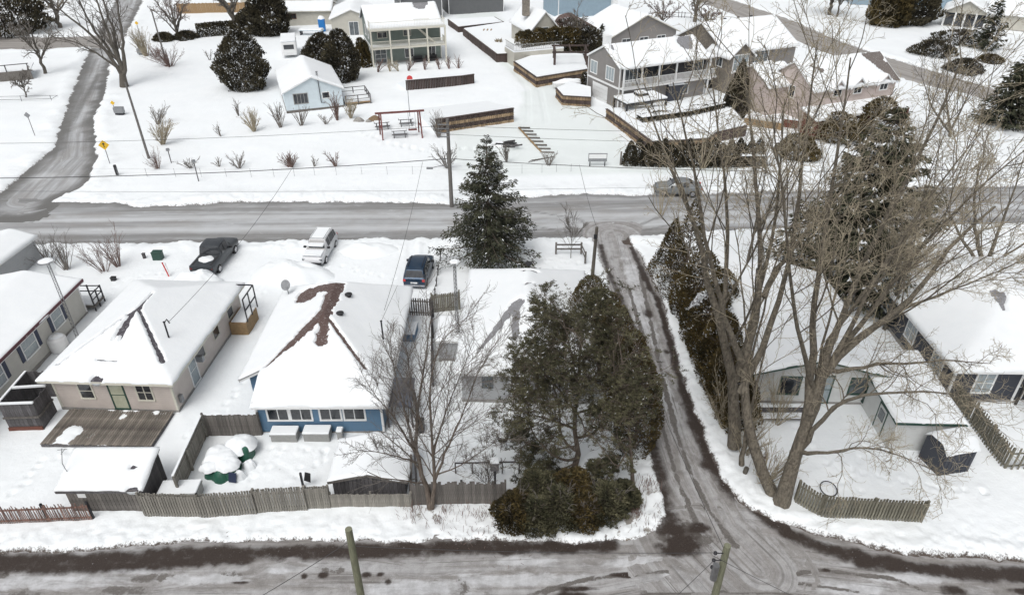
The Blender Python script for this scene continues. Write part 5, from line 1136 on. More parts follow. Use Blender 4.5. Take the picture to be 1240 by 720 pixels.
MB().box(-1.0, 1.0, -.04, .04, .6, 1.5).obj('board', M['galv'], t); MB().box(-.93, .93, -.05, -.041, .95, 1.42).obj('panel', M['white'], t)
for x in (-.8, .8): MB().box(x-.05, x+.05, -.03, .03, 0, .6).obj('leg', M['darkmetal'], t)
tag(MB().box(-.08, .08, -.08, .08, 0, 1.6).obj('wood_post', M['weathered'], None, (*W(751, 202), .1)), 'single wooden post just left of the clipped hedge row', 'post')
p = W(497, 150); t = thing('flag_pole', 'thin bare flagpole rising by the brown retaining wall', 'flagpole', (*p, 0)); hfp = hz(p, 494, 97); MB().tube([(0, 0, 0), (0, 0, hfp)], [.05, .03], 6).obj('shaft', M['galv'], t)
for px, py, lb in ((690, 136, 'x'),): pass

# ------------------------------------------------------------------ cars
def car(name, label, p, rz, L=4.5, Wd=1.82, kind='suv', paint='car_navy', snow=None):
    t = thing(name, label, 'pickup truck' if kind == 'pickup' else 'car', (*p, .10), rz)      # front towards +y
    h = Wd/2
    if kind == 'suv': st = [(-.50, .80, .62, .70, .0), (-.49, .93, .95, .96, 0), (-.465, .97, 1.02, 1.05, 0), (-.40, 1.0, 1.03, 1.55, .74), (-.30, 1.0, 1.03, 1.66, .76), (-.05, 1.0, 1.0, 1.70, .76), (.09, 1.0, .98, 1.62, .74), (.23, 1.0, .98, 1.0, .0), (.36, .99, .93, .97, 0), (.46, .93, .80, .84, 0), (.50, .78, .55, .62, 0)]
    elif kind == 'sedan': st = [(-.50, .8, .6, .66, 0), (-.48, .93, .93, .95, 0), (-.37, .97, .97, 1.0, 0), (-.22, 1.0, .96, 1.40, .70), (-.08, 1.0, .94, 1.46, .74), (.06, 1.0, .92, 1.40, .72), (.22, 1.0, .90, .93, 0), (.36, .98, .86, .9, 0), (.46, .92, .75, .79, 0), (.50, .78, .5, .56, 0)]
    else: st = [(-.50, .97, 1.05, 1.06, 0), (-.495, .99, 1.08, 1.09, 0), (-.14, 1.0, 1.08, 1.09, 0), (-.125, 1.0, 1.1, 1.78, .78), (-.02, 1.0, 1.1, 1.88, .78), (.12, 1.0, 1.08, 1.86, .77), (.22, 1.0, 1.08, 1.12, 0), (.40, .99, 1.05, 1.10, 0), (.48, .95, .95, 1.0, 0), (.50, .85, .6, .66, 0)]
    sill = .30 if kind != 'pickup' else .42
    rows = []
    for (yy, wf_, sh, rf, rw) in st:
        w1 = h*wf_; top = h*rw if rw else w1*.80
        rows.append([(-top*.6, rf+.02), (-top, rf), (-w1*.95, sh), (-w1, sh*.72+sill*.2), (-w1*.96, sill), (w1*.96, sill), (w1, sh*.72+sill*.2), (w1*.95, sh), (top, rf), (top*.6, rf+.02)])
    b = MB(); n = 10
    for (s_, row) in zip(st, rows): b.v += [(x, s_[0]*L, z) for x, z in row]
    for i in range(len(st)-1):
        for k in range(n): k2 = (k+1) % n; b.f.append((i*n+k, i*n+k2, (i+1)*n+k2, (i+1)*n+k))
    b.f.append(tuple(range(n-1, -1, -1))); e = (len(st)-1)*n; b.f.append(tuple(range(e, e+n)))
    body = b.obj('body', M[paint], t, smooth=True); 
    sb = body.modifiers.new('bevel', 'BEVEL'); sb.width = .03; sb.segments = 2; sb.angle_limit = R(25)
    cab = [i for i, s_ in enumerate(st) if s_[4] > 0]
    def pt(i, k): return Vector((rows[i][k][0], st[i][0]*L, rows[i][k][1]))
    def pane(name, quad, shrink=.1, off=.022):
        c = sum(quad, Vector())/4; q = [c+(v-c)*(1-shrink) for v in quad]; nn = (q[1]-q[0]).cross(q[3]-q[0]).normalized()
        if nn.dot(c-Vector((0, c.y, .6))) < 0 and abs(nn.x) > .3: nn = -nn
        if nn.z < 0: nn = -nn
        MB().prism([v+nn*off for v in q], nn*.008).obj(name, M['glass_dark'], t)
    i0, i1 = cab[0], cab[-1]
    pane('windscreen', [pt(i1+1, 2)*1.0, pt(i1+1, 7), pt(i1, 8), pt(i1, 1)], .1)
    pane('rear_window', [pt(i0-1, 2), pt(i0-1, 7), pt(i0, 8), pt(i0, 1)], .12)
    for (a, c) in zip(cab[:-1], cab[1:]):
        pane('side_window', [pt(a, 2), pt(c, 2), pt(c, 1), pt(a, 1)], .12); pane('side_window', [pt(a, 7), pt(c, 7), pt(c, 8), pt(a, 8)], .12)
    wr = .36 if kind == 'pickup' else .33
    for sx in (-1, 1):
        for yf in (-.31, .31):
            wl = MB().lathe([(wr*.72, -.11), (wr, -.09), (wr, .09), (wr*.72, .11)], (sx*(h-.09), yf*L, wr), 18, 'X').obj('wheel', M['tyre'], t); MB().lathe([(wr*.35, -.02), (wr*.64, 0), (wr*.64, .03), (.05, .045)] if sx > 0 else [(.05, -.045), (wr*.64, -.03), (wr*.64, 0), (wr*.35, .02)], (sx*(h+.0), yf*L, wr), 14, 'X').obj('rim', M['chrome'], wl)
        MB().box(min(sx*(h*.97), sx*(h+.2)), max(sx*(h*.97), sx*(h+.2)), L*.13, L*.17, 1.0, 1.14).obj('mirror', M['black'], t, bevel=.02)
        MB().box(min(sx*h*.62, sx*h*.9), max(sx*h*.62, sx*h*.9), L*.462, L*.485, .62, .74).obj('headlight', M['glass'], t, bevel=.02)
        MB().box(min(sx*h*.7, sx*h*.93), max(sx*h*.7, sx*h*.93), -L*.505, -L*.478, .78, .95).obj('tail_light', M['red'], t, bevel=.01)
    MB().box(-h*.9, h*.9, -L*.512, -L*.49, .38, .52).obj('rear_bumper', M['chrome'] if kind != 'sedan' else M[paint], t, bevel=.02); MB().box(-.26, .26, -L*.505, -L*.499, .62, .73).obj('number_plate', M['white'], t)
    MB().box(-h*.85, h*.85, L*.485, L*.505, .32, .5).obj('front_bumper', M['black'], t, bevel=.02)
    for x in (-.30, .30):
        if kind == 'suv': MB().box(x*Wd-.02, x*Wd+.02, -L*.33, L*.06, 1.70, 1.74).obj('roof_rail', M['darkmetal'], t)
    if kind == 'pickup':
        MB().box(-h*.82, h*.82, -L*.47, -L*.16, 1.09, 1.10).obj('bed', M['black'], t)
        lumps('bed_snow', 0, -L*.28, h*.62, L*.11, .12, t, 'roof_snow', 3, 3, 20, base=1.1); MB().box(-h*.93, h*.93, -L*.505, -L*.49, .6, 1.1).obj('tailgate', M[paint], t, bevel=.01)
    if snow:
        for (x0, x1, y0, y1, z0, z1) in snow: MB().box(x0, x1, y0*L, y1*L, z0, z1).obj('snow_patch', M['roof_snow'], t, bevel=.03)
    return t
c0 = W(503, 346); car('parked_car', 'dark blue hatchback parked in the snowy driveway behind the picket gate', (c0[0]+.2, c0[1]+1.3), R(-4), 4.3, 1.8, 'suv', 'car_navy', [(-.45, .5, .235, .27, 1.0, 1.03)])
c0 = W(256, 335); car('pickup_truck', 'dark grey pickup truck parked behind the beige bungalow', (-24.1, 49.7), R(-3), 5.2, 1.95, 'pickup', 'car_grey')
c0 = W(375, 312); car('parked_car', 'white car with snow covered windscreen parked behind the blue bungalow', (-15.9, 51.0), R(176), 4.5, 1.8, 'suv', 'car_white', [(-.66, .66, .08, .235, 1.30, 1.44), (-.62, .62, -.36, .06, 1.69, 1.74), (-.75, .75, .25, .45, .96, 1.08)])
c0 = W(822, 240); car('parked_car', 'silver grey car driving on the main street behind bare branches', (c0[0], c0[1]+1.0), R(84), 4.5, 1.8, 'sedan', 'car_silver')
# snow heaps hiding the noses of the parked vehicles
def heap(px, py, rx, ry, h, lb, seed):
    tag(lumps('snow_pile', 0, 0, rx, ry, h, None, 'snow', seed, 2.2, 40), lb, 'snow pile').location = (*W(px, py), .05)
heap(243, 346, 2.2, 1.3, 1.25, 'low snow pile in front of the grey pickup truck', 3); heap(352, 335, 3.6, 1.9, 1.2, 'broad snow heap covering the nose of the white car', 5)
heap(445, 305, 2.9, 1.5, .6, 'long snow heap between the white car and dark blue car', 7); heap(20, 330, 3.8, 3.2, .9, 'broad snow heap between the mobile home and the left bushes', 11)

# ------------------------------------------------------------------ terraces and walls beyond the street
def terrace(name, label, pts, h, face_m='block_tan', courses=3, blocks=60, cap='block_dark', wall_edges=None, vertical=False, slope=False):
    """snow topped terrace; the listed edges are faced with single blocks or upright timbers"""
    cx = sum(p[0] for p in pts)/len(pts); cy = sum(p[1] for p in pts)/len(pts)
    t = thing(name, label, 'retaining wall', (cx, cy, 0)); P = [(p[0]-cx, p[1]-cy) for p in pts]
    fr = set(); [fr.update((i, (i+1) % len(P))) for i in (wall_edges if wall_edges is not None else range(len(P)))]
    tops = [(x, y, h if (not slope or i in fr) else .12) for i, (x, y) in enumerate(P)]; nn = len(P)
    b = MB(); b.v = [(x, y, -.3) for x, y in P]+tops; b.f = [tuple(range(nn-1, -1, -1)), tuple(range(nn, 2*nn))]+[(i, (i+1) % nn, nn+(i+1) % nn, nn+i) for i in range(nn)]; b.obj('core', M['block_dark'] if not slope else M['snow'], t)
    b = MB(); b.prism([(x*.985, y*.985, z) for x, y, z in tops], (0, 0, .14)).obj('snow', M['snow'], t, bevel=.05)
    n = len(P); wall_edges = wall_edges if wall_edges is not None else range(n)
    tot = sum(math.dist(P[i], P[(i+1) % n]) for i in wall_edges); per = max(1, courses)
    bw = tot*per/blocks; me = {}
    for i in wall_edges:
        a = Vector((*P[i], 0)); b = Vector((*P[(i+1) % n], 0)); L = (b-a).length; d = (b-a)/L; nr = Vector((d.y, -d.x, 0)); ang = math.atan2(d.y, d.x); k = max(1, int(L/bw)); w2 = L/k
        for c in range(per):
            hh = h/per
            for j in range(k):
                key = (round(w2, 2), c)
                if key not in me:
                    me[key] = MB().box(0, w2-.05, -.12, .0, .02, hh-.03).mesh('timber' if vertical else 'block'); me[key].materials.append(M[face_m if c % 2 == 0 or vertical else cap])
                q = link('timber' if vertical else 'block', me[key], None, t, a+d*(j*w2+(w2*.5 if c % 2 and j < k-1 else 0))+nr*random.uniform(0, .05)+Vector((0, 0, c*hh))); q.rotation_euler.z = ang
        MB().bar(a+Vector((0, 0, h+.03))+nr*.08, b+Vector((0, 0, h+.03))+nr*.08, .28, .07).obj('cap', M[cap], t)
    return t
def TW(L, z): return [W(x, y, z) for x, y in L]
terrace('retaining_wall', 'dark brown timber retaining wall below the sage green house', TW([(491, 98), (560, 92), (574, 90), (568, 84), (540, 82), (480, 90)], 1.5), 1.5, 'block_dark', 1, 44, wall_edges=[0, 1], vertical=True, slope=True)
terrace('retaining_wall', 'long tan block retaining wall right of the swing frame', TW([(527, 145), (622, 131), (590, 108), (500, 118)], 1.8), 1.8, 'block_tan', 4, 150, wall_edges=[0], slope=True)
terrace('retaining_wall', 'brown timber edged planter at the top of the driveway', TW([(543, 24), (555, 33), (609, 27), (598, 21)], 1.2), 1.2, 'block_dark', 1, 40, vertical=True)
terrace('retaining_wall', 'brown timber retaining wall along the driveway below the grill logs', TW([(561, 35), (602, 66), (640, 64), (642, 40), (620, 26)], 1.4), 1.4, 'block_dark', 1, 60, wall_edges=[0, 1], vertical=True)
terrace('retaining_wall', 'tan block terrace under the dark pergola', TW([(623, 75), (650, 94), (712, 84), (706, 66), (660, 62)], 1.5), 1.5, 'block_tan', 3, 120, wall_edges=[0, 1])
terrace('retaining_wall', 'small curved tan block terrace left of the garage door', TW([(674, 107), (682, 116), (716, 118), (716, 106), (690, 100)], 1.4), 1.4, 'block_tan', 3, 60, wall_edges=[0, 1])
terrace('retaining_wall', 'long tan block wall running from the taupe house down to the bare trees', TW([(735, 132), (790, 172), (858, 168), (868, 160), (905, 152), (880, 122), (800, 128)], 1.4), 1.4, 'block_tan', 3, 200, wall_edges=[0, 1, 2])
# pergola
p = W(675, 106); t = thing('pergola', 'dark brown open pergola left of the taupe house', 'pergola', (*W(671, 92), .9), R(20))
for x, y in ((0, 0), (4.6, -1.6), (1.6, 4), (6.2, 2.4)): MB().box(x-.14, x+.14, y-.14, y+.14, -.9, 2.6).obj('post', M['redwood'] if 0 else M['block_dark'], t)
for a, b in (((-.4, 0, 2.6), (5, -1.8, 2.6)), ((1.2, 4.1, 2.6), (6.7, 2.3, 2.6)), ((0, -.4, 2.6), (1.7, 4.3, 2.6)), ((4.5, -2, 2.6), (6.3, 2.8, 2.6)), ((2.2, -1, 2.72), (3.8, 3.4, 2.72))): MB().bar(a, b, .16, .24).obj('beam', M['block_dark'], t)
t = thing('covered_boat', 'snow covered boat on a trailer beneath the pergola', 'boat', (*W(688, 108), .3), R(15)); lumps('snow_cover', 0, 0, 2.3, .8, .45, t, 'roof_snow', 4, 3, 30, base=.7); MB().prism([(-2.2, -.6, .3), (1.8, -.6, .3), (2.5, 0, .6), (1.8, .6, .3), (-2.2, .6, .3)], (0, 0, .45)).obj('hull', M['white'], t); MB().bar((-2, 0, .2), (3.2, 0, .2), .12).obj('trailer_frame', M['galv'], t)
for s in (-1, 1): MB().lathe([(.15, -.08), (.3, -.06), (.3, .06), (.15, .08)], (-.6, s*.75, .15), 12, 'Y').obj('wheel', M['tyre'], t)
# covered spa / carport next to the taupe house
t = thing('snowy_carport', 'flat snow topped carport beside the taupe house', 'carport', (*W(757, 150), .2), R(24))
MB().box(0, 6.0, 0, 3.2, 2.1, 2.25).obj('roof', M['darkmetal'], t); MB().box(0, 6.0, 0, 3.2, 2.25, 2.5).obj('snow', M['roof_snow'], t, bevel=.08); MB().box(2.6, 4.0, 1.4, 2.6, 2.5, 2.8).obj('hatch', M['black'], t); MB().box(2.65, 3.95, 1.45, 2.55, 2.8, 2.95).obj('hatch_snow', M['roof_snow'], t)
for x, y in ((.1, .1), (5.9, .1), (.1, 3.1), (5.9, 3.1)): MB().box(x-.1, x+.1, y-.1, y+.1, 0, 2.1).obj('post', M['black'], t)
t = thing('covered_spa', 'snow topped spa under dark posts left of the carport', 'spa', (*W(762, 131), .2), R(24)); MB().box(0, 3.4, 0, 1.6, 0, 1.1).obj('body', M['slate'], t, bevel=.08); MB().box(0, 3.4, 0, 1.6, 1.1, 1.35).obj('snow', M['roof_snow'], t, bevel=.08); MB().box(0, 3.6, 1.5, 1.7, 0, 2.3).obj('screen', M['slate'], t)
t = thing('dark_shed', 'narrow dark garden shed against the taupe house wall', 'shed', (*W(808, 125), .2), R(24)); MB().box(0, 2.3, 0, 1.8, 0, 2.1).prism([(0, -.05, 2.1), (0, 1.85, 2.1), (0, .9, 2.6)], (2.3, 0, 0)).obj('wall', M['char'], t); MB().prism([(-.1, -.15, 2.12), (-.1, .9, 2.68), (-.1, 1.95, 2.12), (-.1, .9, 2.85)], (2.5, 0, 0)).obj('roof_snow', M['roof_snow'], t)
lidbox('wheelie_bin', 'black lidded bin between the taupe and stone houses', 'bin', W(857, 108), R(20), 1.2, 1.0, 1.2, 'black')
# swing frame, picnic tables
t = thing('swing_frame', 'reddish timber swing frame standing in the snow', 'swing frame', (*W(464, 172), .1), R(12))
for x, y in ((0, 0), (-.2, 2.3), (4.6, 0), (4.4, 2.3)): MB().bar((x, y, 0), (x+(.05 if x < 2 else -.05), 1.15, 2.9), .16).obj('leg', M['redwood'], t)
MB().bar((-.6, 1.15, 2.95), (5.1, 1.15, 2.95), .2).obj('top_beam', M['redwood'], t); MB().bar((.0, .5, 1.3), (-.1, 1.8, 1.3), .1).obj('cross_brace', M['redwood'], t); MB().bar((4.55, .5, 1.3), (4.45, 1.8, 1.3), .1).obj('cross_brace', M['redwood'], t)
for x in (3.2, 4.0): MB().tube([(x, 1.15, 2.9), (x, 1.1, .8)], .02, 4).obj('chain', M['darkmetal'], t)
MB().box(3.1, 4.1, .85, 1.35, .75, .82).obj('swing_seat', M['redwood'], t)
def picnic(label, p, rz):
    t = thing('picnic_table', label, 'picnic table', (*p, .1), rz)
    MB().box(-.9, .9, -.38, .38, .72, .77).obj('tabletop', M['weathered_dark'], t); MB().box(-.88, .88, -.36, .36, .77, .88).obj('snow', M['roof_snow'], t, bevel=.03)
    for s in (-1, 1):
        MB().box(-.9, .9, s*.7-.13, s*.7+.13, .42, .46).obj('bench', M['weathered_dark'], t)
        MB().bar((s*.65, -.75, 0), (s*.65, .25, .72), .08).obj('leg', M['weathered_dark'], t); MB().bar((s*.65, .75, 0), (s*.65, -.25, .72), .08).obj('leg', M['weathered_dark'], t); MB().box(s*.65-.04, s*.65+.04, -.8, .8, .36, .42).obj('cross_bar', M['weathered_dark'], t)
picnic('dark picnic table below the swing frame', W(484, 166), R(10)); picnic('picnic table half hidden behind the left leg of the swing frame', W(463, 156), R(15)); picnic('small picnic table behind the right leg of the swing frame', W(492, 152), R(12))
# log steps and pallets
t = thing('garden_steps', 'row of snow filled timber steps beside the parking area', 'steps', (*W(628, 157), .12)); e_ = Vector((*W(656, 187), 0))-Vector((*W(628, 157), 0))
MB().bar((0, 0, .15), (e_.x, e_.y, .1), .14).obj('side_beam', M['tanwood'], t)
for i in range(8): q = e_*(i/7); MB().bar((q.x, q.y, .15), (q.x+1.4, q.y-.1, .15), .14).obj('tread', M['weathered'], t)
t = thing('timber_pile', 'dark pile of timber and tarp in snow right of the spruce top', 'timber pile', (*W(612, 182), .1))
for i in range(9): a = random.uniform(-.6, .6); x = random.uniform(-1.3, 1.3); y = random.uniform(-.5, 1.4); MB().bar((x, y, .15+.07*i), (x+1.4*math.cos(a), y+1.4*math.sin(a), .2+.06*i), .14).obj('log', M['weathered_dark'] if i % 3 else M['black'], t)
lumps('snow', -.3, 1.4, 1.8, 1.0, .45, t, 'roof_snow', 4, 2.5, 24)
t = thing('branch_pile', 'loose low branches lying near the far verge right of the timber pile', 'branch pile', (*W(650, 198), .1))
for i in range(8): MB().tube([(-.9+.3*i, -.1+.16*i, .1), (-.5+.35*i, .3+.15*i, .2), (.3+.2*i, .5+.13*i, .15)], .04, 5).obj('branch', M['weathered'], t)
t = thing('log_heap', 'tan log pile on the driveway terrace', 'log pile', (*W(590, 48), .9))
for i in range(10): MB().tube([(-1.1+.22*i, 0, .15+.2*(i % 3)), (-1.0+.22*i, 1.2, .2+.2*(i % 3))], .16, 8).obj('log', M['tanwood'], t)
t = thing('ornamental_grass', 'dry tan grass clump at the corner of the driveway terrace', 'grass clump', (*W(604, 62), .9))
g_ = MB()
for i in range(70): a = random.uniform(0, 6.28); r_ = random.uniform(.2, .8); g_.bar((.2*math.cos(a), .2*math.sin(a), 0), (r_*math.cos(a), r_*math.sin(a), random.uniform(.6, 1.2)), .05)
tag(g_.obj('blades', M['grass'], t), kind='stuff')
for x, y, r_, m_, lb in ((0, 0, .8, 'concrete', 'grey boulder nearest the right corner of the pale blue cottage'), (1.9, .4, .9, 'block_tan', 'tan boulder beside the grey one, right of the pale blue cottage'), (1.2, -.2, .5, 'concrete', 'smallest grey boulder between the two larger ones')):
    q = W(435, 148); tag(lumps('boulder', 0, 0, r_, r_*.6, .7*r_, None, m_, int(r_*10), 2, 16), lb, 'boulder').location = (q[0]+x, q[1]+y, .05)
# stop sign disc
t = thing('round_sign', 'round red sign at the left end of the timber retaining wall', 'sign', (*W(497, 106), .2)); MB().tube([(0, 0, 0), (0, 0, 1.5)], .04, 6).obj('post', M['darkmetal'], t); MB().lathe([(.42, -.02), (.42, .02)], (0, -.06, 1.1), 20, 'Y').obj('disc', M['red'], t)
# camper, portable toilet, covered pool
t = thing('camper_trailer', 'snow covered camper trailer behind the pale blue cottage', 'camper', (*W(352, 72), .1), R(105)); MB().box(0, 6.0, -1.2, 1.2, .5, 2.6).obj('body', M['white'], t, bevel=.15); MB().box(0, 6.0, -1.2, 1.2, 2.6, 2.9).obj('snow', M['roof_snow'], t, bevel=.1); MB().box(-.03, .01, -.8, .8, 1.5, 2.2).obj('window', M['glass_dark'], t); MB().box(2, 3, -1.23, -1.19, 1.4, 2.1).obj('window', M['glass_dark'], t)
for y in (-1.0, 1.0): MB().lathe([(.2, -.1), (.38, -.08), (.38, .08), (.2, .1)], (2.8, y, .38), 14, 'Y').obj('wheel', M['tyre'], t)
t = thing('portable_toilet', 'bright blue portable toilet with a snow cap near the top left', 'portable toilet', (*W(391, 39), .1), R(8)); MB().box(-.6, .6, -.6, .6, .1, 2.3).obj('cabin', M['blue_plastic'], t, bevel=.05); lumps('snow_cap', 0, 0, .7, .7, .6, t, 'roof_snow', 4, 2.2, 18, base=2.25); MB().box(-.4, .4, -.64, -.6, .2, 2.1).obj('door', M['blue_plastic'], t)
t = thing('snowy_table', 'snow covered table with a teal edge near the blue portable toilet', 'table', (*W(378, 43), .1), R(-4)); MB().box(-2.2, 2.2, -.8, .8, .8, .95).obj('top', M['ltblue'], t); MB().box(-2.1, 2.1, -.9, .7, .95, 1.15).obj('snow', M['roof_snow'], t, bevel=.06)
for x in (-2, 2): MB().box(x-.08, x+.08, -.6, .6, 0, .8).obj('leg', M['darkmetal'], t)
# tan board fence beyond the tree at the top
fence('tan_fence', 'tan wooden board fence across the top left behind the dark tree', [(-71, 157.5), (-55.5, 158.5)], 2.0, 44, 'tanwood', 'flat', w=.34, post=4)
fence('far_rail_fence', 'dark rail fence wandering behind the taupe house', [W(745, 35), W(795, 22), W(840, 24), W(855, 32)], 1.2, 24, 'weathered_dark', 'flat', w=.12, post=3)
t = thing('raised_bed', 'brown corrugated raised bed under the roadside trees', 'raised bed', (*W(903, 150), .1), R(-25)); MB().box(0, 6.5, 0, .35, 0, 1.1).obj('wall', M['brick'], t); MB().box(0, 6.5, .0, 3, 1.1, 1.25).obj('snow', M['roof_snow'], t)
t = thing('trellis', 'grey lattice panel at the right end of the hedge row', 'panel', (*W(894, 203), .2)); MB().box(0, 3.6, 0, .1, 0, .1).box(0, 3.6, 0, .1, 1.1, 1.2).obj('rail', M['galv'], t)
for i in range(13): MB().box(i*.295, i*.295+.05, .02, .08, .1, 1.1).obj('slat', M['galv'], t)
MB().box(0, 3.6, -.3, .5, 1.2, 1.32).obj('snow', M['roof_snow'], t)
t = thing('tan_box_planter', 'snow edged tan planter wall right of the cone cedar', 'planter', (*W(935, 158), .1), R(-28)); MB().box(-3.5, 1, 0, 1.2, 0, .9).obj('wall', M['tanwood'], t); MB().box(-3.5, 1, .1, 1.2, .9, 1.05).obj('snow', M['roof_snow'], t)
t = thing('deck_corner', 'dark wooden deck corner at the left edge above the street', 'deck', (*W(3, 100), .1), R(25)); MB().box(-4, 4, -.1, .1, 0, 1.3).obj('skirt', M['weathered'], t); MB().box(-4, 4, .1, 5, 1.2, 1.35).obj('snow', M['roof_snow'], t)
for x in (-3.8, -1.5, 1, 3.8): MB().box(x-.07, x+.07, 0, .1, 1.3, 2.3).obj('post', M['weathered_dark'], t)
MB().box(-4, 4, .0, .1, 2.2, 2.3).obj('handrail', M['weathered_dark'], t)
t = thing('trampoline_frame', 'faint rectangular net frame in snow below the deck corner', 'frame', (*W(27, 124), .1), R(4)); MB().bar((-4, 0, .3), (4, 0, .3), .06).bar((-4, 1.6, .3), (4, 1.6, .3), .05).bar((4, 0, .3), (4, 1.6, .3), .05).obj('frame', M['galv'], t)
for x in (-3, 0, 3.9): MB().box(x-.03, x+.03, -.03, .03, 0, .8).obj('post', M['galv'], t)
# ------------------------------------------------------------------ vegetation
def P3(px, py, Y):           # the place on the vertical plane y = Y seen at a photo point
    v = (360-py)/F_PX; dy = math.cos(PITCH)+v*math.sin(PITCH); dz = -math.sin(PITCH)+v*math.cos(PITCH)
    t = Y/dy; return ((px-620)/F_PX*t, Y, CAM_H+dz*t)
def resample(pts, rad, m):
    pts = np.array(pts, float); rad = np.array(rad, float)
    s = np.concatenate([[0], np.cumsum(np.linalg.norm(np.diff(pts, axis=0), axis=1))]); u = np.linspace(0, s[-1], m)
    # gentle smoothing through the given points
    P = np.stack([np.interp(u, s, pts[:, i]) for i in range(3)], 1)
    for _ in range(2): P[1:-1] = (P[:-2]+2*P[1:-1]+P[2:])/4
    return P, np.interp(u, s, rad)
def spawn(P, Rr, n, m, t0=.25, t1=1.0, lr=(.35, .6), ang=(35, 65), up=.1, rr=.55, rmin=.006, wander=.25, rng=None, L=None, tipr=.35, curl=0.0):
    N, M_, _ = P.shape; seg = np.linalg.norm(np.diff(P, axis=1), axis=2).sum(1)
    K = N*n; pi = np.repeat(np.arange(N), n)
    t = t0+(t1-t0)*((np.tile(np.arange(n), N)+rng.random(K))/n); t = np.clip(t, 0, .999)
    f = t*(M_-1); i = f.astype(int); fr = (f-i)[:, None]
    pos = P[pi, i]*(1-fr)+P[pi, i+1]*fr
    d = P[pi, i+1]-P[pi, i]; d /= np.linalg.norm(d, axis=1, keepdims=True)+1e-9
    r0 = Rr[pi, i]*(1-fr[:, 0])+Rr[pi, i+1]*fr[:, 0]
    rv = rng.normal(size=(K, 3)); pp = rv-(rv*d).sum(1, keepdims=True)*d; pp /= np.linalg.norm(pp, axis=1, keepdims=True)
    a = np.radians(rng.uniform(ang[0], ang[1], K))[:, None]
    dr = d*np.cos(a)+pp*np.sin(a); dr[:, 2] += up; dr /= np.linalg.norm(dr, axis=1, keepdims=True)
    ln = (L if L is not None else seg[pi])*rng.uniform(lr[0], lr[1], K)*(1-.45*t)
    st = ln/(m-1); Q = np.empty((K, m, 3)); Q[:, 0] = pos; cur = dr.copy()
    for k in range(1, m):
        Q[:, k] = Q[:, k-1]+cur*st[:, None]
        cur = cur+rng.normal(size=(K, 3))*wander; cur[:, 2] += curl; cur /= np.linalg.norm(cur, axis=1, keepdims=True)
    r = np.maximum(r0*rr, rmin)[:, None]*np.linspace(1, tipr, m)[None]
    return Q, np.maximum(r, rmin*.7)
def bare_tree(name, label, stems, levels, m_trunk='bark_grey', m_twig='twig_grey', seed=1, cat='tree', group=None, base=None, twig_group_from=1, extra=None):
    """stems: list of (points, radii) world coordinates; levels: list of dicts for spawn"""
    rng = np.random.default_rng(seed); b = base if base is not None else stems[0][0][0]
    t = thing(name, label, cat, (b[0], b[1], 0), 0, group); off = np.array([b[0], b[1], 0])
    parts = []; PP, RR = [], []
    for pts, rad in stems:
        P, Rr = resample(pts, rad, 14); P = P-off
        P[1:-1] += rng.normal(size=P[1:-1].shape)*Rr[1:-1, None]*.35
        PP.append(P); RR.append(Rr)
    PP = np.array(PP); RR = np.array(RR); RR[:, 0] *= 1.0
    parts.append(tubes_np(PP, RR, 10))
    P, Rr = PP, RR; tw = []
    allp = None
    for li, lv in enumerate(levels):
        lv = dict(lv); src = lv.pop('src', 'prev'); s = 5 if li == 0 else (4 if li == 1 else 3)
        if src == 'prev': A, B = P, Rr
        Q, q = spawn(A, B, rng=rng, **lv)
        (parts if li < twig_group_from else tw).append(tubes_np(Q, q, s)); P, Rr = Q, q
    if extra:
        PP2, RR2 = [], []
        for pts, rad in extra[0]:
            P2, R2 = resample(pts, rad, 14); P2 = P2-off; P2[1:-1] += rng.normal(size=P2[1:-1].shape)*R2[1:-1, None]*.5; PP2.append(P2); RR2.append(R2)
        A2, B2 = np.array(PP2), np.array(RR2); parts.append(tubes_np(A2, B2, 8))
        for li, lv in enumerate(extra[1]):
            A2, B2 = spawn(A2, B2, rng=rng, **lv); (parts if li == 0 else tw).append(tubes_np(A2, B2, 5-min(li, 2)))
    link('trunk', join_np(parts, 'trunk', smooth=True), M[m_trunk], t)
    if tw: tag(link('twigs', join_np(tw, 'twigs'), M[m_twig], t), kind='stuff')
    return t, P
LV_BIG = [dict(n=10, m=8, t0=.28, lr=(.30, .62), ang=(18, 48), up=.12, rr=.34, rmin=.022, wander=.09, curl=.03),
          dict(n=7, m=6, t0=.15, lr=(.30, .60), ang=(20, 52), up=.08, rr=.48, rmin=.014, wander=.13, curl=.02),
          dict(n=5, m=5, t0=.2, lr=(.35, .7), ang=(25, 60), up=.03, rr=.6, rmin=.010, wander=.24),
          dict(n=3, m=4, t0=.25, lr=(.5, .9), ang=(28, 65), up=.0, rr=.8, rmin=.0085, wander=.32)]
LV_LOW = [dict(n=13, m=8, t0=.2, lr=(.25, .55), ang=(25, 65), up=-.12, rr=.4, rmin=.016, wander=.26, curl=-.03), dict(n=8, m=6, t0=.15, lr=(.35, .75), ang=(28, 70), up=-.03, rr=.5, rmin=.011, wander=.26), dict(n=6, m=5, t0=.2, lr=(.4, .9), ang=(28, 70), up=.0, rr=.7, rmin=.009, wander=.32)]
LV_MID = [dict(LV_BIG[0], n=8), dict(LV_BIG[1], n=5), dict(LV_BIG[2], n=4), dict(LV_BIG[3], n=3)]
def stem(L, r0, r1, pw=.7):       # L: (px,py,Y)
    r0 *= .76; r1 *= .55
    pts = [P3(*a) for a in L]; n = len(pts); return pts, [r0+(r1-r0)*(i/(n-1))**pw for i in range(n)]
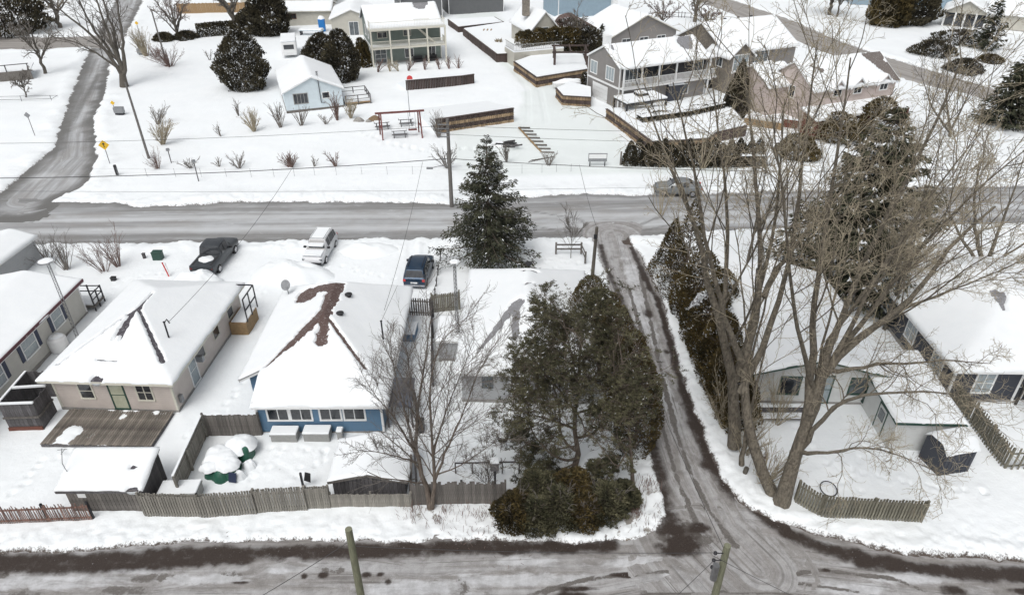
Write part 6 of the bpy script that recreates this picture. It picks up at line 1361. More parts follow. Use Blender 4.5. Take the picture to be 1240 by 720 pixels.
A = [stem([(945, 612, 24.5), (956, 575, 24.8), (968, 540, 25.1), (985, 480, 25.5), (1010, 430, 26), (1050, 395, 26.8), (1105, 372, 27.5), (1150, 290, 28.5), (1205, 250, 29.5)], .62, .09, .6),
     stem([(980, 500, 25.3), (1003, 440, 26), (1012, 400, 26.4), (1045, 320, 27), (1085, 240, 27.5), (1135, 150, 28), (1165, 70, 28.5)], .33, .05),
     stem([(975, 515, 25.3), (985, 440, 26), (985, 380, 26.5), (998, 290, 27), (1015, 180, 27.5), (1030, 70, 28)], .33, .05),
     stem([(985, 480, 25.5), (995, 420, 27.5), (1040, 360, 29.5), (1100, 290, 31), (1130, 210, 32)], .24, .05),
     stem([(1000, 450, 26), (1035, 385, 26.6), (1070, 320, 27.2), (1125, 240, 28), (1195, 150, 29)], .2, .03), stem([(1020, 425, 26.3), (1060, 370, 25.5), (1115, 300, 25), (1180, 230, 24.6), (1250, 175, 24.4)], .18, .03),
     stem([(1060, 395, 26.9), (1110, 365, 28), (1170, 345, 29), (1250, 310, 30)], .14, .03), stem([(985, 470, 25.6), (965, 400, 24.8), (955, 320, 24.4), (948, 230, 24.2), (935, 140, 24.2)], .17, .03)]
LOW = [stem([(968, 545, 25.1), (985, 520, 24.8), (1010, 490, 24.5), (1045, 472, 24.3), (1070, 480, 24), (1110, 470, 23.8), (1160, 478, 23.6), (1210, 488, 23.5)], .19, .03),
     stem([(966, 545, 25.1), (985, 549, 24.2), (1005, 548, 23.8), (1045, 538, 23.4), (1090, 550, 23.2), (1140, 575, 23.2)], .17, .02),
     stem([(1000, 448, 26), (1040, 445, 25.5), (1090, 440, 25.2), (1150, 435, 25), (1200, 440, 25)], .16, .03)]
bare_tree('cottonwood_tree', 'largest bare cottonwood with thick leaning trunk beside the mossy board fence', A, LV_BIG, 'bark_tan', 'twig_tan', 5, extra=(LOW, LV_LOW))
B = [stem([(940, 606, 24.9), (922, 572, 25.4), (905, 530, 26), (896, 470, 26.5), (905, 420, 27), (925, 360, 27.5), (922, 280, 28), (912, 180, 28.5), (900, 70, 29)], .48, .05, .8),
     stem([(900, 440, 26.8), (880, 400, 26.5), (866, 345, 26.3), (850, 270, 26), (838, 190, 26), (815, 100, 26)], .26, .04),
     stem([(897, 475, 26.5), (928, 410, 27), (953, 345, 27.5), (965, 250, 28), (978, 150, 28.5), (990, 50, 29)], .28, .04),
     stem([(925, 360, 27.5), (945, 320, 28.5), (985, 270, 29.5), (1030, 220, 30.5), (1060, 150, 31.5)], .2, .04)]
bare_tree('cottonwood_tree', 'tall bare cottonwood leaning left behind the largest trunk', B, LV_MID, 'bark_tan', 'twig_tan', 6)
C = [stem([(889, 540, 28.3), (892, 500, 28.5), (890, 450, 28.8), (872, 400, 29), (858, 340, 29.3), (845, 270, 29.6), (810, 200, 30), (785, 130, 30.5)], .5, .05, .8),
     stem([(890, 460, 28.8), (908, 410, 29.2), (918, 360, 29.5), (935, 300, 30), (945, 210, 30.5), (950, 120, 31)], .3, .04),
     stem([(872, 400, 29), (880, 340, 30), (882, 260, 30.8), (872, 170, 31.2), (860, 80, 31.5)], .22, .04)]
bare_tree('cottonwood_tree', 'bare cottonwood nearest the narrow lane beside the row of cedars', C, LV_MID, 'bark_tan', 'twig_tan', 7)
tag(bare_tree('tree_stem', '', [stem([(898, 562, 26.2), (903, 530, 26.3), (910, 490, 26.5), (925, 430, 27), (935, 380, 27.3)], .2, .03)], LV_BIG[:3], 'bark_tan', 'twig_tan', 8)[0], 'slim bare young trunk just left of the sawn stump').name = 'young_tree'
D_ = [stem([(1196, 352, 46), (1192, 330, 46), (1185, 300, 46), (1178, 260, 46), (1185, 200, 46)], .4, .08), stem([(1192, 330, 46), (1205, 290, 46), (1225, 240, 46), (1240, 190, 46)], .25, .05), stem([(1190, 325, 46), (1165, 290, 45.5), (1145, 250, 45), (1140, 210, 45)], .2, .04), stem([(1193, 335, 46), (1215, 310, 46), (1250, 290, 46.5), (1280, 250, 47)], .2, .04)]
bare_tree('roadside_tree', 'bare tree with dark upright twigs at the right edge near the street', D_, LV_MID, 'bark_tan', 'twig_grey', 9)
D2 = [stem([(1150, 180, 80), (1150, 150, 80), (1145, 110, 80), (1150, 60, 80)], .3, .06), stem([(1150, 160, 80), (1170, 120, 80), (1185, 80, 80)], .2, .05), stem([(1150, 160, 80), (1128, 130, 80), (1115, 90, 80)], .2, .05)]
bare_tree('verge_tree', 'bare tree beyond the street near the upper right road', D2, LV_BIG[:3], 'bark_grey', 'twig_grey', 10)
# foreground maple
E_ = [stem([(522, 622, 24.2), (520, 600, 24.3), (506, 560, 24.5), (501, 530, 24.6), (508, 480, 24.8), (516, 430, 25), (522, 385, 25.2)], .24, .03),
      stem([(523, 615, 24.2), (526, 585, 24.2), (524, 540, 24.1), (519, 490, 24), (523, 440, 24), (540, 400, 24)], .17, .02),
      stem([(504, 550, 24.5), (492, 530, 24.2), (478, 505, 24), (455, 480, 23.8), (440, 455, 23.7)], .09, .015), stem([(527, 580, 24.2), (540, 545, 24), (556, 510, 23.8), (572, 470, 23.6), (585, 430, 23.5)], .10, .015),
      stem([(525, 550, 24.1), (535, 510, 24.8), (555, 460, 25.4), (575, 410, 26)], .09, .015), stem([(502, 540, 24.6), (490, 500, 25.2), (478, 450, 25.8), (470, 410, 26.2)], .09, .015),
      stem([(505, 560, 24.5), (480, 552, 24), (450, 545, 23.6), (425, 548, 23.3)], .06, .012), stem([(528, 575, 24.2), (555, 565, 23.8), (585, 545, 23.6), (605, 530, 23.5)], .06, .012), stem([(512, 520, 24.6), (498, 470, 24.9), (492, 420, 25.2)], .08, .015)]
LV_M = [dict(n=14, m=6, t0=.15, lr=(.28, .55), ang=(20, 50), up=.2, rr=.42, rmin=.013, wander=.12, curl=.05), dict(n=8, m=5, t0=.12, lr=(.35, .7), ang=(20, 50), up=.1, rr=.55, rmin=.009, wander=.15, curl=.03), dict(n=5, m=4, t0=.15, lr=(.4, .8), ang=(20, 50), up=.05, rr=.75, rmin=.0065, wander=.2)]
bare_tree('maple_tree', 'bare multi stemmed maple in front of the weathered fence near centre', E_, LV_M, 'bark_brown', 'twig_grey', 12)
# upper left trees
F_ = [stem([(151, 107, 101.5), (148, 92, 101.5), (143, 70, 101.5), (128, 35, 101), (112, -15, 101)], .85, .12, .7), stem([(147, 90, 101.5), (130, 62, 101), (102, 35, 100), (72, 12, 99), (50, -10, 98)], .4, .08), stem([(149, 92, 101.5), (151, 60, 102), (144, 20, 102), (140, -20, 102)], .45, .1),
      stem([(146, 85, 101.5), (118, 65, 100), (90, 50, 99), (62, 45, 98)], .25, .06), stem([(144, 75, 101.5), (138, 40, 103), (125, 0, 104), (118, -25, 104)], .35, .08), stem([(147, 80, 101.5), (120, 45, 101.5), (98, 8, 101.5), (90, -20, 101.5)], .35, .08)]
LV_F = [dict(n=8, m=6, t0=.2, lr=(.3, .5), ang=(25, 55), up=.15, rr=.45, rmin=.05, wander=.18), dict(n=6, m=5, t0=.15, lr=(.35, .6), ang=(25, 55), up=.1, rr=.5, rmin=.028, wander=.22), dict(n=4, m=4, t0=.15, lr=(.4, .7), ang=(25, 60), up=.05, rr=.6, rmin=.02, wander=.3)]
bare_tree('maple_tree', 'big bare maple with a thick trunk beside the left street', F_, LV_F, 'bark_grey', 'twig_grey', 13)
def simple_tree(label, px, py, top, spread, r0, seed, n=5, name='bare_tree', mt='bark_grey', mw='twig_grey', fork=.3, lean=0, lv=None, group=None):
    x, y = W(px, py); H = hz((x, y), px, top); rng = np.random.default_rng(seed); S_ = []
    f = np.array([x, y, 0]); k = np.array([x+lean*.3, y, H*fork]); S_.append(([f, k, k+np.array([lean*.3, 0, H*.35]), k+np.array([lean, .2, H*(1-fork)])], [r0, r0*.8, r0*.5, r0*.15]))
    for i in range(n):
        a = 2*PI*i/n+rng.uniform(-.4, .4); e = np.array([math.cos(a), math.sin(a), 0])*spread*rng.uniform(.6, 1); z = H*(1-fork)*rng.uniform(.6, .95)
        s = k+np.array([0, 0, H*rng.uniform(-.05, .2)]); S_.append(([s, s+e*.35+np.array([0, 0, z*.35]), s+e*.75+np.array([0, 0, z*.75]), s+e+np.array([0, 0, z*.9])], [r0*.45, r0*.32, r0*.2, r0*.08]))
    return bare_tree(name, label, S_, lv or LV_F, mt, mw, seed, base=(x, y), group=group)
simple_tree('bare tree standing on the left lawn left of the street', 55, 90, 28, 4.0, .26, 21); simple_tree('small bare tree by the low net frame at the far left', 33, 119, 90, 2.2, .12, 22, 4); simple_tree('large bare tree beyond the cross street at the top left', 73, 34, -25, 5, .45, 23, 6, mw='twig_tan')
simple_tree('reddish fine twigged birch at the end of the clipped bushes', 216, 47, -8, 4.5, .3, 24, 6, mw='twig_red', fork=.15); simple_tree('dark leaning tree rising above the tan board fence', 292, 41, -20, 5, .55, 25, 4, lean=-4, fork=.35)
simple_tree('slender bare tree behind the pergola', 697, 68, 10, 1.8, .2, 26, 4, mt='bark_tan'); simple_tree('bare tree left of the two trees behind the taupe house', 756, 52, 12, 3.2, .18, 27); simple_tree('bare tree in the middle of the two trees behind the taupe house', 800, 40, 2, 4, .2, 28, mw='twig_red')
simple_tree('bare tree at the bend of the far rail fence', 841, 28, -15, 4, .35, 29, mt='bark_tan'); simple_tree('reddish bare tree left of the stone house roof', 855, 40, 10, 3.0, .2, 30, mw='twig_red'); simple_tree('golden leaved tree beside the upper right road', 1004, 19, -25, 4, .4, 31, mw='twig_tan')
simple_tree('bare tree just right of the golden leaved tree', 1013, 21, -20, 2.5, .2, 32); simple_tree('bare tree with pale stems beside the tan porch house', 1222, 16, -25, 3, .3, 33)
simple_tree('small bare sapling in front of the two rail fence', 691, 313, 262, 1.2, .03, 34, 3, name='sapling', lv=LV_M[:2]); simple_tree('small bare tree beside the feeder pole behind the weathered fence', 592, 600, 560, .9, .04, 35, 4, name='sapling', lv=LV_M[:2])
simple_tree('thin bare tree in the snow behind the cottonwoods near the street', 905, 320, 200, 2.6, .12, 36, 4, mw='twig_tan', lv=LV_BIG[:3]); simple_tree('grey twigged tree right of the row of cedars', 1070, 400, 250, 2.6, .15, 37, 5, mw='twig_tan', lv=LV_BIG[:3])

def shrub(label, px, py, h, sp, n, mw='twig_grey', seed=1, name='shrub', dens=5, group=None):
    x, y = W(px, py); rng = np.random.default_rng(seed); S_ = []; ln_ = rng.normal(size=2)*.15*h
    for i in range(n):
        a = rng.uniform(0, 2*PI); e = np.array([math.cos(a), math.sin(a), 0])*sp*rng.uniform(.1, 1.15)+np.array([ln_[0], ln_[1], 0]); hh = h*rng.uniform(.5, 1.08)
        b = np.array([x, y, .1])+e*.15; r0 = .022*(h/2)**.3*(1 if y < 70 else 1.8)
        S_.append(([b, b+e*.4+np.array([0, 0, hh*.45]), b+e*.8+np.array([0, 0, hh*.85]), b+e+np.array([0, 0, hh])], [r0, r0*.8, r0*.5, r0*.25]))
    k = 1 if y < 70 else 1.7
    return bare_tree(name, label, S_, [dict(n=dens, m=4, t0=.3, lr=(.25, .5), ang=(15, 40), up=.15, rr=.6, rmin=.010*k, wander=.12), dict(n=3, m=3, t0=.3, lr=(.3, .6), ang=(15, 40), up=.1, rr=.7, rmin=.007*k, wander=.2)], mw, mw, seed, cat='shrub', base=(x, y), group=group)
SH = [('large dark bare bush beside the lattice mast top, right of the pair', 82, 329, 3.0, 1.1, 34, 'twig_grey'), ('wide bare bush leaning left behind the lattice mast', 62, 322, 2.6, 2.2, 30, 'twig_grey'), ('bare fan shaped bush left of the green utility box', 145, 325, 3.0, 1.5, 26, 'twig_red'), ('bare bush fanning left between the two larger bushes', 128, 331, 2.6, 1.5, 20, 'twig_red'),
      ('brown bushy shrub beside the thin pole on the far verge', 192, 206, 2.6, 1.2, 34, 'twig_red'), ('grey shrub right of the brown bushy shrub on the far verge', 231, 205, 1.8, 1.1, 16, 'twig_grey'), ('faint tiny shrub between two grey shrubs on the far verge', 266, 203, 1.3, .6, 9, 'twig_grey'), ('round grey shrub fourth along the far verge', 290, 205, 1.6, 1.2, 18, 'twig_grey'),
      ('dense dark round shrub on the far verge below the pale blue cottage', 353, 204, 1.7, 1.1, 60, 'twig_red'), ('faint small shrub right of the dense round shrub', 381, 204, 1.3, .6, 9, 'twig_grey'), ('leaning small dark shrub near the street, left of the street lamp', 407, 203, 1.9, .6, 18, 'twig_red'), ('bare round shrub behind the street lamp pole', 542, 204, 2.8, 1.3, 26, 'twig_grey'), ('bare shrub just right of the spruce top', 614, 196, 2.6, .9, 22, 'twig_grey'), ('bare shrub at the end of the garden steps', 664, 203, 2.0, 1.0, 16, 'twig_grey'),
      ('tall pale shrub beside the far grey mailbox', 178, 70, 5.2, 1.6, 50, 'twig_tan'), ('reddish spreading shrub at the foot of the slender far pole', 207, 82, 3.6, 2.8, 50, 'twig_red'), ('small reddish shrub left of the slender far pole', 190, 71, 2.2, 1.3, 20, 'twig_red'), ('thin shrub on the snow left of the dark cedar', 254, 74, 2.2, .8, 12, 'twig_grey'), ('round bare shrub above the tan shrub on the left lawn', 191, 152, 2.8, 1.4, 24, 'twig_grey'), ('tan brown shrub standing on the left lawn', 197, 176, 3.2, 1.5, 40, 'twig_tan'), ('bare young shrub below the dark cedar', 289, 141, 2.6, .8, 14, 'twig_grey'), ('tan brown shrub left of the pale blue cottage', 308, 160, 3.0, 1.3, 40, 'twig_tan'), ('small pale shrub alone on the left lawn', 268, 166, 1.6, .5, 10, 'twig_grey'),
      ('first bare shrub from the left below the pale blue cottage', 340, 156, 3.2, 1.2, 22, 'twig_grey'), ('second bare shrub from the left below the pale blue cottage', 365, 153, 2.8, 1.3, 22, 'twig_grey'), ('low bare shrub in the middle below the pale blue cottage', 395, 151, 1.6, 1.2, 14, 'twig_grey'), ('upright bare shrub at the cottage corner', 409, 147, 3.4, 1.0, 24, 'twig_red'), ('tan upright shrub in front of the cottage deck', 425, 144, 3.4, 1.1, 30, 'twig_tan')]
for i, (lb, px, py, h_, sp, n_, mw) in enumerate(SH): shrub(lb, px, py, h_*(.78 if i > 3 else .95), sp*.85, max(7, int(n_*.7)), mw, 50+i, dens=4+i % 4)
for i, (px, lb) in enumerate(((457, 'bare shrub by the left porch corner of the sage green house'), (472, 'tan bare shrub in front of the french doors'), (483, 'tan bare shrub right of the french doors'), (494, 'brown upright shrub before the lower porch window'), (514, 'bare shrub in front of the porch barbecue'), (532, 'bare shrub before the porch sofa'), (544, 'bare shrub by the right porch corner'), (555, 'bare shrub right of the porch beside the driveway'))):
    shrub(lb, px, 88-(px-457)*.04, 1.7, .7, 10, 'twig_tan' if i in (1, 2) else 'twig_red', 90+i, group='shrubs along the sage green house')
shrub('bare shrub at the left end of the tan block wall', 532, 168, 2.8, .9, 18, 'twig_grey', 120)
for i, (px, py, lb) in enumerate(((800, 262, 'tall thin sapling stems above the lane cedars'), (850, 205, 'leafless saplings right of the street car'))): shrub(lb, px, py, 4, 2.2, 10, 'twig_tan', 130+i, name='sapling_clump')

# --- leaves: many small blades in one mesh, with a light / dark tone per blade
def leaf_mat(name, dark, light, extra=None):
    m = bpy.data.materials.new(name); m.use_nodes = True; n = m.node_tree.nodes; l = m.node_tree.links; b = n['Principled BSDF']
    c = mixc(n, l, attr_node(n, 'tone'), dark, light)
    c = mixc(n, l, ramp01(n, l, attr_node(n, 'snow'), .4, .6), c, (.80, .82, .84))
    l.new(c, b.inputs['Base Color']); b.inputs['Roughness'].default_value = .8; b.inputs['Specular IOR Level'].default_value = .2
    return m
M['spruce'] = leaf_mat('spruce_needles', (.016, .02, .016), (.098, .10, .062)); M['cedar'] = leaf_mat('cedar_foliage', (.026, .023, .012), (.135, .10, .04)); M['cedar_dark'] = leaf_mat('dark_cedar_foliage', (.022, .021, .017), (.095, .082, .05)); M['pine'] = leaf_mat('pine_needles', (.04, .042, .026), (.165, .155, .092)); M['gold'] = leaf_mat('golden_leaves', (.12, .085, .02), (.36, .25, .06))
def blades(name, C, Dv, ln, wd, tone, snow, m, parent, kind='stuff', rng=None):
    """C centres (N,3); Dv directions; each blade a kite of two triangles"""
    N = len(C); D = Dv/(np.linalg.norm(Dv, axis=1, keepdims=True)+1e-9); rv = rng.normal(size=(N, 3)); S_ = np.cross(D, rv); S_ /= np.linalg.norm(S_, axis=1, keepdims=True)+1e-9
    ln = np.broadcast_to(ln, (N,))[:, None]; wd = np.broadcast_to(wd, (N,))[:, None]
    V = np.stack([C-D*ln*.5, C+S_*wd*.5, C+D*ln*.5, C-S_*wd*.5], 1).reshape(-1, 3)
    q = np.arange(N*4).reshape(N, 4); me = fast_mesh(name, V, q)
    add_attr(me, 'tone', np.repeat(np.clip(tone, 0, 1), 4)); add_attr(me, 'snow', np.repeat(snow.astype(float), 4))
    return tag(link(name, me, M[m], parent), kind=kind)
def spruce(label, base, H, Rb, seed, n_br=260, per=70, m='spruce', name='spruce_tree', z0=.1, snowf=.06, leaf=(.30, .10), pw=.85, group=None, wood='bark_brown', droop=.35, irr=.25):
    rng = np.random.default_rng(seed); t = thing(name, label, 'tree', (base[0], base[1], 0), 0, group)
    MB().tube([(0, 0, -.1), (0, 0, H*.5), (0, 0, H*.97)], [H*.018+.05, H*.011+.02, .015], 8).obj('trunk', M[wood], t)
    f = z0+(1-z0)*(np.arange(n_br)+rng.random(n_br))/n_br; f = np.clip(1-(1-f)**.9, 0, .985); nw = 22; f = np.clip((np.round(f*nw)+rng.normal(size=n_br)*.13)/nw, z0, .985)
    a = rng.random(n_br)*2*PI; lobe = 1+irr*np.sin(a*3+f*9+seed)+rng.normal(size=n_br)*.14
    L = Rb*np.clip((1-f), 0, 1)**pw*lobe*np.clip(.55+f*3.2, 0, 1)+.12; z = f*H
    s = np.linspace(0, 1, 6); dirx, diry = np.cos(a), np.sin(a)
    pz = z[:, None]+(L*(-droop*(1-f)+.1))[:, None]*s[None]**1.2+(L*.16)[:, None]*s[None]**3
    P = np.stack([dirx[:, None]*L[:, None]*s, diry[:, None]*L[:, None]*s, pz], -1)
    V, q = tubes_np(P, (.012+L*.008)[:, None]*np.linspace(1, .3, 6)[None], 3); link('branches', fast_mesh('branches', V, q), M[wood], t)
    k = np.repeat(np.arange(n_br), np.maximum(6, (per*(L/Rb+.08)).astype(int))); K = len(k); u = rng.random(K)**.75
    i = np.minimum((u*5).astype(int), 4); fr = (u*5-i)[:, None]; pos = P[k, i]*(1-fr)+P[k, i+1]*fr
    w_ = (.30*L[k]*(1-u*.75)+.06); side = rng.uniform(-1, 1, K)*w_; hang = -rng.random(K)**1.5*(.18+.12*L[k])*(1-.3*u)
    pos = pos+np.stack([-diry[k]*side, dirx[k]*side, hang], -1)
    D = np.stack([dirx[k]*.8-diry[k]*np.sign(side)*.6, diry[k]*.8+dirx[k]*np.sign(side)*.6, rng.uniform(-.9, .15, K)], -1)
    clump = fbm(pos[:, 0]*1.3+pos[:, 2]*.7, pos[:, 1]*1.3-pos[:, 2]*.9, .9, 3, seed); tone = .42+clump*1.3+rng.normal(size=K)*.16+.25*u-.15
    snow = (rng.random(K) < snowf*7*np.clip(fbm(pos[:, 0]*1.3, pos[:, 2]+pos[:, 1], 1.1, 3, seed+3)*6-.3, 0, 1)) & (hang > -.16)
    sc_ = np.where(f[k] > .85, .6, 1.0)
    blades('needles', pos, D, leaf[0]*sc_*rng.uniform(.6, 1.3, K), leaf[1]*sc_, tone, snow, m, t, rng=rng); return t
def bushy(label, base, H, prof, seed, n=9000, m='cedar', name='cedar_tree', cat='tree', leaf=(.26, .10), snowf=.05, upd=.7, depth=.35, sx=1, sy=1, lump=.18, z0=0, group=None, trunk=True, core=True):
    """dense evergreen: blades through the outer part of a body whose radius follows prof(height fraction)"""
    rng = np.random.default_rng(seed); t = thing(name, label, cat, (base[0], base[1], z0), 0, group)
    f = rng.random(n); Rm = np.array([prof(v) for v in np.linspace(0, 1, 41)]); w_ = np.interp(f, np.linspace(0, 1, 41), Rm); keep = rng.random(n) < (w_/Rm.max())**.7+.05; f = f[keep]; w_ = w_[keep]; K = len(f)
    a = rng.random(K)*2*PI; bump = 1+lump*2*fbm(np.cos(a)*2.2+f*1.7, np.sin(a)*2.2+f*H*.8, 1.3, 4, seed)
    r = w_*bump*(1-depth*rng.random(K)**1.7); X = np.cos(a)*r*sx; Y = np.sin(a)*r*sy; Z_ = f*H*(1+.05*bump)
    D = np.stack([np.cos(a)*.6, np.sin(a)*.6, np.full(K, upd)], -1)+rng.normal(size=(K, 3))*.35
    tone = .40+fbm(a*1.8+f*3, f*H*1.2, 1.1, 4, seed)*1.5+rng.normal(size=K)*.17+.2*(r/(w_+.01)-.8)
    sn = (rng.random(K) < snowf*4.5*np.clip(7*fbm(X+9, Z_*1.2+Y, 1.0, 4, seed+2)-.35, 0, 1))
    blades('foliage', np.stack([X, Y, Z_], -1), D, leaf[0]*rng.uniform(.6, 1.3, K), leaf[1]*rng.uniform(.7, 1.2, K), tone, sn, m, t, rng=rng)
    if trunk: MB().tube([(0, 0, -.1), (0, 0, H*.75)], [.06+H*.012, .03], 7).obj('trunk', M['bark_brown'], t)
    if core:      # inner branching that closes the heart of the plant
        n2 = max(60, K//60); ff = rng.random(n2)*.9; aa = rng.random(n2)*2*PI; rr = np.interp(ff, np.linspace(0, 1, 41), Rm)*.85; s = np.linspace(0, 1, 3)
        P = np.stack([(np.cos(aa)*rr*sx)[:, None]*s, (np.sin(aa)*rr*sy)[:, None]*s, (ff*H)[:, None]+(rr*.7)[:, None]*s-.2*rr[:, None]], -1)
        V, q = tubes_np(P, np.full((n2, 3), .03)*np.array([[1, .7, .3]]), 3); link('branches', fast_mesh('branches', V, q), M['bark_brown'], t)
    return t
cone = lambda R0, p=.8, lo=.12: (lambda v: R0*min(1, (v+lo*.6)/lo)*(1-v)**p+.03)
egg = lambda R0, pk=.4: (lambda v: R0*math.sqrt(max(0, 1-((v-pk)/((1-pk) if v > pk else pk+.09))**2))*(1-.25*max(0, v-pk)/(1-pk))+.02)
box_ = lambda R0: (lambda v: R0*(1 if v < .9 else 1-(v-.9)*4))
for k_, (bx, by, hh_, lb_) in enumerate(((900, 548, 3.4, 'tangled pale brush between the lane side cottonwood and the sawn stump'), (878, 520, 3.2, 'pale brush at the foot of the lane side cottonwood'), (925, 585, 2.6, 'thin pale shoots beside the leaning cottonwood base'), (938, 515, 2.6, 'pale shoots in front of the snowy bench'), (868, 470, 3.2, 'pale brush growing through the lane cedar hedge'))): shrub(lb_, bx, by, hh_, 1.3, 20, 'twig_tan', 400+k_, name='brush', dens=6)
b = W(592, 321); spruce('tall dark spruce standing centre of the photo in front of the main street', b, hz(b, 589, 162), 4.4, 3, 230, 190, snowf=.05, z0=.13, leaf=(.26, .08), pw=.9, irr=.16, droop=.40)
b = W(1025, 350); spruce('huge dark spruce behind the cottonwood branches', b, hz(b, 1050, 128), 5.6, 4, 420, 130, snowf=.10, z0=.05, leaf=(.42, .15), pw=.7, m='spruce')
b = W(1215, 152); spruce('dark spruce beside the road at the upper right', b, hz(b, 1232, 62), 3.6, 5, 260, 60, leaf=(.45, .17))
b = W(1192, 62); spruce('thin snowy blue spruce in front of the tan porch house', b, hz(b, 1197, -8), 2.6, 6, 150, 40, leaf=(.5, .18), irr=.4, snowf=.2)
b = W(728, 62); spruce('small dark conical spruce right of the snowy round cedar', b, hz(b, 729, 29), 2.0, 7, 160, 50, leaf=(.4, .16))
b = W(596, 200)
# cedars and other dense evergreens: (label, px, py, top px y, radius, profile, n, mat, leaf, seed)
def cedar(label, px, py, top, R0, shape='egg', n=7000, m='cedar_dark', leaf=.3, seed=1, snowf=.05, **k):
    snowf *= .45; k.setdefault('lump', .36)
    b = W(px, py); H = hz(b, px, top); pr = {'egg': egg(R0), 'cone': cone(R0), 'col': cone(R0, .35, .05), 'low': egg(R0, .3)}[shape]
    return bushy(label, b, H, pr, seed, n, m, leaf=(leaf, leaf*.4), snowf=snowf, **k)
cedar('big dark oval cedar left of the pale blue cottage', 299, 108, 40, 3.5, 'egg', 12000, 'cedar_dark', .42, 61, .16)
cedar('dark cedar behind the pale blue cottage roof, left of the pair', 392, 84, 42, 2.7, 'egg', 9000, 'cedar_dark', .42, 62, .08); cedar('dark cedar right of the pale blue cottage, taller of the pair', 416, 98, 38, 2.6, 'egg', 10000, 'cedar_dark', .42, 63, .10)
cedar('slim brown cedar nearest the left wall of the sage green house', 443, 81, 50, 1.0, 'col', 3000, 'cedar', .36, 64); cedar('slim brown cedar behind its twin at the sage green house', 438, 72, 47, 1.0, 'col', 2500, 'cedar', .36, 65)
cedar('large dark evergreen beside the cream building at the top left', 327, 42, -8, 4.2, 'egg', 9000, 'cedar_dark', .6, 66, .06); cedar('dark lower evergreen left of the large one near the tan fence', 305, 40, 12, 3.2, 'low', 5000, 'cedar_dark', .6, 67, .1)
cedar('dark spreading evergreen in the very top left corner', 8, 40, -14, 8, 'low', 9000, 'cedar_dark', .7, 68, .05); cedar('tall dark evergreen at the upper right beside the lawn', 1073, 32, -22, 4.2, 'egg', 7000, 'cedar', .7, 69, .01); cedar('broad dark evergreen right of its twin at the upper right', 1096, 29, -22, 5.5, 'egg', 9000, 'cedar_dark', .7, 70, .01)
cedar('snow laden round cedar behind the hedge near the pergola', 688, 62, 24, 5.5, 'low', 9000, 'cedar_dark', .5, 71, .30); cedar('dark cedar between the round cedar and small spruce', 712, 68, 34, 3.0, 'low', 5000, 'cedar_dark', .45, 72, .12)
cedar('small dark columnar cedar beside the garage door', 708, 108, 88, .8, 'col', 2000, 'cedar_dark', .3, 73); cedar('cone shaped cedar in front of the stone house', 889, 141, 76, 2.2, 'cone', 10000, 'cedar_dark', .36, 74, .01)
cedar('evergreen shrub patch below the blush house porch', 1010, 168, 138, 3.2, 'low', 6000, 'cedar', .4, 75, .2); cedar('green leafy evergreen right below the blush house porch', 1060, 165, 120, 2.6, 'low', 6000, 'cedar', .4, 76, .15); cedar('brown green shrub at the left foot of the blush house', 965, 190, 165, 2.4, 'low', 5000, 'cedar', .4, 77, .1)
cedar('dark round twiggy mound beside the upper right road', 1166, 88, 72, 2.8, 'low', 4000, 'cedar_dark', .4, 78, .12); cedar('dark snowy bush left of the round mound', 1128, 67, 50, 3.6, 'low', 4000, 'cedar_dark', .45, 79, .3); cedar('snowy grey bushes before the tan porch house', 1165, 52, 38, 5, 'low', 4500, 'cedar_dark', .5, 80, .4); cedar('small bush right of the round mound', 1198, 76, 66, 1.8, 'low', 2000, 'cedar', .4, 81, .1)
cedar('dark round clipped bush left of the birch', 199, 50, 40, 1.9, 'low', 2500, 'cedar_dark', .4, 82, .02); cedar('dark round clipped bush right of the birch', 226, 48, 38, 2.2, 'low', 2500, 'cedar_dark', .4, 83, .02)
# golden leaves on the tree by the upper road
b = W(1004, 19); gl_ = bushy('gold leaf clumps on the tree beside the upper right road', b, 5, egg(5, .5), 84, 1800, 'gold', name='golden_tree', leaf=(.6, .3), depth=.95, z0=3.5, snowf=0, core=False, trunk=False)
gt_ = [o for o in COL.objects if str(o.get('label', '')).startswith('golden leaved tree')][0]
for c_ in list(gl_.children): c_.parent = gt_; c_.location = (0, 0, 3.5)
bpy.data.objects.remove(gl_)
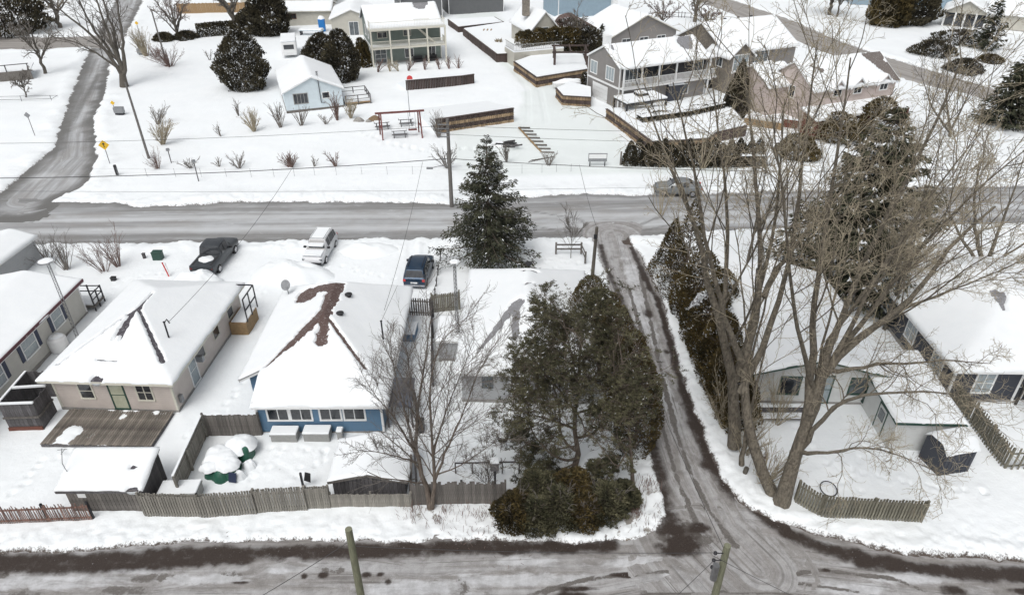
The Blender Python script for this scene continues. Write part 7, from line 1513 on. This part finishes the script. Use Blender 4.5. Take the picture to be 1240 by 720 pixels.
# hedges
def hedge(label, pts, h, wd, n, m, leaf, seed, snowtop=False, name='hedge', snowf=.03, parent_snow=None, lump=.15):
    rng = np.random.default_rng(seed); c0 = np.mean(np.array(pts), 0); t = thing(name, label, 'hedge', (c0[0], c0[1], 0))
    P = np.array(pts)-c0; L = np.linalg.norm(np.diff(P, axis=0), axis=1); cs = np.concatenate([[0], np.cumsum(L)]); u = rng.random(n)*cs[-1]
    i = np.clip(np.searchsorted(cs, u)-1, 0, len(L)-1); fr = ((u-cs[i])/L[i])[:, None]; d = (P[i+1]-P[i])/L[i][:, None]; nr = np.stack([-d[:, 1], d[:, 0]], 1)
    a = rng.uniform(-1, 1, n); zf = rng.random(n); k = rng.random(n) < .55; a = np.where(k, np.sign(a)*(1-.25*rng.random(n)**2), a); zf = np.where(~k, 1-.25*rng.random(n)**2, zf)
    bm = 1+lump*2*fbm(u, zf*3, .9, 4, seed); pos2 = P[i]*(1-fr)+P[i+1]*fr+nr*(a*wd/2*bm*(1-.25*zf**3))[:, None]; Z_ = zf*h*(1+lump*1.4*fbm(u, a, 1.2, 4, seed+1))
    D = np.stack([nr[:, 0]*np.sign(a)*.5, nr[:, 1]*np.sign(a)*.5, np.full(n, .7)], -1)+rng.normal(size=(n, 3))*.4; tone = .42+fbm(u*1.2, Z_*1.5, 1, 4, seed)*1.4+rng.normal(size=n)*.17; sn = rng.random(n) < snowf
    blades('foliage', np.column_stack([pos2, Z_]), D, leaf*rng.uniform(.6, 1.3, n), leaf*.4, tone, sn, m, t, rng=rng)
    st_ = MB()
    for q in range(int(cs[-1]/1.0)+1):
        x, y = [np.interp(q*1.0, cs, P[:, j]) for j in (0, 1)]; st_.tube([(x, y, 0), (x+.1, y, h*.8)], .04, 5)
    st_.obj('stems', M['bark_brown'], t)['kind'] = 'stuff'
    if snowtop:
        sp_ = MB(); 
        for (ax, ay), (bx, by) in zip(P[:-1], P[1:]): sp_.bar((ax, ay, h+.0), (bx, by, h+.0), wd*.8, .16)
        sp_.obj('snow_cap', M['roof_snow'], t, bevel=.06)
    return t
for i, (px, py, R0, H_, lb) in enumerate(((622, 632, 1.05, 1.9, 'leftmost olive juniper at the end of the weathered fence'), (648, 634, 1.15, 1.7, 'second olive juniper from the fence end under the big pine'), (676, 628, 1.2, 2.1, 'middle olive juniper in front of the pine trunk'), (704, 630, 1.15, 1.75, 'fourth olive juniper just right of the pine trunk'), (732, 622, 1.1, 2.0, 'fifth olive juniper below the slimmer pine'), (755, 610, .8, 1.5, 'rightmost small olive juniper beside the lane corner'), (690, 612, 1.2, 2.3, 'taller juniper behind the middle of the olive juniper row'), (650, 612, 1.1, 2.2, 'taller juniper behind the left part of the olive juniper row'))):
    bushy(lb, W(px, py), H_, egg(R0, .35), 500+i, 8500, 'pine' if i % 3 else 'cedar', name='juniper_bush', cat='shrub', leaf=(.2, .06), snowf=.0, lump=.45, depth=.6, group='olive junipers under the pines')
    shrub('bare brown stems tangled in the %s juniper' % ('leftmost second middle fourth fifth rightmost rear-middle rear-left'.split()[i]), px+3, py-1, H_*1.15, .9, 9, 'twig_grey', 520+i, name='bramble') if i < 5 else None
hedge('dark clipped hedge at the foot of the leaning tree, top left', WP([(240, 46), (285, 42)]), 2.3, 2.2, 4000, 'cedar_dark', .4, 102)
hedge('tall dark cedar hedge behind the tan block terrace', TW([(627, 74), (655, 70), (700, 66)], .3), 4.6, 2.4, 14000, 'cedar', .34, 103, lump=.2); hedge('long clipped hedge with a snowy top in front of the taupe house', TW([(773, 156), (830, 148), (872, 138)], .6), 2.2, 1.6, 9000, 'cedar_dark', .3, 104, snowf=.02, snowtop=True)
for i in range(17):
    px = 762+i*10.0 if i < 14 else 762+i*9.6; b = W(px, 201.5-i*.05)
    bushy('%s clipped pointed cedar from the left end of the far roadside row' % ('first second third fourth fifth sixth seventh eighth ninth tenth eleventh twelfth thirteenth fourteenth fifteenth sixteenth seventeenth'.split()[i]), b, 2.7+.3*math.sin(i*2.1), cone(.95, .6, .08), 200+i, 3200, 'cedar_dark', name='row_cedar', leaf=(.22, .09), snowf=.02, group='clipped cedars in the roadside row', core=False)
# cedar row along the lane
ROW = [(826, 356, 246, 2.2, 'tallest lane cedar, nearest the main street'), (810, 332, 268, 1.7, 'lane cedar leaning over the verge beside the tallest one'), (842, 392, 308, 1.7, 'second lane cedar counting down from the street'), (853, 425, 345, 1.6, 'middle lane cedar with snow flecks'), (866, 452, 382, 1.5, 'fourth lane cedar counting down from the street'), (876, 482, 418, 1.35, 'fifth lane cedar beside the leaning cottonwood'), (889, 512, 455, 1.2, 'last lane cedar beside the cottonwood base'), (864, 400, 330, 1.5, 'snow flecked cedar behind the middle lane cedar')]
for i, (px, py, top, R0, lb) in enumerate(ROW): cedar(lb, px, py, top, R0, 'cone' if i < 2 else 'egg', 6500, 'cedar', .2, 140+i, .08 if i not in (3, 7) else .7, group='cedars along the narrow lane', lump=.25)
hedge('low brown cedar hedge linking the lane cedars down to the cottonwoods', WP([(822, 362), (843, 410), (862, 455), (880, 500), (898, 530)]), 2.3, 2.0, 16000, 'cedar', .2, 107, snowf=.02, lump=.35)
# cedars behind the pine, along the lane's left edge
for i, (px, py, top, R0, lb) in enumerate(((712, 420, 338, 1.7, 'topmost olive cedar behind the big pine'), (738, 462, 372, 1.5, 'second olive cedar down the left edge of the lane'), (757, 500, 405, 1.45, 'third olive cedar down the left edge of the lane'), (768, 545, 440, 1.3, 'lowest olive cedar at the left edge of the lane'), (735, 420, 358, 1.2, 'small olive cedar beside the top of the lane'))):
    cedar(lb, px, py, top, R0, 'egg', 9000, 'cedar', .17, 160+i, .01, group='olive cedars behind the pine', lump=.25)
# big open pine
def pine(label, stems, seed, tuft=9, levels=None, name='pine_tree'):
    rng = np.random.default_rng(seed)
    t, P = bare_tree(name, label, stems, levels, 'bark_brown', 'bark_brown', seed)
    tips = np.concatenate([P[:, -1], P[:, -2], P[:, -3]*.5+P[:, -2]*.5]); tips = tips[rng.random(len(tips)) < .6]
    N = len(tips); k = np.repeat(np.arange(N), tuft); K = len(k)
    D = rng.normal(size=(K, 3)); D[:, 2] = np.abs(D[:, 2])*.8; D /= np.linalg.norm(D, axis=1, keepdims=True)
    C = tips[k]+D*.07; tone = .42+1.4*fbm(C[:, 0]+C[:, 2], C[:, 1]-C[:, 2], .9, 3, seed)+rng.normal(size=K)*.2
    blades('needles', C, D, .17*rng.uniform(.6, 1.3, K), .026, tone, rng.random(K) < .012, 'pine', t, rng=rng); return t
PS = [stem([(697, 578, 26.9), (697, 540, 27), (698, 490, 27.2), (702, 430, 27.5), (708, 370, 27.8)], .26, .05), stem([(697, 555, 26.9), (680, 560, 26.3), (660, 545, 26), (642, 520, 25.8), (638, 490, 25.7), (645, 450, 25.8)], .12, .03), stem([(697, 545, 27), (675, 530, 27.2), (680, 500, 27.4), (668, 460, 27.6), (655, 410, 27.8)], .12, .03), stem([(698, 530, 27), (722, 525, 26.6), (738, 500, 26.4), (745, 460, 26.4), (742, 420, 26.5)], .12, .03),
      stem([(699, 500, 27.1), (675, 470, 26.2), (650, 440, 25.6), (632, 420, 25.2)], .10, .03), stem([(700, 480, 27.2), (725, 450, 28), (735, 410, 28.6)], .10, .03), stem([(700, 470, 27.3), (690, 420, 26.3), (680, 380, 25.6)], .10, .03), stem([(703, 440, 27.5), (670, 400, 28), (650, 375, 28.4)], .09, .03), stem([(698, 520, 27.1), (660, 505, 26), (630, 500, 25.4), (615, 480, 25)], .09, .02), stem([(699, 500, 27.1), (735, 490, 26), (760, 470, 25.6)], .08, .02),
      stem([(698, 565, 26.9), (715, 570, 26.2), (740, 560, 25.8)], .07, .02), stem([(697, 560, 26.9), (665, 575, 26.2), (640, 575, 25.8)], .07, .02), stem([(697, 540, 27), (650, 545, 27.5), (625, 535, 27.8)], .07, .02), stem([(700, 460, 27.3), (660, 440, 27.8), (630, 455, 27.8)], .08, .02), stem([(703, 420, 27.6), (720, 385, 27.4), (722, 360, 27.4)], .08, .02)]
pine('big open crowned pine between the grey bungalow and narrow lane', PS, 170, 7, [dict(n=13, m=6, t0=.25, lr=(.28, .55), ang=(35, 80), up=.12, rr=.45, rmin=.018, wander=.28), dict(n=9, m=5, t0=.15, lr=(.4, .75), ang=(30, 70), up=.12, rr=.5, rmin=.010, wander=.3), dict(n=6, m=4, t0=.2, lr=(.4, .85), ang=(30, 65), up=.12, rr=.7, rmin=.007, wander=.3)])
PS2 = [stem([(766, 598, 25.6), (765, 560, 25.8), (762, 510, 26), (755, 450, 26.2), (748, 400, 26.4)], .17, .04), stem([(765, 560, 25.8), (745, 530, 25.6), (725, 500, 25.5)], .07, .02), stem([(762, 520, 26), (775, 490, 26), (780, 450, 26)], .07, .02), stem([(763, 540, 25.9), (745, 570, 25.2), (730, 580, 24.8)], .06, .02)]
pine('slimmer pine at the lane edge right of the big pine', PS2, 171, 8, [dict(n=9, m=6, t0=.25, lr=(.25, .45), ang=(40, 80), up=.05, rr=.5, rmin=.018, wander=.25), dict(n=6, m=4, t0=.2, lr=(.4, .7), ang=(30, 65), up=.1, rr=.5, rmin=.011, wander=.3), dict(n=4, m=4, t0=.25, lr=(.4, .8), ang=(30, 60), up=.1, rr=.7, rmin=.008, wander=.3)])
# weeds poking through the snow
def tuft(px, py, n, sp, h, lb, m='twig_red', seed=1):
    x, y = W(px, py); rng = np.random.default_rng(seed); b = MB()
    for i in range(n):
        a = rng.uniform(0, 6.28); r_ = rng.uniform(0, sp); hh = h*rng.uniform(.5, 1.1); p = (r_*math.cos(a), r_*math.sin(a), .1); b.tube([p, (p[0]+rng.uniform(-.15, .15), p[1]+rng.uniform(-.15, .15), hh+.1)], .009, 3, cap=False)
    tag(b.obj('dry_weeds', M[m], None, (x, y, .05)), lb, 'weeds', kind='stuff')
for i, a in enumerate(((500, 622, 60, .8, .45, 'dry weeds left of the maple trunk'), (540, 622, 80, 1.4, .45, 'dry weeds right of the maple trunk'), (530, 633, 22, .25, .4, 'dark weed tuft below the maple trunk'), (585, 628, 90, 1.6, .35, 'dry weeds below the weathered fence'), (770, 625, 120, 1.4, .5, 'dry weeds on the corner beside the narrow lane'), (785, 590, 70, .7, .5, 'dry weeds at the lane edge under the pines'), (600, 645, 70, 2.4, .2, 'thin dry grass along the edge of the foreground lane'), (1110, 560, 20, .6, .4, 'dry stalks in front of the small dark shed'), (925, 560, 60, 1.2, .6, 'twiggy growth around the cottonwood base'))): tuft(*a, seed=300+i)
